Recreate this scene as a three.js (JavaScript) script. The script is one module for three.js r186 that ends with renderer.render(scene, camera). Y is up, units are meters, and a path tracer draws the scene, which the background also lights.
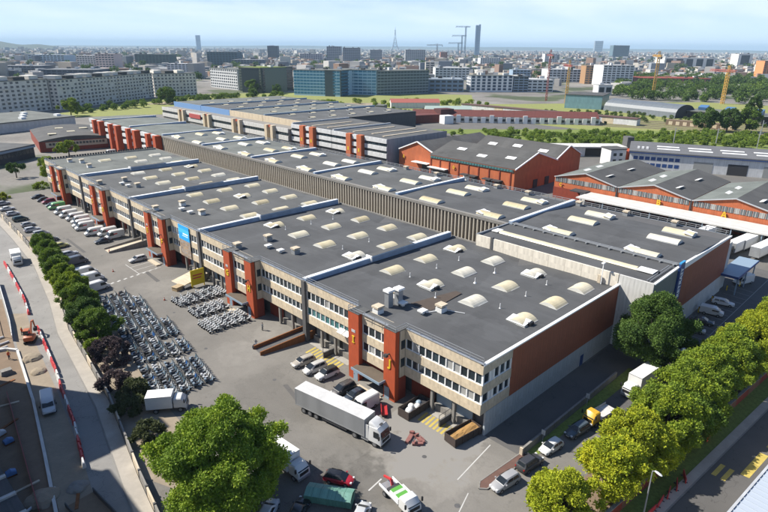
import * as THREE from 'three';
import { mergeGeometries, mergeVertices, toCreasedNormals } from 'three/addons/utils/BufferGeometryUtils.js';
import { MarchingCubes } from 'three/addons/objects/MarchingCubes.js';
import { TextGeometry } from 'three/addons/geometries/TextGeometry.js';
import { FontLoader } from 'three/addons/loaders/FontLoader.js';

// ------------------------------------------------------------------ camera, sky, sun, exposure
// Ground plan in metres: u runs along the end wall of the big hall, v along its long facade; x = u, y = height, z = -v.
const scene = new THREE.Scene();
const camera = new THREE.PerspectiveCamera(48.3666, 1.5, 0.5, 90000);
{
  const rad = Math.PI / 180, p = 20.1348 * rad, r = 0.4968 * rad, w = 44.3271 * rad;
  const right = new THREE.Vector3(Math.cos(w), 0, Math.sin(w));
  const fwd = new THREE.Vector3(Math.cos(p) * Math.sin(w), -Math.sin(p), -Math.cos(p) * Math.cos(w));
  const up = new THREE.Vector3().crossVectors(right, fwd);
  const r2 = right.clone().multiplyScalar(Math.cos(r)).addScaledVector(up, Math.sin(r));
  const u2 = up.clone().multiplyScalar(Math.cos(r)).addScaledVector(right, -Math.sin(r));
  camera.position.set(-58.414, 54, 39.74);
  camera.quaternion.setFromRotationMatrix(new THREE.Matrix4().makeBasis(r2, u2, fwd.clone().negate()));
}
const renderer = new THREE.WebGLRenderer({ antialias: true });
renderer.toneMapping = THREE.LinearToneMapping;
renderer.toneMappingExposure = 1.86;
renderer.shadowMap.enabled = true;
const SUN = new THREE.Vector3(-0.56, 0.98, -0.83).normalize();
const sun = new THREE.DirectionalLight(new THREE.Color(1.0, 0.945, 0.85), 5.0);
sun.name = 'sun';
sun.position.copy(SUN).multiplyScalar(400).add(new THREE.Vector3(0, 0, -60));
sun.target.position.set(0, 0, -60);
sun.castShadow = true;
Object.assign(sun.shadow.camera, { left: -250, right: 250, top: 250, bottom: -250, near: 1, far: 1200 });
sun.shadow.mapSize.set(4096, 4096);
scene.add(sun, sun.target);
scene.fog = new THREE.FogExp2(new THREE.Color(0.58, 0.80, 1.0), 0.00006);

function rng(seed) { let s = seed | 0; return () => { s = (s + 0x6d2b79f5) | 0; let t = Math.imul(s ^ (s >>> 15), 1 | s); t = (t + Math.imul(t ^ (t >>> 7), 61 | t)) ^ t; return ((t ^ (t >>> 14)) >>> 0) / 4294967296; }; }
const R = rng(11);
const lerp = (a, b, t) => a + (b - a) * t, clamp01 = (x) => Math.min(1, Math.max(0, x)), sstep = (a, b, x) => { const t = clamp01((x - a) / (b - a)); return t * t * (3 - 2 * t); };
function noiseField(seed, period) {          // smooth lattice noise that repeats every `period` cells, 0..1
  const r = rng(seed), g = new Float32Array(period * period); for (let i = 0; i < g.length; i++) g[i] = r();
  return (x, y) => {
    const xi = Math.floor(x), yi = Math.floor(y), fx = x - xi, fy = y - yi, sx = fx * fx * (3 - 2 * fx), sy = fy * fy * (3 - 2 * fy), w = (a) => ((a % period) + period) % period;
    const x0 = w(xi), x1 = w(xi + 1), y0 = w(yi) * period, y1 = w(yi + 1) * period;
    return lerp(lerp(g[y0 + x0], g[y0 + x1], sx), lerp(g[y1 + x0], g[y1 + x1], sx), sy);
  };
}
function fbmField(seed, base, oct) {         // tileable fractal noise on the unit square, about 0..1
  const f = []; for (let i = 0; i < oct; i++) f.push(noiseField(seed + i * 17, base << i));
  return (x, y) => { let s = 0, a = 0.5, t = 0; for (let i = 0; i < oct; i++) { s += a * f[i](x * (base << i), y * (base << i)); t += a; a *= 0.55; } return s / t; };
}
// ------------------------------------------------------------------ the sky: clear air, pale towards the horizon, thin high cloud
{
  const W = 2048, H = 1024, d = new Float32Array(W * H * 4), wisp = fbmField(5, 8, 6), big = fbmField(91, 4, 4);
  for (let j = 0; j < H; j++) for (let i = 0; i < W; i++) {
    const el = ((j + 0.5) / H - 0.5) * Math.PI, az = ((i + 0.5) / W - 0.5) * 2 * Math.PI, y = Math.sin(el), x = Math.cos(az) * Math.cos(el), z = Math.sin(az) * Math.cos(el);
    const e = Math.max(0, y), k = Math.exp(-e / 0.075), m = Math.exp(-e / 0.17);
    let c = [lerp(lerp(0.055, 0.25, m), 0.72, k), lerp(lerp(0.125, 0.45, m), 0.85, k), lerp(lerp(0.30, 0.74, m), 0.95, k)];
    const cosS = x * SUN.x + y * SUN.y + z * SUN.z, glow = 0.10 * Math.pow(clamp01(0.5 + 0.5 * cosS), 6);
    c = c.map((q, n) => q + glow * [1, 0.95, 0.85][n]);
    if (y > 0.004) {
      const s = 0.011 / (y + 0.09), px = x * s * 6 + 0.31, pz = z * s * 6 + 0.77;
      const cl = sstep(0.46, 0.86, wisp(px * 1.1, pz * 2.2) * 0.72 + big(px * 0.7, pz * 0.7) * 0.42) * sstep(0.004, 0.05, y) * 0.55;
      c = c.map((q, n) => lerp(q, [0.80, 0.86, 0.93][n], cl));
    }
    const o = (j * W + i) * 4; d[o] = c[0] * 0.8; d[o + 1] = c[1] * 0.8; d[o + 2] = c[2] * 0.8; d[o + 3] = 1;
  }
  const t = new THREE.DataTexture(d, W, H, THREE.RGBAFormat, THREE.FloatType);
  t.mapping = THREE.EquirectangularReflectionMapping; t.magFilter = t.minFilter = THREE.LinearFilter; t.wrapS = THREE.RepeatWrapping; t.needsUpdate = true;
  scene.background = t; scene.environment = t;
}
// ------------------------------------------------------------------ textures: colour grain, wear and stains only
function tex(N, M, f) {
  const d = new Uint8Array(N * M * 4);
  for (let j = 0; j < M; j++) for (let i = 0; i < N; i++) { const c = f((i + 0.5) / N, (j + 0.5) / M, i, j), o = (j * N + i) * 4; for (let k = 0; k < 3; k++) d[o + k] = Math.max(0, Math.min(255, 255 * (c.length ? c[k] : c))); d[o + 3] = 255; }
  const t = new THREE.DataTexture(d, N, M); t.magFilter = THREE.LinearFilter; t.minFilter = THREE.LinearMipmapLinearFilter; t.generateMipmaps = true; t.wrapS = t.wrapT = THREE.RepeatWrapping; t.needsUpdate = true; return t;
}
const fA = fbmField(3, 4, 6), fB = fbmField(29, 8, 5), fC = fbmField(57, 16, 4), wn = rng(77);
const TX = {
  grain: tex(512, 512, (x, y) => 0.62 + 0.26 * fA(x, y) + 0.14 * fC(x, y) + 0.08 * (wn() - 0.5)),
  streak: tex(512, 512, (x, y) => { const s = fB(x * 3, y * 0.25 + 0.1), b = fA(x, y); return 0.53 + 0.32 * s + 0.20 * b + 0.06 * (wn() - 0.5) - 0.26 * sstep(0.62, 0.78, fC(x * 2, y * 0.12)) * b; }),
  asphalt: tex(1024, 1024, (x, y) => { const p = fA(x, y), q = fB(x, y), c = Math.abs(fbmField0(x, y) - 0.5); return 0.55 + 0.28 * p + 0.16 * q + 0.13 * (wn() - 0.5) - 0.22 * (c < 0.006 ? 1 : 0); }),
  felt: tex(1024, 1024, (x, y) => { const s = Math.floor(x * 24), f = (x * 24) % 1, h = Math.abs(Math.sin(s * 91.7 + Math.floor(y * 3 + (s % 3) * 0.33) * 37.3) * 4375.5) % 1, a = fA(x, y), b = fB(x, y), st = sstep(0.55, 0.66, fA(x + 0.37, y + 0.11)); const dust = sstep(0.56, 0.60, fA(x * 1.0 + 0.61, y + 0.43)) * 0.10, pat = h > 0.93 ? -0.10 : 0; return 0.48 + 0.11 * h + 0.30 * a + 0.10 * b + 0.07 * (wn() - 0.5) - (f < 0.06 ? 0.08 : 0) - 0.2 * st * b + dust + pat; }),
  leafy: tex(256, 256, (x, y) => 0.45 + 0.5 * fC(x, y) + 0.3 * (wn() - 0.5)),
  rib: tex(256, 64, (x, y) => { const s = (x * 16) % 1; return (s < 0.5 ? 0.9 : 0.82) + 0.06 * (wn() - 0.5); }),
  ribH: tex(256, 8, (x) => { const s = (x * 16) % 1; return s < 0.42 ? 0.85 : s < 0.5 ? 0.5 : s < 0.92 ? 0.15 : 0.5; }),
};
function fbmField0(x, y) { return fB(y, x); }
const ALBEDO = 0.67;                         // one factor for all base colours, fitted together with the exposure
function std(rgb, rough = 0.85, o = {}) {
  const { map, size = 10, bump, bumpSize, bumpScale, phys, metal = 0, vc, ...rest } = o;
  const m = phys ? new THREE.MeshPhysicalMaterial(rest) : new THREE.MeshStandardMaterial(rest);
  m.color.setRGB(...rgb.map((x) => x * ALBEDO)); m.roughness = rough; m.metalness = metal; if (vc) m.vertexColors = true;
  if (map) { const t = map.clone(); t.needsUpdate = true; const s = [].concat(size); t.repeat.set(1 / s[0], 1 / (s[1] ?? s[0])); m.map = t; }
  if (bump) { const t = bump.clone(); t.needsUpdate = true; const s = [].concat(bumpSize); t.repeat.set(1 / s[0], 1 / (s[1] ?? s[0])); m.bumpMap = t; m.bumpScale = bumpScale; }
  return m;
}
const G = TX.grain, S = TX.streak;
const M = {
  asphalt: std([0.215, 0.205, 0.19], 0.95, { map: TX.asphalt, size: 34 }),
  asphaltDark: std([0.165, 0.158, 0.152], 0.95, { map: TX.asphalt, size: 27 }),
  roadGrey: std([0.40, 0.385, 0.36], 0.95, { map: TX.asphalt, size: 22 }),
  pavement: std([0.56, 0.51, 0.44], 0.95, { map: G, size: 9 }),
  concrete: std([0.36, 0.34, 0.31], 0.9, { map: S, size: 7 }),
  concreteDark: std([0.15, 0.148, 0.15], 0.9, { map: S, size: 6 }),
  concreteWhite: std([0.90, 0.885, 0.845], 0.85, { map: S, size: 8 }),
  beige: std([0.95, 0.79, 0.565], 0.9, { map: S, size: 11 }),
  beige2: std([0.87, 0.735, 0.55], 0.9, { map: S, size: 9 }),
  fin: std([0.70, 0.63, 0.52], 0.9, { map: S, size: 6 }),
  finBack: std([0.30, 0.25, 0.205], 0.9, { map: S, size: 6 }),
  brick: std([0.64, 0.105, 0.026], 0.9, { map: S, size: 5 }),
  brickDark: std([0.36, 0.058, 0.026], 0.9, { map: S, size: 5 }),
  orange: std([0.74, 0.20, 0.075], 0.9, { map: S, size: 9 }),
  maroonClad: std([0.46, 0.135, 0.065], 0.7, { map: S, size: [9, 6], bump: TX.ribH, bumpSize: [4, 4], bumpScale: 0.03 }),
  greyClad: std([0.66, 0.72, 0.76], 0.55, { map: S, size: [9, 6], bump: TX.ribH, bumpSize: [6, 6], bumpScale: 0.05 }),
  greenGrey: std([0.23, 0.27, 0.27], 0.6, { map: S, size: 8 }),
  whiteClad: std([1.0, 1.01, 1.01], 0.6, { map: S, size: 9 }),
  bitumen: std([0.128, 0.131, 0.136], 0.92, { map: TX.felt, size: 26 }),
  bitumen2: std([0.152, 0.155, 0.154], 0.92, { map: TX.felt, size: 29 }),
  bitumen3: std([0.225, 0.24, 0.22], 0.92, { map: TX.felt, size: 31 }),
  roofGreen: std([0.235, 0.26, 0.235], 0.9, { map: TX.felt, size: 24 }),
  slate: std([0.13, 0.128, 0.124], 0.9, { map: TX.felt, size: 24 }),
  steelWhite: std([0.70, 0.72, 0.74], 0.45, { map: G, size: 6 }),
  galv: std([0.52, 0.54, 0.56], 0.4, { map: G, size: 4, metal: 0.35 }),
  white: std([1.08, 1.08, 1.06], 0.55),
  whiteRough: std([1.1, 1.1, 1.07], 0.7, { map: G, size: 6 }),
  cream: std([0.98, 0.86, 0.58], 0.38, { map: G, size: 5 }),
  lunette: std([0.86, 0.84, 0.76], 0.4),
  black: std([0.018, 0.018, 0.02], 0.6),
  dark: std([0.05, 0.05, 0.055], 0.8),
  glass: std([0.035, 0.05, 0.06], 0.12),
  glassTeal: std([0.09, 0.24, 0.25], 0.15),
  blind: std([0.42, 0.42, 0.40], 0.5),
  yellow: std([0.85, 0.56, 0.02], 0.6),
  yellowPaint: std([0.72, 0.56, 0.13], 0.9, { map: G, size: 3 }),
  whitePaint: std([0.74, 0.73, 0.70], 0.9, { map: G, size: 3 }),
  blueGrey: std([0.30, 0.40, 0.50], 0.5),
  blue: std([0.025, 0.075, 0.26], 0.5),
  skyBlue: std([0.05, 0.36, 0.72], 0.5),
  rust: std([0.34, 0.125, 0.035], 0.9, { map: S, size: 4 }),
  red: std([0.55, 0.035, 0.04], 0.5),
  redPlastic: std([0.62, 0.04, 0.045], 0.5),
  whitePlastic: std([0.75, 0.74, 0.72], 0.5),
  tyre: std([0.022, 0.022, 0.024], 0.9),
  rim: std([0.40, 0.41, 0.43], 0.35, { metal: 0.6 }),
  lamp: std([0.75, 0.76, 0.76], 0.15),
  tail: std([0.40, 0.02, 0.015], 0.25),
  soil: std([0.30, 0.215, 0.145], 1, { map: G, size: 6 }),
  sand: std([0.44, 0.36, 0.26], 1, { map: G, size: 7 }),
  dirt: std([0.42, 0.345, 0.255], 1, { map: G, size: 6 }),
  grass: std([0.26, 0.34, 0.06], 1, { map: TX.leafy, size: 5 }),
  dryGrass: std([0.40, 0.43, 0.115], 1, { map: TX.leafy, size: 13 }),
  bark: std([0.10, 0.075, 0.055], 1, { map: G, size: 2 }),
};
// ------------------------------------------------------------------ helpers
class GB {                                   // collects faces; coordinates are (u, height, v)
  constructor() { this.p = []; this.n = []; this.t = []; this.c = null; this.col = null; }
  tri(a, b, c) {
    const A = [a[0], a[1], -a[2]], B = [b[0], b[1], -b[2]], C = [c[0], c[1], -c[2]];
    const e = [B[0] - A[0], B[1] - A[1], B[2] - A[2]], f = [C[0] - A[0], C[1] - A[1], C[2] - A[2]];
    let n = [e[1] * f[2] - e[2] * f[1], e[2] * f[0] - e[0] * f[2], e[0] * f[1] - e[1] * f[0]]; const l = Math.hypot(...n) || 1; n = n.map((x) => x / l);
    for (const q of [A, B, C]) {
      this.p.push(...q); this.n.push(...n);
      this.t.push(...(Math.abs(n[1]) > 0.6 ? [q[0], q[2]] : Math.abs(n[0]) > Math.abs(n[2]) ? [q[2], q[1]] : [q[0], q[1]]));
      if (this.col) (this.c ??= []).push(...this.col);
    }
    return this;
  }
  quad(a, b, c, d) { return this.tri(a, b, c).tri(a, c, d); }
  box(u0, u1, h0, h1, v0, v1) {
    const P = (i, j, k) => [i ? u1 : u0, j ? h1 : h0, k ? v1 : v0];
    this.quad(P(0, 1, 0), P(1, 1, 0), P(1, 1, 1), P(0, 1, 1)); this.quad(P(0, 0, 1), P(1, 0, 1), P(1, 0, 0), P(0, 0, 0));
    this.quad(P(0, 0, 0), P(1, 0, 0), P(1, 1, 0), P(0, 1, 0)); this.quad(P(1, 0, 1), P(0, 0, 1), P(0, 1, 1), P(1, 1, 1));
    this.quad(P(0, 0, 1), P(0, 0, 0), P(0, 1, 0), P(0, 1, 1)); return this.quad(P(1, 0, 0), P(1, 0, 1), P(1, 1, 1), P(1, 1, 0));
  }
  bar(a, b, r, r2 = r) {                      // a square bar between two points
    const A = new THREE.Vector3(a[0], a[1], a[2]), B = new THREE.Vector3(b[0], b[1], b[2]), d = B.clone().sub(A).normalize();
    const s = new THREE.Vector3().crossVectors(d, Math.abs(d.y) > 0.9 ? new THREE.Vector3(1, 0, 0) : new THREE.Vector3(0, 1, 0)).normalize(), t = new THREE.Vector3().crossVectors(s, d);
    const q = (o, k, rr) => { const x = o.clone().addScaledVector(s, rr * [1, 1, -1, -1][k]).addScaledVector(t, rr * [1, -1, -1, 1][k]); return [x.x, x.y, x.z]; };
    for (let k = 0; k < 4; k++) this.quad(q(A, (k + 1) % 4, r), q(A, k, r), q(B, k, r2), q(B, (k + 1) % 4, r2));
    this.quad(q(B, 0, r2), q(B, 3, r2), q(B, 2, r2), q(B, 1, r2)); return this.quad(q(A, 0, r), q(A, 1, r), q(A, 2, r), q(A, 3, r));
  }
  rod(a, b, r, r2 = r, k = 7) {
    const A = new THREE.Vector3(...a), B = new THREE.Vector3(...b), d = B.clone().sub(A).normalize();
    const s = new THREE.Vector3().crossVectors(d, Math.abs(d.y) > 0.9 ? new THREE.Vector3(1, 0, 0) : new THREE.Vector3(0, 1, 0)).normalize(), t = new THREE.Vector3().crossVectors(s, d);
    const q = (o, i, rr) => { const an = i / k * Math.PI * 2, x = o.clone().addScaledVector(s, rr * Math.cos(an)).addScaledVector(t, rr * Math.sin(an)); return [x.x, x.y, x.z]; };
    for (let i = 0; i < k; i++) { this.quad(q(A, i, r), q(A, i + 1, r), q(B, i + 1, r2), q(B, i, r2)); this.tri([B.x, B.y, B.z], q(B, i, r2), q(B, i + 1, r2)); this.tri([A.x, A.y, A.z], q(A, i + 1, r), q(A, i, r)); }
    return this;
  }
  prism(poly, h0, h1) {                       // poly: [u, v] anticlockwise from above
    const n = poly.length, f = THREE.ShapeUtils.triangulateShape(poly.map(([a, b]) => new THREE.Vector2(a, b)), []);
    for (const [a, b, c] of f) this.tri([poly[a][0], h1, poly[a][1]], [poly[b][0], h1, poly[b][1]], [poly[c][0], h1, poly[c][1]]);
    if (h0 !== h1) for (let i = 0; i < n; i++) { const a = poly[i], b = poly[(i + 1) % n]; this.quad([a[0], h0, a[1]], [b[0], h0, b[1]], [b[0], h1, b[1]], [a[0], h1, a[1]]); }
    return this;
  }
  geo() {
    const g = new THREE.BufferGeometry(); g.setAttribute('position', new THREE.Float32BufferAttribute(this.p, 3)); g.setAttribute('normal', new THREE.Float32BufferAttribute(this.n, 3)); g.setAttribute('uv', new THREE.Float32BufferAttribute(this.t, 2));
    if (this.c) g.setAttribute('color', new THREE.Float32BufferAttribute(this.c, 3)); return g;
  }
  add(name, mat, parent = scene) { return put(name, this.geo(), mat, parent); }
}
const taken = new Map();
function numbered(name) { const n = taken.get(name) ?? 0; taken.set(name, n + 1); return n ? name + '_' + String(n).padStart(3, '0') : name; }
function put(name, geo, mat, parent = scene) {
  const m = new THREE.Mesh(geo, mat); m.name = parent === scene ? numbered(name) : name; m.castShadow = m.receiveShadow = true; parent.add(m); return m;
}
function tag(o, label, category, group) { o.userData.label = label; o.userData.category = category; if (group) o.userData.group = group; return o; }
function thing(name, label, category, u = 0, v = 0, turn = 0, group, h = 0) {
  const o = new THREE.Group(); o.name = numbered(name); o.position.set(u, h, -v); o.rotation.y = turn; scene.add(o); return tag(o, label, category, group);
}
const structure = (o) => { o.userData.kind = 'structure'; return o; };
const stuff = (o) => { o.userData.kind = 'stuff'; return o; };
const boxes = new Map();
function piece(name, mat, parent, u0, u1, h0, h1, v0, v1) {    // a box piece; alike sizes share one geometry
  const s = [u1 - u0, h1 - h0, v1 - v0].map((x) => Math.round(x * 1000) / 1000), k = s.join();
  if (!boxes.has(k)) boxes.set(k, new GB().box(-s[0] / 2, s[0] / 2, -s[1] / 2, s[1] / 2, -s[2] / 2, s[2] / 2).geo());
  const m = put(name, boxes.get(k), mat, parent); m.position.set((u0 + u1) / 2, (h0 + h1) / 2, -(v0 + v1) / 2); return m;
}
const font = await new FontLoader().loadAsync('fonts/droid/droid_sans_bold.typeface.json');
function lettering(text, size, depth) { const g = new TextGeometry(text, { font, size, depth, curveSegments: 4 }); g.computeBoundingBox(); const b = g.boundingBox; g.translate(-(b.min.x + b.max.x) / 2, -(b.min.y + b.max.y) / 2, 0); return g; }
// ------------------------------------------------------------------ the ground
{
  const W = 1024, H = 2048, U0 = -46, U1 = 14, V0 = -62, V1 = 212;   // one map for the front yard, so that stains and patches stand where they are
  const stains = [[-3, 6, 7, 0.42, 1], [-6.5, 5, 6.5, 0.36, 1], [-10, -1, 6, 0.2, 1], [-6, -3, 5, 0.12, 1], [-11, 46, 5, 0.12, 1], [-4, 33, 6, 0.10, 1], [-9, 86, 6, 0.12, 1], [-16, 4, 5, -0.10, 1], [-12, 30, 9, -0.06, 1], [-25, 8, 7, -0.14, 1], [-3, 48, 6, 0.14, 1]];
  const tracks = [[-13.5, 1.1], [-11.4, 0.9], [-16.2, 1.0], [-9.2, 0.8]];
  const f = tex(W, H, (x, y) => {
    const u = lerp(U0, U1, x), v = lerp(V0, V1, y), a = fA(u / 60, v / 60), b = fA(u / 23 + 0.3, v / 23), c = fC(u / 19, v / 19), d = fB(u / 41 + 0.5, v / 47);
    let k = 0.47 + 0.20 * a + 0.20 * b + 0.10 * c + 0.09 * (wn() - 0.5);
    const wob = (fA(u / 50 + 0.7, v / 160) - 0.5) * 5;
    for (const [t, w] of tracks) k += 0.022 * Math.exp(-(((u - wob - t) / w) ** 2)) * (0.4 + b);
    for (const [su, sv, r, g] of stains) { const q = Math.hypot(u - su, v - sv) / r + (b - 0.5) * 1.5 + (c - 0.5) * 0.8; k += g * (1 - sstep(0.75, 1.05, q)) * (0.5 + c); }
    const cr = Math.abs(d - 0.5), cr2 = Math.abs(fB(v / 33, u / 37 + 0.2) - 0.52); if (cr < 0.0035 || cr2 < 0.003) k -= 0.12;
    const pu = Math.floor((u + 100) / 9.3), pv = Math.floor((v + 100) / 17.1), hsh = Math.abs(Math.sin(pu * 12.9 + pv * 78.2) * 43758.5) % 1;   // reinstated strips of newer tarmac
    if (hsh > 0.80) { const lu = ((u + 100) / 9.3) % 1, lv = ((v + 100) / 17.1) % 1; if (lu > 0.2 && lu < 0.2 + hsh * 0.35 && lv > 0.1 && lv < 0.75) k -= 0.055; }
    if (Math.abs(((v + 200) % 38) - 19) < 0.12 || Math.abs(u + 8.2) < 0.05) k -= 0.05;
    return [k * 1.02, k, k * 0.965];
  });
  f.wrapS = f.wrapT = THREE.ClampToEdgeWrapping;
  M.yard = std([0.295, 0.281, 0.26], 0.95); f.matrixAutoUpdate = true; f.repeat.set(1 / (U1 - U0), -1 / (V1 - V0)); f.offset.set(-U0 / (U1 - U0), -V0 / (V1 - V0)); M.yard.map = f;
}
const flat = (name, mat, poly, h) => structure(new GB().prism(poly, h, h).add(name, mat));
{
  const N = 48, g = new GB(), rr = [0, 700, 2500, 9000, 60000];
  for (let k = 0; k < 4; k++) for (let i = 0; i < N; i++) {
    const q = (r, j) => [r * Math.cos(j / N * 2 * Math.PI), -0.06, r * Math.sin(j / N * 2 * Math.PI)];
    if (!k) g.tri(q(0, 0), q(rr[1], i), q(rr[1], i + 1)); else g.quad(q(rr[k], i), q(rr[k + 1], i), q(rr[k + 1], i + 1), q(rr[k], i + 1));
  }
  const cityTex = tex(512, 512, (x, y) => { const a = fA(x, y), b = fC(x, y), gr = sstep(0.5, 0.62, fB(x, y)); const k = 0.35 + 0.5 * b + 0.15 * (wn() - 0.5); return [lerp(k * 0.95, k * 0.36, gr), lerp(k * 0.93, k * 0.48, gr), lerp(k * 0.9, k * 0.22, gr)].map((q) => q * (0.7 + 0.6 * a)); });
  structure(g.add('ground', std([0.42, 0.40, 0.37], 1, { map: cityTex, size: 420 })));
}
const WALL = [[-41.5, 8], [-38.9, 26], [-35.2, 47], [-32.0, 77.5], [-28.8, 94.5], [-24.9, 122], [-23.4, 150], [-22.2, 185], [-21.5, 212]];   // the boundary wall beside the road
flat('yard', M.yard, [[-46, -62], [14, -62], [14, 212], [-21.5, 212], [-22.2, 185], [-23.4, 150], [-24.9, 122], [-28.8, 94.5], [-32.0, 77.5], [-35.2, 47], [-38.9, 26], [-46, -22]], 0);
flat('service_road', M.asphalt, [[-70, 212], [60, 212], [60, 255], [330, 255], [330, -90], [14, -90], [14, -62], [14, 212]].reverse().reverse(), -0.006);
flat('waste_ground', M.dryGrass, [[60, 470], [238, 402], [420, 322], [520, 402], [400, 560], [250, 620], [90, 500]], -0.02);
flat('parking_ground', M.asphaltDark, [[14, -16], [110, -18], [110, 6], [44, 6], [44, -0.3], [14, -0.3]], 0.004);
for (const [u, v, w] of [[-12.5, 34, 0.7], [-15.8, 52, 0.7], [-13.2, 71, 0.6], [-8.4, 3, 0.7], [-12.2, -6, 0.8], [-15.5, 92, 0.6], [-11.6, 118, 0.6], [-14.4, 141, 0.6], [-10.4, 58, 0.5]]) flat('manhole_cover', M.concreteDark, Array.from({ length: 14 }, (_, k) => [u + w / 2 * Math.cos(k / 14 * 6.2832), v + w / 2 * Math.sin(k / 14 * 6.2832)]), 0.006);
for (const [u, v, l, w, a] of [[-13, 27, 9, 0.9, 1.35], [-18, 62, 12, 0.8, 1.62], [-8, 94, 8, 1.0, 1.5], [-14, 132, 16, 0.9, 1.55]]) { const c = Math.cos(a), s = Math.sin(a), q = (x, y) => [u + x * c - y * s, v + x * s + y * c]; flat('tar_repair', M.asphaltDark, [q(-l / 2, -w / 2), q(l / 2, -w / 2 + 0.1), q(l / 2 + 0.2, w / 2), q(-l / 2 - 0.1, w / 2 - 0.05)], 0.004); }
// road works side
flat('road', M.roadGrey, [[-62, -30], [-45.5, -30], [-41.8, 8], [-39.2, 26], [-35.5, 47], [-32.3, 77.5], [-29.1, 94.5], [-25.2, 122], [-23.7, 150], [-22.5, 185], [-21, 230], [-45, 230], [-45, 120], [-62, 60]], 0.004);
{
  const g = new GB();
  for (let i = 0; i < WALL.length - 1; i++) { const [a, b] = [WALL[i], WALL[i + 1]]; g.quad([a[0] - 2.2, 0.14, a[1]], [a[0] - 0.2, 0.14, a[1]], [b[0] - 0.2, 0.14, b[1]], [b[0] - 2.2, 0.14, b[1]]); g.quad([a[0] - 2.2, 0, a[1]], [a[0] - 2.2, 0.14, a[1]], [b[0] - 2.2, 0.14, b[1]], [b[0] - 2.2, 0, b[1]]); }
  structure(g.add('pavement', M.pavement));
  const c = new GB();
  for (let i = 0; i < WALL.length - 1; i++) { const [a, b] = [WALL[i], WALL[i + 1]]; c.quad([a[0] - 2.36, 0.145, a[1]], [a[0] - 2.2, 0.145, a[1]], [b[0] - 2.2, 0.145, b[1]], [b[0] - 2.36, 0.145, b[1]]); c.quad([a[0] - 2.36, 0, a[1]], [a[0] - 2.36, 0.145, a[1]], [b[0] - 2.36, 0.145, b[1]], [b[0] - 2.36, 0, b[1]]); }
  structure(c.add('kerb', M.concrete));
}
flat('planted_strip', M.dirt, [[-38.6, 26], [-36, 20], [-29.5, 34], [-28.8, 48], [-24.5, 66], [-24.4, 92], [-20.8, 122], [-21.2, 150], [-23.2, 150], [-24.7, 122], [-28.6, 94.5], [-31.8, 77.5], [-35, 47]], 0.012);
// the boundary wall: one length between joints per panel
{
  const t = thing('boundary_wall', 'long beige concrete wall between the road works and the tree row', 'wall');
  for (let i = 0; i < WALL.length - 1; i++) {
    const [a, b] = [WALL[i], WALL[i + 1]], L = Math.hypot(b[0] - a[0], b[1] - a[1]), n = Math.round(L / 4), th = Math.atan2(b[0] - a[0], b[1] - a[1]);
    for (let k = 0; k < n; k++) { const s = (k + 0.5) / n, m = piece('wall_panel', k % 3 ? M.concrete : M.beige2, t, -0.12, 0.12, 0, 1.5 + 0.02 * (k % 2), -L / n / 2 + 0.02, L / n / 2 - 0.02); m.position.set(lerp(a[0], b[0], s), 0.75, -lerp(a[1], b[1], s)); m.rotation.y = -th; }
    for (let k = 0; k < n; k++) { const s = k / n, m = piece('post', M.concreteDark, t, -0.17, 0.17, 0, 1.62, -0.14, 0.14); m.position.set(lerp(a[0], b[0], s), 0.81, -lerp(a[1], b[1], s)); m.rotation.y = -th; }
  }
}
// ------------------------------------------------------------------ shared roof parts
const arch = (w, L, rise, n = 9) => {         // a barrel vault, chord w along v, length L along u
  const g = new GB(), r = (w * w / 4 + rise * rise) / (2 * rise), a0 = Math.asin(w / 2 / r), pt = (i) => { const a = lerp(-a0, a0, i / n); return [r * Math.sin(a), r * Math.cos(a) - r + rise]; };
  for (let i = 0; i < n; i++) { const [p, q] = [pt(i), pt(i + 1)]; g.quad([-L / 2, p[1], p[0]], [L / 2, p[1], p[0]], [L / 2, q[1], q[0]], [-L / 2, q[1], q[0]]); }
  const e = new GB();
  for (let i = 0; i < n; i++) { const [p, q] = [pt(i), pt(i + 1)]; e.tri([-L / 2, 0, 0], [-L / 2, p[1], p[0]], [-L / 2, q[1], q[0]]); }
  return [g.geo(), e.geo()];
};
const [vaultG, endG] = arch(3.5, 3.9, 0.72), kerbG = new GB().box(-2.02, 2.02, -0.3, 0.06, -1.82, 1.82).geo();
const [vaultL, endL] = arch(3.2, 6.6, 0.62), kerbL = new GB().box(-3.36, 3.36, -0.3, 0.05, -1.66, 1.66).geo();
const flapG = new GB().box(-1.05, 1.05, 0, 0.09, -1.75, 1.75).geo(), motorG = new GB().box(-0.35, 0.75, -0.15, 0.35, -0.3, 0.3).geo();
function skylight(parent, u, h, v, kind, turn = 0) {
  const s = put('skylight', kind === 'long' ? kerbL : kerbG, M.steelWhite, parent); s.position.set(u, h, -v); s.rotation.y = turn;
  const d = put('dome', kind === 'long' ? vaultL : vaultG, M.creams[Math.floor(R() * 5)], s); d.position.y = 0.05;
  for (const w of [0, Math.PI]) { const e = put('dome_end', kind === 'long' ? endL : endG, M.lunette, s); e.position.y = 0.05; e.rotation.y = w; }
  return s;
}
function ventFlap(s, off, turn) { const f = put('smoke_vent_flap', flapG, M.white, s); f.position.set(off, 0.42, 0); f.rotation.z = 0.16; put('actuator', motorG, M.black, s).position.set(off + 0.4, 0.2, 1.85); }
M.creams = [M.cream, std([0.95, 0.82, 0.53], 0.4, { map: G, size: 4 }), std([1, 0.9, 0.66], 0.38, { map: G, size: 7 }), std([0.80, 0.68, 0.42], 0.5, { map: S, size: 3 }), std([1.05, 0.98, 0.80], 0.4, { map: S, size: 4 })];
const fanBase = new GB().box(-0.75, 0.75, 0, 0.85, -0.7, 0.7).geo(), fanHat = new GB().box(-0.85, 0.85, 1.15, 1.5, -0.8, 0.8).box(-0.5, 0.5, 0.85, 1.15, -0.45, 0.45).geo();
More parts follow.
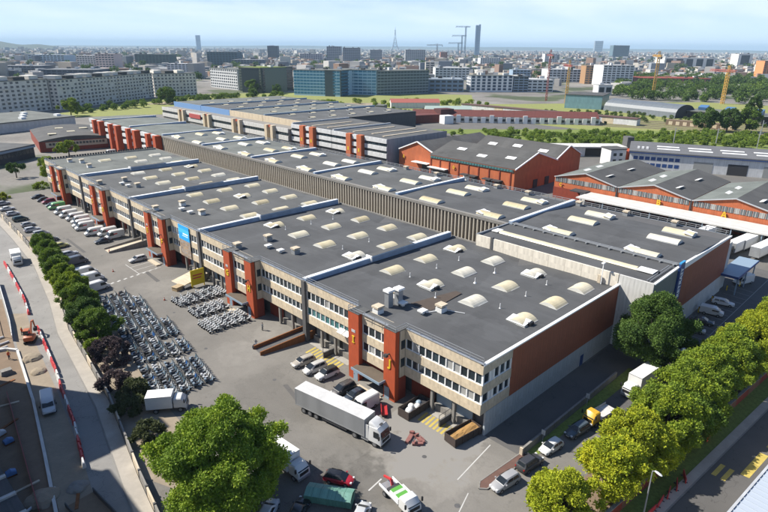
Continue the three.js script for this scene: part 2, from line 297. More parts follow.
function roofFan(parent, u, h, v, k = 1) { const f = put('roof_fan', fanBase, M.whiteRough, parent); f.position.set(u, h, -v); f.scale.setScalar(k); put('cowl', fanHat, M.beige2, f); return f; }
const lowVent = new GB().box(-0.25, 0.25, 0, 0.5, -0.25, 0.25).box(-0.7, 0.7, 0.5, 0.75, -0.6, 0.6).geo();
const pipeVent = new GB().rod([0, 0, 0], [0, 0.3, 0], 0.36, 0.16).rod([0, 0.3, 0], [0, 1.15, 0], 0.07).geo();

// ------------------------------------------------------------------ the big hall in front: five bays of offices over loading docks
const BAY = 41.5, ROOF = 12.35;
const hall = thing('warehouse_hall', 'long beige three storey warehouse with brick towers lettered A to J and dark flat roof', 'warehouse');
M.panes = [M.glass, M.glass, M.glass, std([0.06, 0.085, 0.10], 0.1), M.blind, std([0.03, 0.04, 0.045], 0.08)];
function paneOf(k) { return M.panes[Math.floor(R() * (k ?? 6))]; }
const BANDS = [[4.15, 5.9], [7.55, 9.05], [10.85, 12.55]], LITES = [[5.9, 7.55], [9.05, 10.85]];
function officeFront(t, v0, v1, uF, n, np, end) {     // bands of wall panels with window strips between, facing -u
  for (const [a, b] of BANDS) for (let k = 0; k < np; k++) piece('wall_panel', R() < 0.3 ? M.beige2 : M.beige, t, uF, uF + 0.3, a, b, lerp(v0, v1, k / np) + 0.015, lerp(v0, v1, (k + 1) / np) - 0.015);
  for (const [a, b] of LITES) {
    const fr = new GB(), w = (v1 - v0) / n;
    fr.box(uF + 0.1, uF + 0.34, a, a + 0.1, v0, v1); fr.box(uF + 0.14, uF + 0.34, b - 0.08, b, v0, v1);
    for (let k = 0; k <= n; k++) { const c = lerp(v0, v1, k / n); fr.box(uF + 0.12, uF + 0.35, a + 0.1, b - 0.08, Math.max(v0, c - 0.09), Math.min(v1, c + 0.09)); }
    fr.add('window_frame', M.white, t);
    for (let k = 0; k < n; k++) piece('window', (end && a < 6 && v0 > 26 && v0 < 40) ? M.glassTeal : paneOf(), t, uF + 0.26, uF + 0.32, a + 0.1, b - 0.08, v0 + k * w + 0.09, v0 + (k + 1) * w - 0.09);
  }
}
const LETTERS = ['J', 'I', 'H', 'G', 'F', 'E', 'D', 'C', 'B', 'A'];
const docks = [];
for (let k = 0; k < 5; k++) {
  const b = k * BAY, last = k === 4;
  const end = last ? b + 40.3 : b + BAY - 0.5;
  officeFront(hall, b + (k ? 0.5 : 0), b + 15, 0, 11, 4, false);
  officeFront(hall, b + 26.2, end, 0, 11, 4, k === 0);
  officeFront(hall, b + 17.6, b + 23.6, -1.5, 4, 2, false);
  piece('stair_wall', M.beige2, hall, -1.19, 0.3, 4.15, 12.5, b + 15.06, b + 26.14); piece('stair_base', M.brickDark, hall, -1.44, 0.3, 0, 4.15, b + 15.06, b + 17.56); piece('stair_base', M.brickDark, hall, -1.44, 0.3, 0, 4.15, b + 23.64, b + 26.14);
  for (const h of [6.0, 9.2]) piece('side_window', M.glass, hall, -0.95, -0.1, h, h + 1.5, b + 15.0, b + 15.055);
  // lettered brick towers
  [[15, 17.6, 2 * k], [23.6, 26.2, 2 * k + 1]].forEach(([a, c, n]) => {
    const tw = piece('brick_tower', M.brick, hall, -2.3, -1.45, 0, 12.62, b + a, b + c);
    piece('tower_roof', M.bitumen2, hall, -2.34, 0.36, 12.62, 12.7, b + a - 0.03, b + c + 0.03);
    const l = put('letter', lettering(LETTERS[n], 1.35, 0.12), M.yellow, tw); l.rotation.y = -Math.PI / 2; l.position.set(-0.425, 0.5 + (n % 2 ? 0.9 : -0.2), 0);
    if (n % 2) piece('name_plate', M.steelWhite, tw, -0.465, -0.425, 2.7, 3.2, -0.45, 0.45);
    else { piece('lamp_bracket', M.dark, tw, -1.2, -0.425, 2.1, 2.25, -0.1, 0.1); piece('floodlight', M.dark, tw, -1.45, -0.95, 1.9, 2.35, -0.3, 0.3); }
    const dr = piece('door', M.blueGrey, tw, -0.475, -0.425, -6.31, -4.1, -0.55 + (n % 2 ? -0.5 : 0.5), 0.55 + (n % 2 ? -0.5 : 0.5));
    piece('handle', M.dark, dr, -0.06, -0.02, -0.05, 0.05, 0.3, 0.42);
  });
  // entrance between the towers
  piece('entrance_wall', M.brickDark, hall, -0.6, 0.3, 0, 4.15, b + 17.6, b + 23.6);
  const cn = piece('canopy', std([0.17, 0.135, 0.10], 0.95, { map: G, size: 4 }), hall, -3.6, -1.0, 3.05, 3.22, b + 17.2, b + 24);
  piece('fascia', M.blueGrey, cn, -1.42, -1.3, -0.28, 0.14, -3.45, 3.45);
  piece('fascia', M.blueGrey, cn, -1.3, 1.3, -0.28, 0.14, -3.45, -3.35);
  piece('entrance_door', M.glass, hall, -0.66, -0.6, 0.2, 2.6, b + 19, b + 22.2);
  piece('step', M.concrete, hall, -3.0, -0.6, 0, 0.18, b + 17.7, b + 23.5);
  piece('planter_kerb', M.beige2, hall, -4.3, -3.1, 0, 0.32, b + 17.2, b + 22.6);
  // recessed ground floor
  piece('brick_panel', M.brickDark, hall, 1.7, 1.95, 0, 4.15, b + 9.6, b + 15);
  for (const [dv, w] of [[2.4, 3.2], [6.4, 3.2], [29.4, 3.2], [33.4, 3.2], [37.4, 3.0]]) {
    const d = piece('dock_door', (k + dv) % 2 < 1 ? M.blueGrey : M.galv, hall, 1.72, 1.9, 1.1, 4.0, b + dv, b + dv + w);
    piece('dock_seal', M.black, d, -0.18, -0.09, -1.6, 1.5, -w / 2 - 0.32, -w / 2 + 0.02); piece('dock_seal', M.black, d, -0.18, -0.09, -1.6, 1.5, w / 2 - 0.02, w / 2 + 0.32);
  }
  piece('dock_ledge', M.concrete, hall, 1.1, 1.95, 0, 1.1, b + 2.1, b + 9.5); piece('dock_ledge', M.concrete, hall, 1.1, 1.95, 0, 1.1, b + 28.9, b + 40.6);
  for (const cv of [4.9, 9.3, 28.6, 33, 37]) piece('column', M.concrete, hall, 0.34, 0.78, 0, 4.15, b + cv, b + cv + 0.45);
  if (k) piece('pilaster', M.concreteDark, hall, -0.4, 0.5, 0, 12.7, b - 0.5, b + 0.5);
  piece('floor_soffit', M.concrete, hall, 0.32, 1.9, 4.16, 4.4, b + 0.3, last ? b + 40 : b + BAY);
}
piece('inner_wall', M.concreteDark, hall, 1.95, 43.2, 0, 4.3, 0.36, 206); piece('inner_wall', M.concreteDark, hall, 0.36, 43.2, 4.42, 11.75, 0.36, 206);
// east end: offices wrap the corner, then red and grey cladding
for (const [a, b] of BANDS) piece('wall_panel', M.beige2, hall, 0.02, 7.3, a, b, 0.02, 0.33);
for (const [a, b] of LITES) {
  const fr = new GB(); fr.box(0.3, 7.3, a, a + 0.1, 0.1, 0.35); for (const c of [0.35, 1.95, 2.9, 4.3, 5.75, 7.15]) fr.box(c - 0.15, c + 0.15, a + 0.1, b, 0.1, 0.36); fr.add('window_frame', M.white, hall);
  for (const [p, q] of [[0.5, 1.8], [3.05, 4.15], [4.45, 5.6], [5.9, 7]]) piece('window', paneOf(4), hall, p, q, a + 0.1, b, 0.26, 0.32);
  piece('infill_panel', M.whiteClad, hall, 2.1, 2.75, a + 0.1, b, 0.22, 0.32);
}
for (let k = 0; k < 12; k++) { const a = lerp(7.32, 43.2, k / 12), b = lerp(7.32, 43.2, (k + 1) / 12); piece('cladding_sheet', M.maroonClad, hall, a + 0.012, b - 0.012, 4.15, 12.3, -0.02, 0.3); }
for (let k = 0; k < 14; k++) { const a = lerp(1.4, 43.2, k / 14), b = lerp(1.4, 43.2, (k + 1) / 14); piece('base_sheet', M.greyClad, hall, a + 0.012, b - 0.012, 0, 4.12, 0.0, 0.3); }
piece('coping', M.white, hall, 0.0, 43.4, 12.32, 12.56, -0.1, 0.42);
piece('door', M.blue, hall, 30, 31.1, 0, 2.1, -0.06, 0);
// roof: one folded sheet for each bay
M.upstand = std([0.40, 0.54, 0.74], 0.45, { map: G, size: 6 });
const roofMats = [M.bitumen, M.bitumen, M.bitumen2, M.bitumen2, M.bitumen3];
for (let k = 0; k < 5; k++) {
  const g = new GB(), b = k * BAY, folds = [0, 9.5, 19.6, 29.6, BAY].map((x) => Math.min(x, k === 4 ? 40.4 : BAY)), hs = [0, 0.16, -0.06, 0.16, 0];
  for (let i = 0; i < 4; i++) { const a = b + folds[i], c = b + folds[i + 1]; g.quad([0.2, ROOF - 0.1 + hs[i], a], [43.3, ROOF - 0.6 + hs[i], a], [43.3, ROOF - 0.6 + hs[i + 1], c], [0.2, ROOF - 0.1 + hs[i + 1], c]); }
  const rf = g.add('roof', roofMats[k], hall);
  if (k < 4) { g.box(0, 0, 0, 0, 0, 0); const c = new GB().quad([-1.3, ROOF + 0.16, b + 17.6], [0.2, ROOF + 0.16, b + 17.6], [0.2, ROOF + 0.16, b + 23.6], [-1.3, ROOF + 0.16, b + 23.6]); c.add('stair_roof', M.bitumen2, hall); }
  for (const [i, u] of [16.6, 26.5, 36.2].entries()) for (const [j, dv] of [4.6, 14.6, 24.5, 34.6].entries()) {
    if (k === 4 && dv > 34 ) continue;
    if (k === 4 && i === 0 && dv < 20) continue;
    const s = skylight(hall, u, ROOF - 0.2 - 0.0116 * u + 0.14, b + dv, 'short');
    if (k === 0 ? [[0, 0], [2, 3], [0, 2], [2, 1]].some(([p, q]) => p === i && q === j) : k === 1 ? [[0, 0], [0, 3], [2, 3]].some(([p, q]) => p === i && q === j) : k === 2 ? i === 1 && j === 2 : k === 3 ? i === 2 && j === 3 : false) ventFlap(s, -1.0);
  }
  if (k) {                                   // raised metal upstand over the joint between bays
    const up = piece('roof_upstand', M.upstand, hall, 0.1, 42.6, ROOF - 0.5, ROOF + 0.75, b - 0.5, b + 0.5);
    piece('cap', M.white, up, -21.3, 21.3, 0.625, 0.67, -0.3, 0.56);
    if (k < 4 || true) { piece('raised_box', M.upstand, up, -4.6, 8.2, 0.67, 1.0, -0.85, 0.75); piece('lid', M.bitumen2, up, -4.4, 8, 1.0, 1.05, -0.75, 0.7); piece('raised_box_end', M.white, up, -4.9, -4.6, -0.1, 1.1, -0.9, 0.8); }
  }
  // parapet and railing along the front
  const runs = [[b + (k ? 0.5 : 0), b + 15, -0.02], [b + 17.6, b + 23.6, -1.52], [b + 26.2, k === 4 ? b + 40.3 : b + BAY - 0.5, -0.02]];
  for (const [v0, v1, u] of runs) { piece('coping', M.galv, hall, u - 0.06, u + 0.45, 12.56, 12.64, v0, v1); }
  const rail = new GB(); const path = [[0.1, b + (k ? 0.2 : 0.1)], [0.1, b + 15], [-2.2, b + 15], [-2.2, b + 26.2], [0.1, b + 26.2], [0.1, b + (k === 4 ? 40.3 : BAY)]];
  for (let i = 0; i < path.length - 1; i++) {
    const [p, q] = [path[i], path[i + 1]], L = Math.hypot(q[0] - p[0], q[1] - p[1]);
    for (const h of [13.1, 13.55]) rail.bar([p[0], h, p[1]], [q[0], h, q[1]], 0.035);
    for (let s = 0; s <= L; s += 2.4) { const t = s / L, x = lerp(p[0], q[0], t), z = lerp(p[1], q[1], t); rail.bar([x, 12.6, z], [x, 13.57, z], 0.03); }
  }
  rail.add('railing', M.galv, hall);
  // fans and vents near the front
  const fans = [[[8, 25.2], [9.4, 15.8], [1.2, 22.6]], [[9, 67.2 - BAY], [8.4, 55.8 - BAY], [1, 25.5]], [[8.6, 26], [8.2, 14], [1, 26]], [[8.6, 25.4], [8.4, 14.5], [1, 26]], [[9, 26], [8, 15], [6, 30]]][k];
  for (const [u, dv] of fans) { const f = roofFan(hall, u, ROOF - 0.15, b + dv, 0.95); f.material = k % 2 ? M.galv : M.whiteRough; }
  for (const [u, dv] of [[6.4, 17.3], [6.2, 63.2 - BAY]]) if (k < 4) { const f = put('low_vent', lowVent, M.whiteRough, hall); f.position.set(u, ROOF - 0.15, -(b + dv - (k ? 0.3 : 0))); }
  if (k < 2) for (const [u, dv] of [[17.7, 9.7], [25.5, 9.6], [33.1, 9.9], [31.2, 20.4], [24, 19.8], [16.7, 29.9], [24.2, 29.6], [31.2, 29.5], [13, 20.2]]) if (!k || R() < 0.6) put('pipe_vent', pipeVent, M.white, hall).position.set(u, ROOF - 0.2 - 0.0116 * u, -(b + dv));
}
{ // two tall ducts beside tower J
  for (const [u, v, h] of [[4.3, 23.2, 3.0], [6.3, 22.8, 2.9]]) { const d = piece('duct', M.galv, hall, u - 0.55, u + 0.55, ROOF - 0.2, ROOF + h - 0.4, v - 0.5, v + 0.5); piece('duct_cap', M.white, d, -0.75, 0.75, h / 2 - 0.02, h / 2 + 0.35, -0.7, 0.7); }
  new GB().prism([[8.5, 17.2], [18, 18.2], [18, 19.6], [8, 21.6]], ROOF - 0.155, ROOF - 0.155).add('felt_patch', std([0.115, 0.085, 0.065], 0.95, { map: G, size: 4 }), hall);
  const seams = new GB(); for (let k = 0; k < 60; k++) { const u = 6 + R() * 36, v = R() * 120; const h = 12.52 - 0.0116 * u; if (R() < 0.5) seams.box(u, u + 0.08, h, h + 0.004, v, v + 2 + R() * 5); }
  const wire = new GB(); wire.bar([7, 12.35, 17], [9.3, 12.35, 16], 0.05).bar([10.2, 12.35, 15.3], [11.5, 12.35, 12.4], 0.04); wire.add('conduit', M.white, hall);
  piece('back_parapet', M.concrete, hall, 43.1, 43.4, 11.4, 12.1, 33.6, 206);
  piece('far_wall', M.beige2, hall, 0.3, 43.3, 0, 12.5, 206.02, 206.3);
  const fr = new GB(); for (let k = 0; k < 42; k++) fr.box(0.5 + k, 1.2 + k, 12.5, 13.1, 206.05, 206.25); fr.add('edge_barrier', M.dark, hall);
  // advertising banner on the front
  const cv = document.createElement('canvas'); cv.width = 128; cv.height = 220; const c = cv.getContext('2d');
  c.fillStyle = '#8d7d6e'; c.fillRect(0, 0, 128, 220); for (let i = 0; i < 160; i++) { c.fillStyle = ['#a08a72', '#7d7064', '#95806c', '#8f8a86'][Math.floor(R() * 4)]; c.fillRect(R() * 128, 100 + R() * 120, 6 + R() * 26, 4 + R() * 12); }
  c.fillStyle = '#1f9be0'; c.fillRect(0, 0, 128, 102); c.fillStyle = '#3fb4ee'; c.fillRect(0, 24, 128, 30); c.fillStyle = '#e8f4fb'; c.fillRect(52, 52, 62, 9); c.fillStyle = '#c7e6f7'; c.fillRect(44, 68, 70, 6);
  const t = new THREE.CanvasTexture(cv); t.colorSpace = THREE.SRGBColorSpace; const bm = new THREE.MeshStandardMaterial({ map: t, roughness: 0.7 });
  const banner = put('banner', new THREE.BoxGeometry(5.6, 8.2, 0.1), bm, hall); banner.rotation.y = -Math.PI / 2; banner.position.set(-0.22, 8.3, -(83 + 7.6));
}
// ------------------------------------------------------------------ lower link roof in the gap behind it
{
  const g = thing('link_roof', 'dark flat link roof in the gap before the ribbed wall', 'roof', 0, 0);
  piece('roof', M.bitumen2, g, 43.4, 54.4, 5.8, 6.2, 33.6, 206);
}
// ------------------------------------------------------------------ rear hall with the ribbed wall, bays of 38.4 m
M.parapet = std([1.12, 1.03, 0.87], 0.9, { map: S, size: 12 });
const rear = thing('ribbed_warehouse', 'long warehouse with tall ribbed concrete wall behind the beige hall', 'warehouse');
{
  const B = 38.4, G0 = 33, H = 14.4, vEnd = 318;
  piece('body', M.concreteDark, rear, 55.0, 86, 0, 13.9, -5.8, vEnd);
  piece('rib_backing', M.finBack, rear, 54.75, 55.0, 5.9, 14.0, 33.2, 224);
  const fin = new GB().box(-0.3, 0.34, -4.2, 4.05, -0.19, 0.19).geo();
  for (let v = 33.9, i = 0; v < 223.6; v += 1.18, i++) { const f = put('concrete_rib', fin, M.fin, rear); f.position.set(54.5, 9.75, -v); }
  piece('eaves_beam', M.concrete, rear, 54.1, 55.1, 13.8, 14.5, 33.4, 224);
  for (let k = 0; k < 9; k++) { // roofs
    const a = k === 0 ? -5.9 : G0 + (k - 1) * B, b = Math.min(vEnd, G0 + k * B); if (b <= a) break;
    const g = new GB(), u0 = 54.6, um = 70, u1 = 86.1, d = k === 0 ? 0.8 : 0.5;
    for (const [p, q, hp, hq] of [[u0, um, H - 0.1, H + 0.25], [um, u1, H + 0.25, H - d]]) g.quad([p, hp, a], [q, hq, a], [q, hq, b], [p, hp, b]);
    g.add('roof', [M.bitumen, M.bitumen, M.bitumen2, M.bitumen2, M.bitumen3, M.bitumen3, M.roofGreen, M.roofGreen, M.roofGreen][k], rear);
    if (k && k < 9) { const up = piece('roof_upstand', M.upstand, rear, 55, 85.5, H - 0.6, H + 0.6, a - 0.5, a + 0.5); piece('cap', M.white, up, -15.3, 15.3, 0.6, 0.65, -0.2, 0.55); }
    const vs = k === 0 ? [2.4, 21.6] : [a + 7.6, a + 27.2];
    if (k < 6) for (const v of vs) for (const [i, u] of [57.4, 68.9, 77.6].entries()) { if (v > vEnd - 6) continue; const s = skylight(rear, u, H + (i === 0 ? 0.1 : i === 1 ? 0.35 : 0.1), v, 'long', Math.PI / 2); if (i !== 1 && R() < 0.8) ventFlap(s, i ? -2.3 : 2.3); }
  }
  // parapet clutter along the back edge
  const rl = new GB(); for (let v = -5; v < 200; v += 2.2) { rl.bar([85.9, 13.9, v], [85.9, 14.9, v], 0.07); } rl.bar([85.9, 14.9, -5.5], [85.9, 14.9, 200], 0.06).bar([85.9, 14.45, -5.5], [85.9, 14.45, 200], 0.05); rl.add('railing', M.galv, rear);
  piece('back_coping', M.galv, rear, 85.9, 86.3, 13.5, 13.95, -5.9, vEnd);
  for (const v of [6, 18, 31, 47, 58, 82, 96]) { const f = roofFan(rear, 84.6, 13.8, v, 0.9); f.material = M.galv; }
  // end wall towards the car park
  for (let k = 0; k < 10; k++) { const a = lerp(56.2, 86.2, k / 10), b = lerp(56.2, 86.2, (k + 1) / 10); piece('cladding_sheet', M.maroonClad, rear, a + 0.012, b - 0.012, 4.4, 13.55, -6.15, -5.85); }
  for (let k = 0; k < 14; k++) { const a = lerp(42.4, 86.2, k / 14), b = lerp(42.4, 86.2, (k + 1) / 14); piece('base_sheet', M.concreteWhite, rear, a + 0.012, b - 0.012, 0, 4.36, -6.15, -5.86); }
  for (let k = 0; k < 4; k++) { const a = lerp(42.6, 53.5, k / 4), b = lerp(42.6, 53.5, (k + 1) / 4); piece('cladding_sheet', M.greenGrey, rear, a + 0.01, b - 0.01, 4.4, 14.3, -6.15, -5.86); }
  const edge = new GB(); edge.quad([42.2, 14.4, -6.25], [54, 14.75, -6.25], [54, 14.75, -5.8], [42.2, 14.4, -5.8]).quad([42.2, 14.15, -6.25], [54, 14.5, -6.25], [54, 14.75, -6.25], [42.2, 14.4, -6.25]);
  edge.quad([56, 14.75, -6.25], [86.4, 13.85, -6.25], [86.4, 13.85, -5.8], [56, 14.75, -5.8]).quad([56, 13.5, -6.24], [86.4, 13.5, -6.24], [86.4, 13.85, -6.25], [56, 14.75, -6.25]); edge.add('verge_trim', M.white, rear);
  const sg = piece('sign_panel', M.blue, rear, 53.7, 56.0, 7.6, 15.3, -6.5, -6.1);
  const l = put('sign_lettering', lettering('RETRAIT', 1.15, 0.05), M.white, sg); l.rotation.z = Math.PI / 2; l.position.set(0, -0.2, 0.2);
  piece('sign_top', M.skyBlue, sg, -1.15, 1.15, 3.85, 4.1, -0.22, 0.22);
  const aw = piece('awning', M.blueGrey, rear, 84.5, 101, 4.7, 4.95, -9.8, -5.4); piece('fascia', M.blue, aw, -8.3, 8.3, -0.35, 0.2, -2.3, -2.2); piece('fascia', M.blue, aw, -8.32, -8.22, -0.35, 0.2, -2.2, 2.2);
  for (const u of [86, 93, 100]) piece('post', M.blueGrey, rear, u, u + 0.25, 0, 4.68, -9.5, -9.25);
  piece('corner_block', M.concreteWhite, rear, 86.32, 90, 0, 11.5, -5.8, 6);
  // annex filling the gap near the end
  piece('annex_body', M.concreteDark, rear, 42.6, 54.9, 0, 13.9, -5.82, 33.1);
  const ar = new GB().quad([42.5, 14.15, -5.8], [54.7, 14.35, -5.8], [54.7, 14.35, 33.3], [42.5, 14.15, 33.3]); ar.add('annex_roof', M.bitumen, rear);
  for (let k = 0; k < 9; k++) { const a = lerp(0.4, 33.4, k / 9), b = lerp(0.4, 33.4, (k + 1) / 9); piece('parapet_panel', M.parapet, rear, 42.2, 42.58, 11.5, 14.45, a + 0.02, b - 0.02); }
  piece('expansion_joint', M.concreteDark, rear, 42.05, 42.6, 11.6, 14.75, 28.9, 29.5);
  for (let k = 0; k < 3; k++) piece('white_wall_panel', M.concreteWhite, rear, 42.2, 42.58, 0, 14.45, -6.1 + k * 2.12 + 0.01, -6.1 + (k + 1) * 2.12 - 0.01);
  piece('end_kerb', M.galv, rear, 42.3, 54.6, 14.1, 14.6, 33.2, 33.6);
  const st = put('strip_skylight', arch(1.7, 31.6, 0.45)[0], M.cream, rear); st.rotation.y = Math.PI / 2; st.position.set(48, 14.3, -15.1);
  piece('vent_flap', M.white, rear, 46.8, 49.2, 14.45, 14.62, -4.0, -0.8); piece('vent_flap', M.white, rear, 46.8, 49.2, 14.45, 14.62, 31, 32.6); piece('actuator', M.black, rear, 48.2, 49, 14.3, 14.6, -4.5, -4.0);
  const pr = new GB(); for (const du of [54.6, 55.1, 55.7]) pr.bar([du, 14.75, -5.5], [du, 14.75, 33], 0.07); for (let v = -5; v < 33; v += 2.6) pr.box(54.3, 55.9, 14.4, 14.68, v, v + 0.3); pr.add('pipe_run', M.galv, rear);
  const rr2 = new GB(); for (const [a, b] of [[43.2, 53.4]]) for (const dv of [-4.9, -4.4]) rr2.bar([a, 14.4, dv], [b, 14.6, dv], 0.06); rr2.add('guard_rail', M.galv, rear);
  // lamp mast standing on the front hall roof beside the annex
  const mast = thing('roof_lamp_mast', 'slim white lamp mast on the dark roof beside the pale parapet', 'lamp mast', 41.4, 3.2, 0, undefined, 11.85); new GB().bar([0, 0, 0], [0, 4.2, 0], 0.07).add('pole', M.white, mast); piece('lamp_head', M.white, mast, -0.45, 0.35, 4.2, 4.4, -0.25, 0.25); piece('control_box', M.beige2, mast, 0.2, 0.5, 0, 1.6, 0.3, 0.9);
  // office front of the far part, with dark red towers
  for (let k = 0; k < 4; k++) {
    const b = 226 + k * 24;
    for (const [a, c] of [[5.6, 7.6], [9.2, 10.8], [12.2, 14.1]]) for (const [p, q] of [[3.2, 9], [11.6, 21]]) piece('wall_panel', M.whiteClad, rear, 53.6, 54.9, a, c, b + p, b + q);
    for (const [a, c] of [[7.6, 9.2], [10.8, 12.2]]) for (let n = 0; n < 6; n++) piece('window', paneOf(), rear, 54.4, 54.95, a, c, b + 11.7 + n * 1.5, b + 12.9 + n * 1.5);
    piece('brick_tower', M.brick, rear, 51.8, 54.9, 0, 14.2, b, b + 3); piece('brick_tower', M.brick, rear, 51.8, 54.9, 0, 14.2, b + 9, b + 11.6);
  }
}
// ------------------------------------------------------------------ other halls of the estate
function gableBlock(t, wallMat, roofMat, u0, u1, v0, v1, he, hr, along, roofMat2) {     // walls with a pitched roof; ridge along 'u' or 'v'
  const w = new GB(), um = (u0 + u1) / 2, vm = (v0 + v1) / 2, o = 0.35, r1 = new GB(), r2 = new GB(), th = 0.12;
  w.quad([u0, 0, v0], [u1, 0, v0], [u1, he, v0], [u0, he, v0]); w.quad([u1, 0, v1], [u0, 0, v1], [u0, he, v1], [u1, he, v1]); w.quad([u0, 0, v1], [u0, 0, v0], [u0, he, v0], [u0, he, v1]); w.quad([u1, 0, v0], [u1, 0, v1], [u1, he, v1], [u1, he, v0]);
  if (along === 'u') {
    w.tri([u0, he, v1], [u0, he, v0], [u0, hr, vm]); w.tri([u1, he, v0], [u1, he, v1], [u1, hr, vm]);
    r1.quad([u0 - o, he + th, v0], [u1 + o, he + th, v0], [u1 + o, hr + th, vm], [u0 - o, hr + th, vm]); r2.quad([u0 - o, hr + th, vm], [u1 + o, hr + th, vm], [u1 + o, he + th, v1], [u0 - o, he + th, v1]);
  } else {
    w.tri([u0, he, v0], [u1, he, v0], [um, hr, v0]); w.tri([u1, he, v1], [u0, he, v1], [um, hr, v1]);
    r1.quad([u0, he + th, v0 - o], [um, hr + th, v0 - o], [um, hr + th, v1 + o], [u0, he + th, v1 + o]); r2.quad([um, hr + th, v0 - o], [u1, he + th, v0 - o], [u1, he + th, v1 + o], [um, hr + th, v1 + o]);
  }
  w.add('wall', wallMat, t); return [r1.add('roof', roofMat, t), r2.add('roof', roofMat2 ?? roofMat, t)];
}
const letterOn = (t, ch, u, h, v, s = 1.6) => { const l = put('letter', lettering(ch, s, 0.15), M.yellow, t); l.rotation.y = -Math.PI / 2; l.position.set(u, h, -v); };
{ // white banded hall with brick towers, third row
  const t = thing('banded_hall', 'white banded warehouse with two pairs of brick towers behind the ribbed hall', 'warehouse');
  piece('body', M.concreteDark, t, 132.6, 176, 0, 12.6, 154.3, 231); piece('end_wall', std([0.50, 0.49, 0.52], 0.85, { map: S, size: 9 }), t, 132.4, 176, 0, 13.1, 154, 154.28);
  for (const [a, b] of [[154.1, 169.6], [182, 195], [195.4, 208], [221, 231]]) {
    for (const [p, q] of [[3.9, 6.1], [7.4, 9.4], [10.9, 13]]) piece('wall_panel', M.whiteClad, t, 131.9, 132.55, p, q, a, b);
    for (const [p, q] of [[6.1, 7.4], [9.4, 10.9]]) { const n = Math.round((b - a) / 1.6); for (let k = 0; k < n; k++) piece('window', paneOf(4), t, 132.3, 132.58, p, q, lerp(a, b, k / n) + 0.12, lerp(a, b, (k + 1) / n) - 0.12); }
  }
  for (const [v, c] of [[170, ''], [178, ''], [208.6, ''], [217.2, '']]) { const tw = piece('brick_tower', M.orange, t, 130, 132.6, 0, 13.3, v, v + 3.4); piece('yellow_mark', M.yellow, tw, -1.36, -1.3, -1.5, 0.2, -0.5, 0.5); }
  for (const v of [173.6, 212.2]) for (const [p, q] of [[3.9, 6.1], [7.4, 9.4], [10.9, 13]]) piece('wall_panel', M.whiteClad, t, 131, 132.55, p, q, v, v + 4.2);
  for (const [a, b, m] of [[154.3, 195, M.bitumen2], [195, 231, M.bitumen2]]) { new GB().quad([132, 12.8, a], [176, 12.8, a], [176, 12.8, b], [132, 12.8, b]).add('roof', m, t); }
  for (const v of [195, 231]) piece('roof_upstand', M.steelWhite, t, 133, 175, 12.7, 13.6, v - 0.5, v + 0.5);
  for (const [v, a, b] of [[162, 138, 170], [172, 140, 172], [184, 138, 168], [205, 138, 168], [216, 136, 165]]) piece('roof_strip_light', M.beige2, t, a, b, 12.82, 13.1, v, v + 1.3);
}
{ // beige hall continuing that row
  const t = thing('cream_hall', 'long low cream warehouse with tower pairs beyond the white banded hall', 'warehouse');
  piece('body', M.concrete, t, 130.6, 140, 0, 10, 231.6, 395);
  for (let k = 0; k < 8; k++) for (const [p, q] of [[3.6, 6.2], [8, 10.3]]) piece('wall_panel', M.concreteWhite, t, 130, 130.58, p, q, 231.6 + k * 20.4, 231.6 + (k + 1) * 20.4 - 0.15);
  for (let k = 0; k < 8; k++) for (let n = 0; n < 8; n++) piece('window', M.glass, t, 130.3, 130.6, 6.3, 7.9, 232.2 + k * 20.4 + n * 2.5, 234.2 + k * 20.4 + n * 2.5);
  for (const v of [244, 250, 280, 287.5, 319, 325, 356, 362]) piece('stair_tower', M.beige, t, 128, 130.6, 0, 11, v, v + 2.4);
  for (const v of [246.6, 283, 321.8, 358.8]) piece('red_sign', M.brick, t, 129, 130.2, 9.6, 10.8, v, v + 3.2); piece('red_sign', std([0.55, 0.10, 0.09], 0.6), t, 129.5, 130, 6.4, 9.2, 334, 350);
  const up = [['cream', 231.6, 272], ['cream', 272.4, 312], ['blue', 312.4, 352], ['blue', 352.4, 395]];
  for (const [c, a, b] of up) piece('upstand_panel', c === 'cream' ? M.beige : std([0.20, 0.37, 0.66], 0.6), t, 140, 140.5, 9, 13.6, a, b);
  piece('rear_body', M.concreteDark, t, 140.5, 236, 0, 12.9, 231.6, 395);
  for (let k = 0; k < 4; k++) { const a = 231.6 + k * 41; new GB().quad([140.5, 13.4, a], [236, 13.1, a], [236, 13.1, a + 40.5], [140.5, 13.4, a + 40.5]).add('roof', [M.bitumen2, M.bitumen3, M.bitumen2, M.bitumen3][k], t); if (k) piece('roof_upstand', M.blueGrey, t, 141, 235, 13, 14.2, a - 1.2, a); }
  for (let i = 0; i < 5; i++) for (let j = 0; j < 7; j++) { const s = put('skylight', kerbG, M.steelWhite, t); s.position.set(156 + i * 16, 13.5, -(243 + j * 20.5)); put('dome', vaultG, M.creams[0], s); }
}
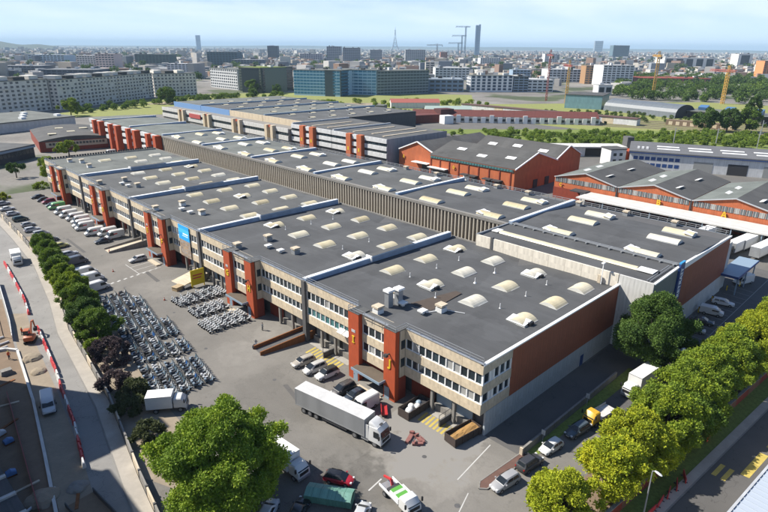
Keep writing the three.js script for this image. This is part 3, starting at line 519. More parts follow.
{ // orange brick shed with twin gables
  const t = thing('brick_shed', 'orange brick shed with twin gables and grey pitched roof behind the ribbed hall', 'brick shed');
  const r1 = gableBlock(t, M.orange, M.slate, 132, 163.2, 82.5, 126.8, 9.4, 14.2, 'v'), r2 = gableBlock(t, M.orange, M.slate, 163.6, 185, 83, 126.8, 9.4, 14, 'v'), r3 = gableBlock(t, M.orange, M.slate, 137, 184, 127.2, 150.5, 8.6, 13.2, 'u');
  for (const [v, a, b] of [[82.3, 132, 163.2], [82.8, 163.6, 185]]) { const g = new GB(), m = (a + b) / 2; g.bar([a - 0.3, 9.45, v - 0.2], [m, 14.3, v - 0.2], 0.22).bar([m, 14.3, v - 0.2], [b + 0.3, 9.45, v - 0.2], 0.22); g.add('verge', M.white, t); }
  { const g = new GB(); g.bar([136.6, 8.65, 127.2], [136.6, 13.3, 138.8], 0.24).bar([136.6, 13.3, 138.8], [136.6, 8.65, 150.5], 0.24); g.add('verge', M.white, t); }
  piece('clerestory', M.slate, t, 131.7, 132.02, 8.2, 9.3, 83, 126); for (let k = 0; k < 30; k++) piece('window', M.glassTeal, t, 131.6, 131.72, 8.35, 9.15, 83.6 + k * 1.42, 84.7 + k * 1.42);
  for (let k = 0; k < 9; k++) piece('pilaster', M.brickDark, t, 131.75, 132.02, 0, 8.2, 84 + k * 5.2, 84.5 + k * 5.2);
  for (const [v, w, m] of [[88, 3.4, M.dark], [92.6, 3.4, M.dark], [100, 3.2, M.dark], [104.4, 3, M.white], [116, 9, M.dark]]) { piece('dock_door', m, t, 131.7, 132, 1, 4, v, v + w); piece('dock_hood', M.dark, t, 129.4, 132, 3.9, 4.3, v - 0.3, v + w + 0.3); }
  piece('canopy', M.white, t, 129.5, 132, 4.4, 4.6, 116, 126);
  piece('dock_door', M.dark, t, 136.7, 137, 1, 4, 131, 135.5); piece('canopy', M.white, t, 134, 137, 4.2, 4.45, 130, 140);
  letterOn(t, 'D', 131.6, 6, 112.6, 1.3); letterOn(t, 'E', 136.6, 5.6, 147, 1.3);
  const sl = new GB().box(-1.1, 1.1, 0, 0.12, -2.2, 2.2).geo();
  for (const [u, v] of [[140, 90], [138, 103], [141, 116], [154, 92], [156, 108]]) { const s = put('skylight', sl, M.white, r1[u < 147.6 ? 0 : 1]); const k = u < 147.6 ? (u - 132) / 15.6 : (163.2 - u) / 15.6; s.position.set(u, lerp(9.55, 14.35, k) + 0.05, -v); s.rotation.z = (u < 147.6 ? 1 : -1) * Math.atan2(4.8, 15.6); }
  for (const [u, v] of [[168, 92], [169, 106], [168, 119]]) { const s = put('skylight', sl, M.white, r2[0]); s.position.set(u, lerp(9.55, 14.2, (u - 163.6) / 10.7) + 0.05, -v); s.rotation.z = Math.atan2(4.6, 10.7); }
  for (const [u, w] of [[146, 3], [155, 3]]) piece('gable_door', M.dark, t, u, u + w, 0, 3.4, 82.2, 82.5);
}
{ // three-gabled orange warehouse with canopy
  const t = thing('gabled_warehouse', 'orange brick warehouse with three wide shallow gables, window strip and long canopy', 'warehouse');
  const U = 139, VV = [69, 44.2, 19.4, -5.6];
  for (let k = 0; k < 3; k++) {
    const v1 = VV[k], v0 = VV[k + 1] + 0.25, rr = gableBlock(t, M.orange, k === 2 ? M.slate : M.slate, U, 182 - k * 3, v0, v1, 8, 10.9, 'u', M.roofGreen);
    const vm = (v0 + v1) / 2, g = new GB(); g.bar([U - 0.4, 8.1, v0], [U - 0.4, 11.0, vm], 0.16).bar([U - 0.4, 11.0, vm], [U - 0.4, 8.1, v1], 0.16); g.add('verge', M.steelWhite, t);
    for (let n = 0; n < 14; n++) { const a = v0 + 0.6 + n * 1.7; const w = piece('window', n % 4 === 2 ? M.blind : std([0.16, 0.18, 0.19], 0.2), t, U - 0.12, U - 0.02, 6.3, 8.0 , a, a + 1.45); piece('frame', M.concreteWhite, w, -0.1, -0.04, -0.86, 0.86, -0.06, 0.06); piece('frame', M.concreteWhite, w, -0.1, -0.04, -0.86, 0.86, 0.68, 0.76); }
    piece('downpipe', M.dark, t, U - 0.4, U - 0.02, 3, 8, v0 - 0.3, v0 + 0.2);
    for (const [du, side] of [[8, 0], [12, 1], [22, 1], [26, 0]]) { const s = put('skylight', new GB().box(-2.2, 2.2, 0, 0.14, -0.9, 0.9).geo(), M.whiteRough, rr[side]); const dv = 5.2, hv = lerp(8.12, 11.02, 1 - dv / 12.3) + 0.06; s.position.set(U + du, hv, -(side ? vm + dv : vm - dv)); s.rotation.x = (side ? -1 : 1) * -Math.atan2(2.9, 12.3); }
  }
  piece('lower_wall', M.brickDark, t, U - 0.3, U - 0.02, 0, 4.2, -5.4, 69);
  piece('canopy', M.concreteWhite, t, 128, U - 0.3, 4.25, 4.6, -30, 54); for (let v = -28; v < 54; v += 8) piece('canopy_post', M.blueGrey, t, 128.3, 128.6, 0, 4.25, v, v + 0.3);
  for (let v = -4; v < 50; v += 6.5) piece('dock_door', R() < 0.5 ? M.blueGrey : M.dark, t, U - 0.45, U - 0.3, 0.9, 3.8, v, v + 3.6);
  gableBlock(t, M.orange, M.slate, U, 176, -30.2, -5.9, 8, 10.9, 'u', M.roofGreen);
  letterOn(t, 'B', U - 0.45, 5.5, 29.5, 1.8); letterOn(t, 'A', U - 0.45, 5.5, 9.4, 1.8); letterOn(t, 'C', U - 0.45, 5.5, 66, 1.3);
  piece('porch', M.dark, t, 134.5, U - 0.3, 4.6, 5, 54, 60); piece('porch_wall', M.concreteWhite, t, 135, 135.4, 0, 4.6, 54, 56);
}
{ // long grey roofed building with blue trim
  const t = thing('grey_roof_depot', 'long white depot with grey roof, white rooflight strips and blue eaves', 'depot', 219, 75, Math.PI * 0.5 + 0.39);
  // local x runs along the building away from the camera's left, local v to its front
  const L = -125;
  piece('body', M.whiteClad, t, L, 0, 0, 7.6, -33, 0); piece('roof', std([0.20, 0.20, 0.205], 0.8, { map: G, size: 11 }), t, L - 0.5, 0.5, 7.65, 8.2, -33.4, 0.6); piece('eaves', M.blue, t, L - 0.5, 0.5, 7.2, 7.64, 0.03, 0.7);
  for (let k = 0; k < 8; k++) for (const d of [-9, -17]) piece('rooflight', M.white, t, -22 - k * 14, -12 - k * 14, 8.2, 8.42, d - 2.4, d);
  for (let k = 0; k < 6; k++) piece('roof_vent', M.white, t, -8 + (k % 3) * 2, -7 + (k % 3) * 2, 8.2, 8.9, -8 - 3 * (k > 2), -7 - 3 * (k > 2));
  for (const h of [1.2, 4.2]) for (let k = 0; k < 8; k++) piece('window', std([0.04, 0.10, 0.30], 0.2), t, -22 + k * 2.6, -20 + k * 2.6, h, h + 1.6, 0, 0.06);
  for (let k = 0; k < 6; k++) piece('loading_door', k % 2 ? M.dark : M.blind, t, -36 - k * 14, -28 - k * 14, 0, 5, 0, 0.08);
}
{ // low halls on the far left
  const t = thing('low_arched_hall', 'low hall with shallow grey roof, white windowed front and brick corners at far left', 'hall', 22, 303, -0.17);
  piece('body', M.brickDark, t, 0, 36, 0, 5.6, 0, 55);
  const g = new GB(); for (let i = 0; i < 8; i++) { const f = (x) => 5.7 + 2.0 * (1 - (x / 18 - 1) ** 2); const a = i * 4.5, b = a + 4.5; g.quad([a, f(a), -0.3], [b, f(b), -0.3], [b, f(b), 55], [a, f(a), 55]); g.quad([a, 5.4, -0.02], [b, 5.4, -0.02], [b, f(b), -0.02], [a, f(a), -0.02]); } g.add('roof', M.slate, t);
  piece('white_front', M.beige2, t, 3, 33, 2.2, 5.0, -0.25, -0.05); for (let k = 0; k < 17; k++) piece('window', M.glass, t, 4.5 + k * 1.62, 5.7 + k * 1.62, 3.3, 4.5, -0.32, -0.25);
  for (const [u, v] of [[8, 14], [18, 20], [26, 32], [14, 38]]) { const s = put('skylight', kerbG, M.cream, t); s.position.set(u, 7.7, -v); }
  const t2 = thing('low_flat_hall', 'low dark fronted flat roofed hall at the left edge', 'hall', -16, 268, 0.62);
  piece('body', M.dark, t2, 0, 40, 0, 6, 0, 70); piece('roof', M.bitumen2, t2, -0.5, 40.5, 6, 6.5, -0.6, 70); piece('fascia', M.blueGrey, t2, -0.5, 40.5, 5, 5.98, -0.7, -0.05); for (let k = 0; k < 16; k++) piece('window', M.glass, t2, 1 + k * 2.4, 3 + k * 2.4, 2.6, 4.4, -0.1, -0.02);
  for (const [u, v] of [[10, 15], [24, 22], [30, 40]]) { const s = put('skylight', kerbG, M.whiteRough, t2); s.position.set(u, 6.7, -v); }
  const t3 = thing('pale_low_hall', 'pale flat roofed low halls before the left apartment block', 'hall', 12, 392, 0.25);
  piece('body', M.concreteWhite, t3, 0, 62, 0, 6, 0, 60); piece('roof', M.bitumen3, t3, -0.4, 62.4, 6, 6.6, -0.4, 60.3); for (let k = 0; k < 7; k++) piece('roof_box', M.white, t3, 6 + k * 8, 9 + k * 8, 6.6, 8, 8 + (k % 3) * 14, 12 + (k % 3) * 14);
}
{ // maroon roofed building by the tracks
  const t = thing('maroon_roof_building', 'long low building with maroon roof and row of white gable bays beside the tracks', 'building', 272, 268, -0.86);
  piece('body', M.concreteWhite, t, 0, 140, 0, 4.6, 0, 20);
  const g = new GB(); g.quad([-0.5, 4.6, -0.5], [140.5, 4.6, -0.5], [140.5, 8.6, 9], [-0.5, 8.6, 9]).quad([-0.5, 8.6, 9], [140.5, 8.6, 9], [140.5, 4.6, 20.5], [-0.5, 4.6, 20.5]); const maroon = std([0.21, 0.055, 0.042], 0.85, { map: S, size: 8 }); g.add('roof', maroon, t);
  for (let k = 0; k < 22; k++) { piece('white_bay', M.white, t, 2 + k * 6.3, 5.2 + k * 6.3, 0, 4.3 + (k % 4 === 1 ? 1.4 : 0), -1.6, -0.02); piece('window', M.glass, t, 5.6 + k * 6.3, 7.8 + k * 6.3, 1.2, 3, -0.12, 0); }
  for (let k = 0; k < 4; k++) piece('end_bay', M.white, t, 140, 141.5, 0, 5.2, 1.5 + k * 4.6, 4.6 + k * 4.6);
  const t2 = thing('maroon_block', 'maroon and white modern block at the end of the maroon roofed building', 'building', 236, 262, -0.3);
  piece('wall', maroon, t2, 0, 22, 0, 8, 0, 14); piece('wing', maroon, t2, 22, 50, 0, 6, 3, 14); piece('white_corner', M.white, t2, -3, 0, 0, 6, -1, 6); piece('dark_gable', std([0.10, 0.03, 0.028], 0.8), t2, 50, 62, 0, 9.5, 4, 14); piece('white_box', M.white, t2, 46, 54, 0, 6, -8, -1); piece('roof', M.slate, t2, -0.4, 22.4, 8, 8.4, -0.4, 14.4);
}
{ // railway land
  flat('railway_land', M.dryGrass, [[214, 262], [330, 255], [330, -90], [700, -90], [640, 180], [430, 320], [300, 430], [238, 420]], 0.006);
  flat('railway_bank', M.grass, [[236, 240], [345, 145], [420, 30], [400, -40], [300, 10], [262, 100]], 0.012);
  const t = structure(new GB().box(0, 0, 0, 0, 0, 0).add('railway_tracks', M.dirt)); const g = new GB();
  for (let k = 0; k < 8; k++) { const o = k * 7; for (const s of [0, 1.44]) g.bar([318 + o + s, 0.16, 250], [470 + o * 1.4 + s, 0.16, -90], 0.08); g.quad([316.6 + o, 0.03, 250], [320.6 + o, 0.03, 250], [472.6 + o * 1.4, 0.03, -90], [468.6 + o * 1.4, 0.03, -90]); }
  t.geometry = g.geo();
  const gal = (name, label, A, B, h) => { const w = thing(name, label, 'wall', A[0], A[1], Math.atan2(B[1] - A[1], B[0] - A[0])); const L = Math.hypot(B[0] - A[0], B[1] - A[1]), n = Math.round(L / 9); for (let k = 0; k < n; k++) piece('wall_panel', R() < 0.2 ? M.beige : M.whiteClad, w, k * L / n + 0.05, (k + 1) * L / n - 0.05, 0, h, 0, 7); piece('roof', std([0.14, 0.075, 0.065], 0.9), w, 0, L, h, h + 0.7, -0.4, 8); };
  gal('white_rail_shed', 'long white walled shed with dark roof behind the railway grass', [372, 300], [380, 140], 4.6);
  // catenary masts
  for (const [u, v] of [[300, 84], [316, 66], [330, 48], [346, 30], [362, 12], [377, 48], [372, 36], [366, 24], [385, 60]]) { const c = thing('catenary_mast', 'slim grey steel mast beside the railway tracks', 'mast', u, v, 0, 'railway masts'); new GB().bar([0, 0, 0], [0, 11, 0], 0.22).bar([0, 8.6, 0], [4, 9.2, -1], 0.1).bar([0, 10, 0], [4, 9.2, -1], 0.06).add('mast', M.galv, c); }
  const h1 = thing('blue_rail_hall', 'pale blue glass fronted rail hall across the tracks', 'hall', 463, 246, Math.atan2(-30, 9)); piece('body', std([0.30, 0.52, 0.58], 0.3, { map: S, size: 12 }), h1, 0, 34, 0, 12.5, 0, 40); piece('roof', M.slate, h1, -0.5, 34.5, 12.5, 13, -0.5, 40.5);
  const h2 = thing('grey_rail_hall', 'long grey rounded rail hall across the tracks', 'hall', 470, 210, Math.atan2(-70, -16));
  { const g2 = new GB(), e = new GB(), e2 = new GB(); for (let i = 0; i < 10; i++) { const a = (x) => [14 - 14 * Math.cos(x * Math.PI / 10), 10.5 * Math.sin(x * Math.PI / 10) ** 0.7]; const [p, q] = [a(i), a(i + 1)]; g2.quad([0, p[1], p[0]], [72, p[1], p[0]], [72, q[1], q[0]], [0, q[1], q[0]]); e.tri([72, 0, 14], [72, q[1], q[0]], [72, p[1], p[0]]); e2.tri([0, 0, 14], [0, p[1], p[0]], [0, q[1], q[0]]); } g2.add('roof', std([0.22, 0.25, 0.28], 0.5, { map: S, size: 10 }), h2); e.add('end_wall', M.dark, h2); e2.add('end_wall', M.dark, h2); }
  const h3 = thing('rail_depot', 'low grey depot with blue sawtooth rooflights beside the railway', 'depot', 470, 138, Math.atan2(-108, -10)); piece('body', M.concreteDark, h3, 0, 118, 0, 5.4, 0, 30); piece('roof', M.bitumen3, h3, -0.5, 118.5, 5.4, 6, -1.5, 30); for (let k = 0; k < 5; k++) { const r = piece('rooflight', std([0.10, 0.22, 0.42], 0.3), h3, 6 + k * 21, 13 + k * 21, 6, 9.4, 10, 15); r.rotation.x = 0.35; } for (let k = 0; k < 14; k++) piece('door', M.dark, h3, 3 + k * 8, 8 + k * 8, 0, 4.2, -0.06, 0);
  const h4 = thing('platform_building', 'low platform building with row of cream doors beside the tracks', 'building', 404, 128, Math.atan2(-40, 4)); piece('body', M.soil, h4, 0, 46, 0, 4, 0, 6); for (let k = 0; k < 9; k++) piece('door', M.beige, h4, 2 + k * 5, 4.6 + k * 5, 0.4, 3, -0.08, 0);
  const h5 = thing('footbridge_shed', 'white flat roofed shed with grey stair tower behind the orange shed', 'shed', 214, 118, -0.75); piece('roof', M.concreteWhite, h5, 0, 44, 4.6, 5.2, 0, 12); piece('body', M.whiteClad, h5, 1, 22, 0, 4.58, 1, 11); piece('stair_tower', M.concreteDark, h5, 44.4, 48, 0, 10, 2, 8); piece('open_bay', M.dark, h5, 22.2, 42, 0, 4.5, 3, 11);
  const h6 = thing('small_white_house', 'small white house with red annex beyond the orange shed', 'house', 214, 82, -0.6); piece('wall', M.whiteClad, h6, 0, 8, 0, 8, 0, 9); piece('annex', M.brick, h6, 8.2, 18, 0, 7, 0, 9); piece('roof', M.slate, h6, -0.3, 8.2, 8, 8.4, -0.3, 9.3); for (const h of [2, 5]) for (const u of [1.4, 4.6]) piece('window', M.glass, h6, u, u + 1.6, h, h + 1.4, -0.07, 0);
  const h7 = thing('red_roof_shed', 'low shed with pale red roof near the glass offices', 'shed', 330, 350, -0.7); gableBlock(h7, M.whiteClad, std([0.42, 0.12, 0.09], 0.9), 0, 46, 0, 18, 5, 8, 'u');
  const h8 = thing('pale_rail_shed', 'pale green roofed shed among bushes near the tracks', 'shed', 318, 296, -0.75); gableBlock(h8, M.whiteClad, std([0.42, 0.52, 0.47], 0.8), 0, 40, 0, 12, 4, 6.4, 'u');
  for (const [i, [u, v, c]] of [[264, 352, 'brick'], [276, 338, 'whiteClad'], [300, 330, 'concrete'], [246, 372, 'whiteClad']].entries()) { const c2 = thing('site_cabin', ['small red site cabin on the waste ground', 'small white site cabin on the waste ground', 'grey site cabin beside the bushes', 'white site cabin at the far end of the waste ground'][i], 'cabin', u, v, 0.5); piece('wall', M[c], c2, 0, 12, 0, 5.4, 0, 7); piece('roof', M.bitumen3, c2, -0.3, 12.3, 5.4, 5.7, -0.3, 7.3); for (let k = 0; k < 4; k++) piece('window', M.glass, c2, 1 + k * 2.8, 2.6 + k * 2.8, 2, 3.6, -0.06, 0); }
  flat('sand_lot', M.sand, [[225, 480], [300, 400], [345, 372], [362, 392], [300, 450], [240, 520], [205, 545], [170, 530]], 0.02);
}
// ------------------------------------------------------------------ blocks beyond the estate
function block(name, label, category, A, B, depth, h, o = {}) {
  const t = thing(name, label, category, A[0], A[1], Math.atan2(B[1] - A[1], B[0] - A[0]), o.group), L = Math.hypot(B[0] - A[0], B[1] - A[1]);
  const wall = o.wall ?? M.concreteWhite, roof = o.roof ?? M.bitumen3, f = o.floors ?? Math.max(1, Math.round(h / 3.2)), n = o.cols ?? Math.max(1, Math.round(L / 4)), pane = o.pane ?? M.glass;
  piece('wall', wall, t, 0, L, 0, h, 0, depth); piece('roof', roof, t, -0.3, L + 0.3, h, h + 0.6, -0.3, depth + 0.3);
  const wf = o.wf ?? 0.42, hf = o.hf ?? 0.55, fh = (h - (o.base ?? 0)) / f;
  for (let j = 0; j < f; j++) for (let i = 0; i < n; i++) { if (o.skip && R() < o.skip) continue; const c = (i + 0.5) * L / n, y = (o.base ?? 0) + (j + 0.3) * fh; piece('window', o.alt && (i % o.alt === 0) ? M.dark : pane, t, c - L / n * wf, c + L / n * wf, y, y + fh * hf, -0.16, -0.02); }
  const m = o.side ?? Math.max(1, Math.round(depth / 5));
  if (m > 0) for (let j = 0; j < f; j++) for (let i = 0; i < m; i++) { const c = (i + 0.5) * depth / m, y = (o.base ?? 0) + (j + 0.3) * fh; piece('window', pane, t, -0.16, -0.02, y, y + fh * hf, c - depth / m * wf, c + depth / m * wf); }
  for (let k = 0; k < (o.tops ?? 2); k++) { const x = R() * (L - 6), d = R() * Math.max(0.5, depth - 5); piece('roof_plant', R() < 0.5 ? M.whiteClad : M.concreteDark, t, x, x + 3 + R() * 3, h + 0.6, h + 2 + R() * 2, d, d + 4); }
  return t;
}
const cream = std([1.2, 1.13, 1.02], 0.85, { map: S, size: 14 }), cream2 = std([1.22, 1.15, 1.02], 0.85, { map: S, size: 14 });
for (const [l, A, B, d, h, n, f] of [
  ['cream apartment block with many balconies at the left edge of the view', [14, 500], [90, 528], 17, 25.5, 17, 8], ['long cream apartment block with stepped roof facing the estate', [96, 523], [214, 604], 17, 25, 28, 8], ['cream apartment block at the right end of the cream row', [216, 606], [264, 602], 17, 24, 12, 7]]) {
  const t = block('apartment_block', l, 'apartment block', A, B, d, h, { wall: cream, pane: std([0.17, 0.175, 0.19], 0.2), cols: n, floors: f, wf: 0.25, hf: 0.5, side: 4, skip: 0.08, tops: 0, group: 'cream apartment row' }), L = Math.hypot(B[0] - A[0], B[1] - A[1]);
  for (let k = 0; k * 13 < L - 12; k++) { if (k % 3 !== 1) { piece('attic', k % 3 ? cream2 : cream, t, k * 13 + 2, k * 13 + 10, h + 0.6, h + 3.6, 2, 14); } else piece('attic_roof', M.slate, t, k * 13 + 1, k * 13 + 11, h + 0.6, h + 3, 1.4, 13); for (let j = 1; j < f; j++) if ((k + j) % 3 === 0 || k % 4 === 2) piece('balcony', cream2, t, k * 13 + 4, k * 13 + 8, j * h / f, j * h / f + 1, -1.3, -0.2); }
}
block('apartment_block', 'cream apartment wing seen end on in the gap of the cream row', 'apartment block', [78, 548], [92, 536], 22, 23, { wall: cream2, cols: 4, floors: 7, wf: 0.27, side: 6, group: 'cream apartment row' });
block('apartment_block', 'sunlit white apartment block left of the dark green office', 'apartment block', [343, 716], [340, 640], 30, 25, { wall: M.whiteClad, cols: 14, floors: 7, wf: 0.28, side: 0, tops: 4 });
block('office_block', 'dark green glass office cube with roof planting', 'office block', [335, 627], [338, 582], 40, 29, { wall: std([0.085, 0.105, 0.085], 0.35), pane: std([0.045, 0.065, 0.055], 0.15), cols: 15, floors: 9, wf: 0.4, hf: 0.6, side: 0, roof: M.grass, tops: 6 });
block('office_block', 'dark glass office wing with one square void beside the green cube', 'office block', [340, 580.5], [408, 614], 30, 28.5, { wall: std([0.055, 0.075, 0.085], 0.3), pane: std([0.03, 0.045, 0.05], 0.12), cols: 18, floors: 9, wf: 0.42, side: 0 });
const bandW = std([0.58, 0.82, 0.98], 0.4), bandG = std([0.07, 0.24, 0.38], 0.12);
block('office_block', 'left blue glass office block with pale floor bands and white top', 'office block', [351, 533], [377, 480], 44, 28, { wall: bandW, pane: bandG, cols: 14, floors: 8, wf: 0.44, hf: 0.66, side: 0, tops: 3, base: 1 });
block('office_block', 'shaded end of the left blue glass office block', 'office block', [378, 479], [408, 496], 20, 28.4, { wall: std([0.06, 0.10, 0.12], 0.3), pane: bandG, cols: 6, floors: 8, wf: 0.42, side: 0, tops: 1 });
block('office_block', 'long right blue glass office block with pale floor bands', 'office block', [398, 520], [424, 470], 34, 28, { wall: bandW, pane: bandG, cols: 10, floors: 8, wf: 0.44, hf: 0.62, side: 0, tops: 2 });
block('office_block', 'far wing of the right blue glass offices', 'office block', [426, 470], [500, 455], 34, 27, { wall: std([0.30, 0.38, 0.42], 0.4), pane: std([0.05, 0.10, 0.13], 0.15), cols: 16, floors: 8, wf: 0.42, hf: 0.55, side: 0, tops: 5 });
block('hotel', 'white slab building with regular dark blue window grid', 'building', [558, 434], [602, 399], 22, 20, { wall: M.white, pane: std([0.06, 0.10, 0.17], 0.15), cols: 8, floors: 5, wf: 0.3, hf: 0.72, side: 3, base: 1, tops: 4 });
block('flats', 'pale blue end block of the white slab building', 'building', [603, 398], [618, 386], 20, 19, { wall: std([0.36, 0.46, 0.58], 0.6), cols: 3, floors: 6 });
const far = [
  ['dark green slab building far left', [600, 1612], [667, 1547], 30, [0.09, 0.13, 0.12], 8], ['long blue white building on the far left', [394, 1823], [465, 1754], 26, [0.45, 0.55, 0.62], 5], ['white apartment tower with red stripe at far left', [426, 1529], [459, 1497], 28, [0.7, 0.66, 0.62], 6], ['tall white and red apartment cluster at far left', [421, 1385], [451, 1355], 34, [0.62, 0.5, 0.46], 7],
  ['low dark hall behind the left apartment block', [220, 1334], [277, 1279], 13, [0.13, 0.15, 0.18], 3], ['low dark roofed hall behind the long apartment block', [232, 1095], [297, 1032], 13, [0.10, 0.12, 0.15], 3], ['dark teal glass building behind the white apartments', [765, 1520], [826, 1461], 37, [0.07, 0.13, 0.16], 8], ['dark square tower rising over the dark office', [1327, 2072], [1356, 2043], 54, [0.10, 0.12, 0.15], 12],
  ['left tall grey apartment slab on the skyline', [1351, 1716], [1388, 1679], 54, [0.34, 0.36, 0.40], 14], ['right tall grey apartment slab on the skyline', [1317, 1584], [1360, 1542], 50, [0.28, 0.30, 0.34], 13], ['long white roofed hall behind the blue shed', [743, 655], [786, 613], 20, [0.66, 0.68, 0.68], 5], ['low blue grey industrial shed beside the glass offices', [512, 474], [549, 438], 15, [0.22, 0.30, 0.38], 3],
  ['brown and orange apartment block in the right middle distance', [853, 429], [871, 411], 28, [0.34, 0.20, 0.10], 8], ['pair of white apartment blocks in the right middle distance', [827, 387], [861, 354], 30, [0.74, 0.74, 0.74], 9], ['wide dark teal slab on the right skyline', [3686, 1717], [3760, 1646], 75, [0.10, 0.16, 0.20], 12], ['far grey tower on the right skyline', [10358, 5202], [10465, 5102], 187, [0.25, 0.30, 0.36], 20],
  ['rounded white block left of the red crane', [1913, 1141], [1944, 1110], 35, [0.66, 0.68, 0.70], 8], ['wide white building with five dark arches on the right', [1685, 625], [1786, 526], 32, [0.68, 0.67, 0.64], 1], ['white portal shaped building far right', [1981, 523], [2012, 493], 43, [0.70, 0.69, 0.66], 1], ['orange apartment tower at the right edge', [1317, 291], [1337, 271], 34, [0.62, 0.25, 0.10], 9],
  ['long low red roofed terrace among trees', [881, 353], [963, 272], 11, [0.36, 0.17, 0.13], 2], ['white office block beyond the railway cranes', [857, 498], [896, 459], 20, [0.62, 0.64, 0.66], 5], ['white low building with curved roof beyond the tracks', [609, 398], [643, 364], 15, [0.68, 0.69, 0.69], 4], ['blue grey block right of the white slab', [858, 571], [881, 549], 17, [0.25, 0.34, 0.45], 4],
  ['grey apartment slab left of the lattice tower', [1503, 1644], [1535, 1612], 43, [0.36, 0.38, 0.42], 10], ['pair of pale towers right of the lattice tower', [1528, 1483], [1580, 1432], 45, [0.46, 0.47, 0.48], 11], ['small brick tower before the skyscraper', [1765, 1518], [1785, 1499], 37, [0.42, 0.20, 0.15], 8], ['white block below the skyscraper', [1491, 1117], [1536, 1073], 24, [0.66, 0.66, 0.66], 6],
  ['lavender grey block above the glass offices', [1262, 1762], [1320, 1706], 28, [0.42, 0.42, 0.47], 7], ['beige stone block left of the white roofed hall', [778, 710], [790, 698], 28, [0.58, 0.54, 0.48], 7], ['white block behind the end of the cream row', [464, 1117], [496, 1087], 19, [0.62, 0.63, 0.65], 5], ['dark low block behind the sunlit white apartments', [780, 1415], [839, 1359], 18, [0.12, 0.15, 0.18], 4], ['low cream sheds among trees at far right', [1151, 368], [1206, 315], 7, [0.62, 0.60, 0.54], 1], ['white tank building between the railway cranes', [640, 300], [652, 288], 12, [0.62, 0.62, 0.62], 1],
];
for (const [l, A, B, h, c, f] of far) { const L = Math.hypot(B[0] - A[0], B[1] - A[1]); const arches = /arches/.test(l), portal = /portal/.test(l); block('city_block', l, 'building', A, B, Math.min(60, L * 0.8 + 6), h, { wall: std(c.map((x) => Math.min(1.15, x * 1.35)), 0.8), roof: /red roofed/.test(l) ? M.brickDark : std(c.map((x) => x * 0.6 + 0.12), 0.9), floors: arches || portal ? 1 : Math.min(f, 9), cols: arches ? 5 : portal ? 1 : Math.min(10, Math.max(2, Math.round(L / 7))), wf: arches ? 0.33 : portal ? 0.3 : 0.36, hf: arches || portal ? 0.62 : 0.5, pane: std([0.05, 0.065, 0.085], 0.2), side: 0, tops: L > 40 ? 3 : 1 }); }
{ // skyline towers
  const lt = thing('lattice_tower', 'tall slender iron lattice tower on the far skyline', 'tower', 6248, 6223, Math.PI / 4), iron = std([0.30, 0.33, 0.38], 0.8);
  const prof = [[0, 62], [57, 33], [115, 19], [190, 9.5], [276, 4.2]];
  for (const [sx, sz] of [[1, 1], [1, -1], [-1, 1], [-1, -1]]) { const g = new GB(); for (let i = 0; i < 4; i++) { const [h0, r0] = prof[i], [h1, r1] = prof[i + 1]; g.bar([sx * r0, h0, sz * r0], [sx * r1, h1, sz * r1], [9, 5.5, 4, 2.8][i], [5.5, 4, 2.8, 2.2][i]); } g.add('leg', iron, lt); }
  piece('platform', iron, lt, -36, 36, 55, 63, -36, 36); piece('platform', iron, lt, -21, 21, 113, 119, -21, 21); piece('top_platform', iron, lt, -8, 8, 274, 284, -8, 8); new GB().bar([0, 280, 0], [0, 328, 0], 4, 1).add('spire', iron, lt);
  const cross = new GB(); for (let i = 1; i < 4; i++) { const [h0, r0] = prof[i], [h1, r1] = prof[i + 1]; for (const s of [-1, 1]) { cross.bar([-r0, h0, s * r0], [r1, h1, s * r1], 1.6).bar([r0, h0, s * r0], [-r1, h1, s * r1], 1.6).bar([s * r0, h0, -r0], [s * r1, h1, r1], 1.6).bar([s * r0, h0, r0], [s * r1, h1, -r1], 1.6); } } cross.add('bracing', iron, lt);
  const tw = thing('skyscraper', 'tall blue grey skyscraper under construction beside its cranes', 'skyscraper', 3349, 2544, -0.85); piece('slab', std([0.30, 0.44, 0.60], 0.35), tw, -14, 6, 0, 200, -8, 14); piece('slab', std([0.38, 0.52, 0.68], 0.35), tw, 7.5, 20, 0, 205, -8, 14); for (let k = 1; k < 12; k++) piece('floor_band', std([0.34, 0.42, 0.50], 0.5), tw, -14.3, 20.3, k * 16.6, k * 16.6 + 2, -8.6, -8.02);
  const tw2 = thing('skyscraper', 'lone pale blue skyscraper on the left skyline', 'skyscraper', 3546, 6977, -0.4); piece('slab', std([0.42, 0.58, 0.76], 0.3), tw2, -28, 28, 0, 172, -16, 16); for (let k = 1; k < 9; k++) piece('floor_band', std([0.34, 0.42, 0.5], 0.5), tw2, -28.4, 28.4, k * 19, k * 19 + 2, -16.6, -16.02);
}
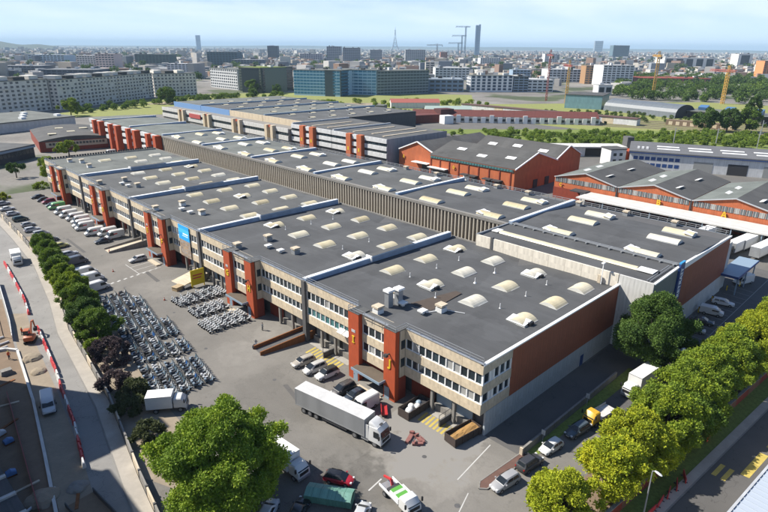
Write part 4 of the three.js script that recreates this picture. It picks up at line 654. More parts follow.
function crane(label, u, v, H, jib, cj, turn, mat, w = 1.1, back = mat) {   // tower crane of lattice work
  const t = thing('tower_crane', label, 'crane', u, v, turn), lat = (a, b, r, n) => { const g = new GB(), A = new THREE.Vector3(...a), B = new THREE.Vector3(...b), up = Math.abs(B.y - A.y) > 1, P = (s, c) => { const p = A.clone().lerp(B, s), o = [[-1, -1], [1, -1], [1, 1], [-1, 1]][c]; return up ? [p.x + o[0] * r, p.y, p.z + o[1] * r] : [p.x, p.y + (o[0] > 0 ? 2 * r : 0), p.z + o[1] * r]; };
    for (let c = 0; c < 4; c++) { g.bar(P(0, c), P(1, c), r * 0.2); for (let i = 0; i < n; i++) g.bar(P(i / n, c), P((i + 1) / n, (c + 1) % 4), r * 0.13); } return g; };
  lat([0, 0, 0], [0, H, 0], w, Math.round(H / 3)).add('mast', mat, t); lat([0, H + 0.6, 0], [jib, H + 0.6, 0], w * 0.8, Math.round(jib / 3)).add('jib', back, t); lat([0, H + 0.6, 0], [-cj, H + 0.6, 0], w * 0.8, 4).add('counter_jib', back, t);
  piece('counterweight', M.concrete, t, -cj - 1, -cj + 2, H - 2.2, H + 0.5, -1.2, 1.2); piece('cab', M.white, t, 0.8, 2.6, H - 2.2, H, -1, 0.8); lat([0, H + 1, 0], [0, H + 7, 0], w * 0.7, 2).add('head', mat, t);
  const tie = new GB(); tie.bar([0, H + 7, 0], [jib * 0.7, H + 2.4, 0], w * 0.1).bar([0, H + 7, 0], [-cj, H + 2.2, 0], w * 0.1); tie.add('tie', M.dark, t); return t;
}
const craneY = std([0.78, 0.46, 0.10], 0.5), craneR = std([0.55, 0.14, 0.10], 0.5);
crane('tall yellow tower crane in front of the long red terrace', 703, 258, 45, 30, 12, 0.6, craneY, 1.25, craneY);
crane('yellow tower crane over the rail depot at right', 635, 158, 32, 26, 10, 1.0, craneY, 1.2, craneR);
crane('orange tower crane right of the white slab building', 512, 272, 36, 24, 9, 0.75, craneY, 0.95, craneR);
crane('red topped tower crane above the white low building', 520, 300, 46, 16, 12, 0.75, craneR, 0.75, craneR);
crane('small white crane above the blue glass offices', 1700, 1480, 60, 40, 20, 2.2, std([0.55, 0.56, 0.58], 0.6), 2.2);
for (const [i, [u, v, H]] of [[3290, 2600, 186], [3276, 2618, 128], [3262, 2636, 80]].entries()) crane(['highest crane beside the skyscraper under construction', 'middle crane beside the skyscraper under construction', 'lowest crane beside the skyscraper under construction'][i], u, v, H, 30, 70, -0.8, std([0.30, 0.40, 0.50], 0.6), 4);
// ------------------------------------------------------------------ vehicles (local: nose towards +x, y up, origin on the ground)
function loft(st, crease = 0.7) {             // st: [x, yBottom, yTop, halfWidthBottom, halfWidthTop]; a closed skin through rounded sections
  const ring = ([x, b, t, wb, wt]) => { const h = t - b, c = Math.min(0.12, h * 0.25), W = Math.max(wb, wt); return [[x, b, -wb + c], [x, b + c, -wb], [x, b + h * 0.55, -lerp(wb, wt, 0.45) - 0.012 * W], [x, t - c, -wt], [x, t, -wt + c * 1.3], [x, t + 0.02 * W, 0], [x, t, wt - c * 1.3], [x, t - c, wt], [x, b + h * 0.55, lerp(wb, wt, 0.45) + 0.012 * W], [x, b + c, wb], [x, b, wb - c]]; };
  const p = [], idx = [], rs = st.map(ring), n = rs[0].length; rs.forEach((r) => r.forEach((q) => p.push(...q)));
  for (let i = 0; i < rs.length - 1; i++) for (let j = 0; j < n; j++) { const a = i * n + j, b = i * n + (j + 1) % n, c = a + n, d = b + n; idx.push(a, b, c, b, d, c); }
  for (const [e, f] of [[0, 1], [rs.length - 1, 0]]) { const c = p.length / 3, r = rs[e]; p.push(st[e][0], (st[e][1] + st[e][2]) / 2, 0); for (let j = 0; j < n; j++) { const a = e * n + j, b = e * n + (j + 1) % n; f ? idx.push(c, b, a) : idx.push(c, a, b); } }
  let g = new THREE.BufferGeometry(); g.setAttribute('position', new THREE.Float32BufferAttribute(p, 3)); g.setIndex(idx);
  g = toCreasedNormals(g, crease); g.setAttribute('uv', new THREE.Float32BufferAttribute(new Float32Array(g.attributes.position.count * 2), 2)); return g;
}
const Q = (a, b, c, d, out = 0.012) => {      // a pane through four corners, set a little outwards
  const A = [a, b, c, d].map((q) => new THREE.Vector3(...q)), n = new THREE.Vector3().crossVectors(A[1].clone().sub(A[0]), A[2].clone().sub(A[0])).normalize(); const P = A.map((q) => q.addScaledVector(n, out));
  const g = new THREE.BufferGeometry(); g.setAttribute('position', new THREE.Float32BufferAttribute([P[0], P[1], P[2], P[0], P[2], P[3]].flatMap((q) => q.toArray()), 3)); g.setAttribute('uv', new THREE.Float32BufferAttribute(new Float32Array(12), 2)); g.computeVertexNormals(); return g;
};
const inset = (q, s, t) => { const L = (a, b, k) => a.map((x, i) => lerp(x, b[i], k)); const [a, b, c, d] = q, ab = (k) => L(a, b, k), dc = (k) => L(d, c, k); return [L(ab(s[0]), dc(s[0]), t[0]), L(ab(s[1]), dc(s[1]), t[0]), L(ab(s[1]), dc(s[1]), t[1]), L(ab(s[0]), dc(s[0]), t[1])]; };
const wheelG = new Map();
function wheel(t, x, r, z, w = 0.22) {
  const k = r + ',' + w; if (!wheelG.has(k)) { const a = new THREE.CylinderGeometry(r, r, w, 18).rotateX(Math.PI / 2), b = new THREE.CylinderGeometry(r * 0.62, r * 0.62, w + 0.03, 12).rotateX(Math.PI / 2); wheelG.set(k, [a, b]); }
  const m = put('wheel', wheelG.get(k)[0], M.tyre, t); m.position.set(x, r, z); put('rim', wheelG.get(k)[1], M.rim, m);
}
const paints = new Map();
function paint(c) { const k = c.join(); if (!paints.has(k)) { const m = new THREE.MeshPhysicalMaterial({ clearcoat: 0.6, clearcoatRoughness: 0.12 }); m.color.setRGB(...c.map((x) => x * ALBEDO)); m.roughness = 0.42; paints.set(k, m); } return paints.get(k); }
const carGlass = std([0.022, 0.028, 0.034], 0.06);
const pk = (name, mat, t, x0, x1, y0, y1, z0, z1) => piece(name, mat, t, x0, x1, y0, y1, -z1, -z0);
const CAR = {   // length, width, height, bonnet end, cabin base and roof spans
  hatch: { L: 4.05, W: 1.76, H: 1.47, belt: 0.95, base: [-1.92, 1.12], roof: [-1.45, 0.28] },
  sedan: { L: 4.6, W: 1.82, H: 1.45, belt: 0.95, base: [-1.75, 1.05], roof: [-0.95, 0.25] },
  wagon: { L: 4.55, W: 1.8, H: 1.5, belt: 0.97, base: [-2.2, 1.1], roof: [-1.9, 0.3] },
  suv: { L: 4.45, W: 1.86, H: 1.68, belt: 1.06, base: [-2.1, 1.15], roof: [-1.72, 0.35] },
  mpv: { L: 4.5, W: 1.83, H: 1.68, belt: 1.02, base: [-2.15, 1.55], roof: [-1.85, 0.45] },
};
function car(label, u, v, deg, kind, colour, o = {}) {
  const c = CAR[kind], t = thing(o.name ?? 'car', label, 'car', u, v, deg * Math.PI / 180, o.group), P = paint(colour), l = c.L / 2, w = c.W / 2, b = c.belt, [r0, r1] = c.roof, [b0, b1] = c.base;
  put('body', loft([[-l, 0.42, b - 0.2, w * 0.80, w * 0.74], [-l + 0.1, 0.3, b - 0.04, w * 0.93, w * 0.88], [-l + 0.55, 0.24, b, w * 0.99, w * 0.93], [0, 0.22, b - 0.01, w, w * 0.94], [b1, 0.23, b - 0.03, w * 0.99, w * 0.92], [l - 0.5, 0.25, b - 0.13, w * 0.97, w * 0.86], [l - 0.1, 0.3, b - 0.26, w * 0.86, w * 0.76], [l, 0.4, b - 0.36, w * 0.74, w * 0.68]]), P, t);
  const wb = w * 0.925, wt = w * 0.74, H = c.H, y0 = b - 0.05;
  const cab = put('cabin', loft([[b0, y0, y0 + 0.06, wb * 0.9, wb * 0.88], [lerp(b0, r0, 0.5), y0, lerp(y0, H, 0.52), wb, lerp(wb, wt, 0.5)], [r0, y0, H - 0.04, wb, wt * 0.97], [lerp(r0, r1, 0.5), y0, H, wb, wt], [r1, y0, H - 0.05, wb, wt * 0.96], [lerp(r1, b1, 0.5), y0, lerp(y0, H, 0.5), wb, lerp(wb, wt, 0.5)], [b1, y0, y0 + 0.05, wb * 0.94, wb * 0.92]], 0.5), o.roof ? paint(o.roof) : P, t);
  const gl = (name, q, s, tt) => put(name, Q(...inset(q, s, tt), 0.03), carGlass, cab);
  gl('windscreen', [[b1, y0 + 0.05, wb * 0.92], [b1, y0 + 0.05, -wb * 0.92], [r1, H - 0.05, -wt * 0.93], [r1, H - 0.05, wt * 0.93]], [0.04, 0.96], [0.08, 0.96]);
  gl('rear_window', [[b0, y0 + 0.06, -wb * 0.88], [b0, y0 + 0.06, wb * 0.88], [r0, H - 0.05, wt * 0.92], [r0, H - 0.05, -wt * 0.92]], [0.08, 0.92], [0.2, 0.92]);
  for (const s of [1, -1]) { const A = [[b0 + 0.12, y0 + 0.07, s * wb], [b1 - 0.12, y0 + 0.07, s * wb], [r1 - 0.02, H - 0.09, s * wt], [r0 + 0.04, H - 0.09, s * wt]]; for (const [p, q] of [[0.10, 0.46], [0.49, 0.88]]) { let k = inset(A, [p, q], [0.12, 0.95]); if (s < 0) k = [k[1], k[0], k[3], k[2]]; put('side_window', Q(...k, 0.035), carGlass, cab); } }
  const wx = l - 0.82; for (const s of [1, -1]) { wheel(t, wx, 0.32, s * (w - 0.1)); wheel(t, -wx + 0.1, 0.32, s * (w - 0.1)); pk('headlight', M.lamp, t, l - 0.32, l - 0.06, b - 0.36, b - 0.2, s * w * 0.62 - 0.15, s * w * 0.62 + 0.15); pk('tail_light', M.tail, t, -l + 0.0, -l + 0.16, b - 0.32, b - 0.1, s * w * 0.74 - 0.1, s * w * 0.74 + 0.1); pk('mirror', P, t, b1 - 0.42, b1 - 0.24, b + 0.02, b + 0.15, s * (w + 0.06) - 0.09, s * (w + 0.06) + 0.09); }
  pk('number_plate', M.whitePlastic, t, l - 0.01, l + 0.02, 0.42, 0.53, -0.26, 0.26); pk('grille', M.black, t, l - 0.06, l + 0.005, 0.36, 0.5, -0.5, 0.5);
  return t;
}
function van(label, u, v, deg, colour, o = {}) {
  const t = thing(o.name ?? 'van', label, 'van', u, v, deg * Math.PI / 180, o.group), P = paint(colour), L = o.L ?? 5.4, H = o.H ?? 2.35, w = 0.98, l = L / 2, a = l - 1.5;
  put('body', loft([[-l, 0.42, H - 0.14, w * 0.96, w * 0.86], [-l + 0.08, 0.34, H - 0.02, w, w * 0.9], [0, 0.32, H, w, w * 0.9], [a - 0.1, 0.32, H - 0.02, w, w * 0.88], [a + 0.28, 0.32, H - 0.28, w, w * 0.85], [l - 0.72, 0.32, 1.24, w * 0.99, w * 0.9], [l - 0.2, 0.34, 1.02, w * 0.92, w * 0.82], [l, 0.42, 0.78, w * 0.8, w * 0.72]], 0.6), P, t);
  put('windscreen', Q([l - 0.74, 1.30, w * 0.80], [l - 0.74, 1.30, -w * 0.80], [a + 0.26, H - 0.34, -w * 0.76], [a + 0.26, H - 0.34, w * 0.76], 0.05), carGlass, t);
  for (const s of [1, -1]) {
    let k = [[a - 0.72, 1.22, s * w * 0.965], [l - 0.92, 1.22, s * w * 0.965], [a + 0.22, H - 0.46, s * w * 0.915], [a - 0.72, H - 0.46, s * w * 0.915]]; if (s < 0) k = [k[1], k[0], k[3], k[2]]; put('side_window', Q(...k, 0.035), carGlass, t);
    wheel(t, l - 0.95, 0.34, s * (w - 0.1)); wheel(t, -l + 1.0, 0.34, s * (w - 0.1)); pk('headlight', M.lamp, t, l - 0.32, l - 0.05, 0.78, 1.0, s * 0.66 - 0.14, s * 0.66 + 0.14); pk('tail_light', M.tail, t, -l - 0.01, -l + 0.08, 0.9, 1.5, s * 0.86 - 0.07, s * 0.86 + 0.07); pk('mirror', M.black, t, l - 1.1, l - 0.95, 1.3, 1.6, s * 1.12 - 0.1, s * 1.12 + 0.1);
    if (o.mark) { const m = pk('red_mark', M.redPlastic, t, -0.6, 0.5, 1.35, 1.75, s * (w * 0.95) - 0.02, s * (w * 0.95) + 0.03); }
  }
  pk('bumper', M.dark, t, l - 0.12, l + 0.03, 0.36, 0.6, -0.8, 0.8); pk('rear_window', carGlass, t, -l - 0.012, -l + 0.01, 1.4, 1.9, -0.66, 0.66);
  return t;
}
function cabUnit(t, P, x0, x1, H, w = 1.2, sleeper = false) {     // forward-control lorry cab between x0 and x1
  const c = put('cab', loft([[x0, 0.75, H - 0.1, w * 0.98, w * 0.9], [x0 + 0.12, 0.7, H, w, w * 0.94], [x1 - 0.75, 0.7, H - (sleeper ? 0.02 : 0), w, w * 0.92], [x1 - 0.22, 0.6, H - 0.55, w, w * 0.93], [x1 - 0.03, 0.5, 1.55, w * 0.97, w * 0.93], [x1, 0.45, 1.1, w * 0.93, w * 0.88]], 0.6), P, t);
  put('windscreen', Q([x1 - 0.05, 1.62, w * 0.85], [x1 - 0.05, 1.62, -w * 0.85], [x1 - 0.26, H - 0.62, -w * 0.82], [x1 - 0.26, H - 0.62, w * 0.82], 0.06), carGlass, c);
  for (const s of [1, -1]) { let k = [[x1 - 1.35, 1.7, s * w * 0.975], [x1 - 0.34, 1.7, s * w * 0.975], [x1 - 0.44, H - 0.66, s * w * 0.95], [x1 - 1.35, H - 0.66, s * w * 0.95]]; if (s < 0) k = [k[1], k[0], k[3], k[2]]; put('side_window', Q(...k, 0.045), carGlass, c); pk('mirror', M.black, t, x1 - 0.3, x1 - 0.12, 1.75, 2.35, s * (w + 0.2) - 0.1, s * (w + 0.2) + 0.1); pk('headlight', M.lamp, t, x1 - 0.06, x1 + 0.03, 0.75, 0.98, s * w * 0.72 - 0.18, s * w * 0.72 + 0.18); }
  pk('bumper', P === paint([0.75, 0.75, 0.73]) ? M.galv : M.dark, t, x1 - 0.15, x1 + 0.06, 0.36, 0.74, -w * 0.97, w * 0.97); pk('grille', M.black, t, x1 - 0.02, x1 + 0.035, 1.02, 1.48, -w * 0.7, w * 0.7); return c;
}
function boxTruck(label, u, v, deg, o = {}) {
  const t = thing(o.name ?? 'box_truck', label, 'truck', u, v, deg * Math.PI / 180, o.group), L = o.L ?? 7, l = L / 2, P = paint(o.colour ?? [0.75, 0.75, 0.73]), H = o.H ?? 3.1, w = o.w ?? 1.15, cabL = 1.9;
  pk('chassis', M.dark, t, -l, l - 0.3, 0.55, 0.85, -0.5, 0.5); cabUnit(t, P, l - cabL, l, 2.35, w * 0.92);
  if (o.flat) { pk('flat_bed', M.concreteWhite, t, -l, l - cabL - 0.15, 0.85, 1.05, -w, w); for (const s of [1, -1]) pk('side_board', M.concreteWhite, t, -l, l - cabL - 0.15, 1.05, 1.35, s * w - 0.04, s * w + 0.04); }
  else { const b = put('box', new THREE.BoxGeometry(L - cabL - 0.2, H - 0.85, w * 2).translate(0, 0, 0), o.boxMat ?? M.whiteRough, t); b.position.set((-l + l - cabL - 0.2) / 2, (H + 0.85) / 2, 0); pk('roof_edge', M.galv, b, -(L - cabL - 0.2) / 2 - 0.03, (L - cabL - 0.2) / 2 + 0.03, (H - 0.85) / 2 - 0.1, (H - 0.85) / 2 - 0.03, -w - 0.03, w + 0.03); pk('rear_door', M.whiteClad, b, -(L - cabL - 0.2) / 2 - 0.04, -(L - cabL - 0.2) / 2, -(H - 1) / 2, (H - 1.2) / 2, -w + 0.1, w - 0.1); }
  for (const s of [1, -1]) { wheel(t, l - 0.95, 0.42, s * (w - 0.2), 0.28); wheel(t, -l + 1.4, 0.42, s * (w - 0.2), 0.42); }
  return t;
}
function trailerBox(t, x0, x1, H, w, side, top) {
  const L = x1 - x0, c = (x0 + x1) / 2; const b = put('trailer_box', new THREE.BoxGeometry(L, H - 1.15, w * 2), side, t); b.position.set(c, (H + 1.15) / 2, 0);
  pk('roof', top, b, -L / 2 - 0.01, L / 2 + 0.01, (H - 1.15) / 2, (H - 1.15) / 2 + 0.05, -w - 0.02, w + 0.02); pk('side_rail', M.galv, b, -L / 2, L / 2, -(H - 1.15) / 2 - 0.06, -(H - 1.15) / 2 + 0.1, -w - 0.025, w + 0.025);
  pk('front_frame', M.galv, b, L / 2 - 0.12, L / 2 + 0.02, -(H - 1.15) / 2, (H - 1.15) / 2 - 0.01, -w - 0.02, w + 0.02); pk('rear_frame', M.galv, b, -L / 2 - 0.02, -L / 2 + 0.12, -(H - 1.15) / 2, (H - 1.15) / 2 - 0.01, -w - 0.02, w + 0.02);
  pk('chassis', M.dark, t, x0 + 0.3, x1 - 0.3, 0.85, 1.12, -0.55, 0.55); for (const s of [1, -1]) pk('side_guard', M.dark, t, x0 + 5.4, x1 - 3.4, 0.55, 1.0, s * (w - 0.12) - 0.03, s * (w - 0.12) + 0.03);
  for (const k of [1.6, 2.9, 4.2]) for (const s of [1, -1]) wheel(t, x0 + k, 0.5, s * (w - 0.26), 0.36);
}
{ // the articulated lorry in front
  const d = [3.04, -16.55], th = Math.atan2(d[1], d[0]), t = thing('articulated_lorry', 'long white articulated lorry with grey side curtain parked along the facade', 'lorry', -12.25, 16.4, th);
  const top = M.whiteRough; trailerBox(t, -8.3, 5.3, 4.0, 1.27, std([0.40, 0.41, 0.42], 0.6, { map: S, size: [3, 6] }), std([0.86, 0.86, 0.85], 0.6, { map: G, size: 7 }));
  const P = paint([0.78, 0.78, 0.77]); cabUnit(t, P, 5.95, 8.2, 3.35, 1.22, true); put('wind_deflector', loft([[5.95, 3.25, 3.85, 1.1, 1.02], [6.6, 3.25, 3.78, 1.1, 1.0], [7.3, 3.2, 3.38, 1.02, 0.92]], 0.6), P, t); pk('roof_hatch', M.dark, t, 7.05, 7.55, 3.42, 3.47, -0.3, 0.3);
  pk('tractor_chassis', M.dark, t, 2.6, 6.2, 0.6, 1.0, -0.5, 0.5); pk('fuel_tank', M.galv, t, 4.6, 5.9, 0.5, 1.05, -1.15, -0.6); pk('fuel_tank', M.galv, t, 4.6, 5.9, 0.5, 1.05, 0.6, 1.15); pk('side_fairing', P, t, 5.4, 5.95, 1.0, 3.3, -1.2, -1.1); pk('side_fairing', P, t, 5.4, 5.95, 1.0, 3.3, 1.1, 1.2);
  for (const s of [1, -1]) { wheel(t, 7.0, 0.5, s * 1.02, 0.32); wheel(t, 3.4, 0.5, s * 0.95, 0.5); }
}
const WHITE = [0.78, 0.78, 0.76], SILVER = [0.42, 0.43, 0.44], DARKG = [0.035, 0.037, 0.04], BLACK = [0.014, 0.014, 0.016], NAVY = [0.02, 0.035, 0.06], GREY = [0.13, 0.135, 0.14];
// before the docks: noses to the yard
car('beige hatchback beside the yellow hatching', -5.8, 34.8, 176, 'wagon', [0.46, 0.42, 0.36]);
car('large silver people carrier between two parked cars', -5.7, 31.5, 177, 'mpv', [0.56, 0.55, 0.53]);
car('white car with black roof beside the yellow hatching', -5.3, 28.6, 178, 'suv', WHITE, { roof: BLACK });
car('dark grey people carrier next to tower I', -6.3, 23.0, 179, 'mpv', [0.06, 0.055, 0.055]);
car('small dark blue car beside the white van', -6.1, 20.4, 180, 'hatch', NAVY);
van('white box van parked beside tower J', -7.0, 17.1, 180, WHITE, { L: 5.0, H: 2.45 });
// lower middle
car('small red car with black roof behind the green skip', -20.2, 7.5, -61, 'hatch', [0.52, 0.012, 0.03], { roof: BLACK });
boxTruck('white box lorry with open load under the big tree', -23.7, 14.5, -85, { L: 7.4, H: 3.2 });
car('white car half under the big tree', -30.3, 9.0, 34, 'wagon', [0.60, 0.64, 0.66]);
car('black car in the tree shade beside the green skip', -27.4, 6.6, 32, 'sedan', BLACK);
car('silver car at the lower picture edge', -22.2, 0.9, 30, 'hatch', [0.62, 0.63, 0.64]);
{ const t = thing('recovery_truck', 'white recovery truck with green striped deck and red crane', 'recovery truck', -17.0, -0.7, Math.atan2(-5.1, -0.83)), P = paint(WHITE); pk('chassis', M.dark, t, -3.2, 2.6, 0.5, 0.85, -0.5, 0.5); cabUnit(t, P, 1.0, 2.9, 2.3, 1.08); pk('deck', M.galv, t, -3.2, 0.9, 0.86, 1.0, -1.1, 1.1); pk('tool_body', M.white, t, -0.9, 0.9, 1.0, 1.75, -1.08, 1.08); const gr = std([0.12, 0.42, 0.06], 0.6); pk('green_cover', gr, t, -1.0, -0.4, 1.76, 1.8, -0.7, 0.9); pk('pale_cover', std([0.62, 0.68, 0.60], 0.7), t, -0.38, 0.1, 1.76, 1.8, -0.7, 0.9); pk('green_cover', gr, t, 0.12, 0.75, 1.76, 1.8, -0.7, 0.9); for (const s of [1, -1]) pk('deck_rail', M.white, t, -3.2, -0.9, 1.0, 1.3, s * 1.05 - 0.06, s * 1.05 + 0.06); const b = new GB(); b.bar([-1.6, 1, 0], [-2.2, 2.0, 0.1], 0.16).bar([-2.2, 2.0, 0.1], [-3.9, 1.3, 0.2], 0.12); b.add('crane_arm', M.redPlastic, t); pk('winch', M.dark, t, -1.7, -1.1, 1.0, 1.5, -0.9, 0.9); for (const s of [1, -1]) { wheel(t, 2.0, 0.4, s * 0.95, 0.28); wheel(t, -2.0, 0.4, s * 0.92, 0.4); } }
{ const t = thing('green_skip', 'long green ribbed waste container with sloping lids', 'waste container', -23.3, 5.6, -0.97), g = std([0.13, 0.34, 0.27], 0.6, { map: S, size: 5 }), g2 = std([0.20, 0.44, 0.35], 0.6, { map: S, size: 4 });
  const w = new GB(); w.quad([-3, 0.2, -0.9], [3, 0.2, -0.9], [3, 1.45, -1.15], [-3, 1.45, -1.15]).quad([3, 0.2, 0.9], [-3, 0.2, 0.9], [-3, 1.45, 1.15], [3, 1.45, 1.15]).quad([-3, 0.2, 0.9], [-3, 0.2, -0.9], [-3, 1.45, -1.15], [-3, 1.45, 1.15]).quad([3, 0.2, -0.9], [3, 0.2, 0.9], [3, 1.45, 1.15], [3, 1.45, -1.15]); w.add('tub', g, t);
  for (let k = 0; k < 6; k++) { const a = -3 + k, b = a + 0.97, l = new GB(); l.quad([a, 1.47, -1.2], [b, 1.47, -1.2], [b, 1.86, 0], [a, 1.86, 0]).quad([a, 1.86, 0], [b, 1.86, 0], [b, 1.47, 1.2], [a, 1.47, 1.2]); l.add('lid', g2, t); }
  for (let k = 0; k <= 6; k++) { const r = new GB().bar([-3 + k, 0.2, -0.95], [-3 + k, 1.45, -1.2], 0.05); r.add('rib', g, t); } pk('skid', M.dark, t, -3.1, 3.1, 0.05, 0.22, -0.7, 0.7); }
// right of the corner
car('silver grey estate parked in front of the kerb island', -4.9, -8.0, 172, 'wagon', [0.40, 0.40, 0.41]);
car('dark grey off roader behind the silver estate', 0.6, -8.3, -6, 'suv', [0.055, 0.055, 0.058]);
car('white hatchback before the low wall', 5.8, -8.5, 173, 'hatch', WHITE);
car('blue grey estate between white hatchback and yellow truck', 12.0, -9.2, 172, 'wagon', [0.075, 0.10, 0.12]);
boxTruck('yellow cabbed flatbed truck under the trees', 17.6, -9.9, 172, { L: 6.2, colour: [0.78, 0.46, 0.02], flat: true, w: 1.05, name: 'flatbed_truck' });
boxTruck('white box lorry beside the dark round tree', 30.5, -10.7, 175, { L: 8.6, H: 3.5 });
// shaded car park by the end wall
van('white delivery van near the blue awning', 95.5, -8.6, 160, WHITE, { L: 5.6 });
for (const [l, u, k, c] of [['white estate nearest the blue awning in the shaded car park', 78.2, 'wagon', WHITE], ['dark saloon between white cars in the shaded car park', 64.8, 'sedan', DARKG], ['silver estate nearest the round tree in the shaded car park', 59.6, 'wagon', [0.5, 0.51, 0.52]], ['white hatchback under the round tree branches', 52.6, 'hatch', WHITE], ['white saloon behind the round tree', 48.5, 'sedan', [0.7, 0.71, 0.72]]]) car(l, u, -9.3, -78, k, c);
van('short white van in the shaded car park', 70.9, -9.2, -80, WHITE, { L: 4.6, H: 1.95 });
// trailers by the orange warehouse
for (const [i, [u, v]] of [[126, 9.6], [121.5, -0.6], [126.8, -1.6], [122, -6.4], [118.5, -11.8]].entries()) { const t = thing('semi_trailer', ['white semi trailer at the roof edge of the ribbed hall', 'white semi trailer with dark tractor before the canopy', 'white semi trailer behind the dark tractor', 'white semi trailer at the right picture edge', 'white semi trailer cut by the right picture edge'][i], 'trailer', u, v, -0.12 + Math.PI); trailerBox(t, -6.5, 6.5, 3.9, 1.26, M.whiteRough, M.white); if (i === 1) cabUnit(t, paint(BLACK), 7.0, 9.2, 3.3, 1.2, true); }
{ const t = thing('tractor_unit', 'small blue tractor unit behind the red end wall', 'tractor unit', 112, 4, Math.PI); pk('chassis', M.dark, t, -3, 2, 0.5, 0.9, -0.5, 0.5); cabUnit(t, paint([0.02, 0.12, 0.5]), 0.6, 2.8, 3, 1.15); for (const s of [1, -1]) { wheel(t, 1.9, 0.5, s * 1, 0.3); wheel(t, -1.8, 0.5, s * 0.95, 0.45); } }
// row along the facade of the big hall, noses to the yard
const ROW = [[-6.4, 198.5, 'car', 'dark grey saloon at the far end of the facade row', DARKG, 'sedan'], [-6.3, 192.5, 'car', 'black hatchback beside the crimson car', BLACK, 'hatch'], [-5.6, 188.0, 'car', 'crimson hatchback before towers A and B', [0.28, 0.01, 0.06], 'mpv'], [-6.1, 182.5, 'car', 'dark teal hatchback beside the green van', [0.03, 0.07, 0.09], 'hatch'], [-5.8, 177.8, 'van', 'white van with green sides in the facade row', [0.16, 0.46, 0.16]],
  [-6.1, 170, 'van', 'first white van right of the green one', WHITE], [-6.0, 164.6, 'van', 'second white van right of the green one', WHITE], [-5.6, 159.3, 'van', 'third white van right of the green one', WHITE], [-5.6, 154.3, 'van', 'fourth white van right of the green one', WHITE], [-6.6, 149.8, 'van', 'fifth white van right of the green one', WHITE], [-6.9, 146.2, 'van', 'white van left of tower C', WHITE], [-6.6, 138.6, 'van', 'lone white van before tower D', WHITE], [-7.4, 129.2, 'car', 'dark blue saloon beside the lone white van', NAVY, 'sedan'], [-3.9, 135.6, 'van', 'white van behind the dark blue saloon', WHITE], [-3.4, 131.0, 'van', 'white van beside the concrete ramp', WHITE]];
for (const [u, v, k, l, c, kind] of ROW) k === 'van' ? van(l, u, v, 176 + R() * 8, c, { mark: R() < 0.6, H: 2.3 + 0.25 * R() }) : car(l, u, v, 176 + R() * 8, kind, c);
car('silver estate in the marked bay before tower F', -6.2, 107.4, 183, 'wagon', [0.58, 0.58, 0.57]);
// row against the boundary wall
const ROW2 = [[-18.1, 196, 'car', 'silver estate at the far end of the wall row', [0.45, 0.46, 0.48], 'wagon'], [-18.8, 187, 'car', 'white saloon second from the far end of the wall row', WHITE, 'sedan'], [-19, 179, 'car', 'white hatchback third in the wall row', [0.7, 0.7, 0.7], 'hatch'], [-18.8, 170, 'car', 'dark green van shaped car in the wall row', [0.03, 0.07, 0.06], 'mpv'], [-18.7, 161.5, 'car', 'silver hatchback before the first row tree', SILVER, 'hatch'], [-19.2, 155, 'car', 'white estate beside the first row tree', [0.62, 0.63, 0.64], 'wagon'], [-18.4, 148.6, 'car', 'silver people carrier beside the row trees', [0.5, 0.5, 0.5], 'mpv'], [-17.8, 141, 'car', 'dark car half hidden by the row trees', GREY, 'hatch'], [-17.4, 133, 'car', 'yellow topped small car beside the row trees', [0.62, 0.58, 0.2], 'hatch'], [-18.0, 124, 'car', 'silver estate behind the row trees', [0.55, 0.56, 0.58], 'wagon'],
  [-18.6, 116, 'van', 'dark roofed pickup van behind the row trees', [0.10, 0.12, 0.16]], [-19.6, 106, 'van', 'white van between trees and scooters, far one', WHITE], [-19.8, 101, 'van', 'white van between trees and scooters, middle one', WHITE], [-20.8, 94.5, 'van', 'white van next to the scooter rows', WHITE]];
for (const [u, v, k, l, c, kind] of ROW2) k === 'van' ? van(l, u, v, 2 + R() * 6, c, {}) : car(l, u, v, 2 + R() * 6, kind, c);
boxTruck('white box van at the near end of the scooter rows', -29.4, 38.4, -35, { L: 6.0, H: 3.0, name: 'box_truck' });
// on the road and in the works
boxTruck('white lorry driving down the road', -29.6, 127.5, -98, { L: 6.4, H: 3.0 });
van('white van parked inside the barriers of the road works', -42.9, 51.6, -102, [0.66, 0.68, 0.70], { L: 5.2, H: 2.2 });
// vans behind the ribbed hall
for (const [i, [u, v]] of [[118, 241], [116, 219], [119, 214], [121, 166], [119, 160], [112, 252]].entries()) van(['white van before the cream hall towers', 'white van left of the white banded hall', 'second white van left of the white banded hall', 'white van at the corner of the white banded hall', 'second white van at the corner of the white banded hall', 'white van before the far cream hall'][i], u, v, 170 + 12 * i, WHITE, { L: 5.6, H: 2.5 });
for (const [i, v] of [232, 239, 252, 262, 275].entries()) van(['white van nearest the ribbed wall end', 'second white van from the ribbed wall end', 'third white van from the ribbed wall end', 'fourth white van from the ribbed wall end', 'fifth white van from the ribbed wall end'][i], 47.5, v, 180, WHITE, {});
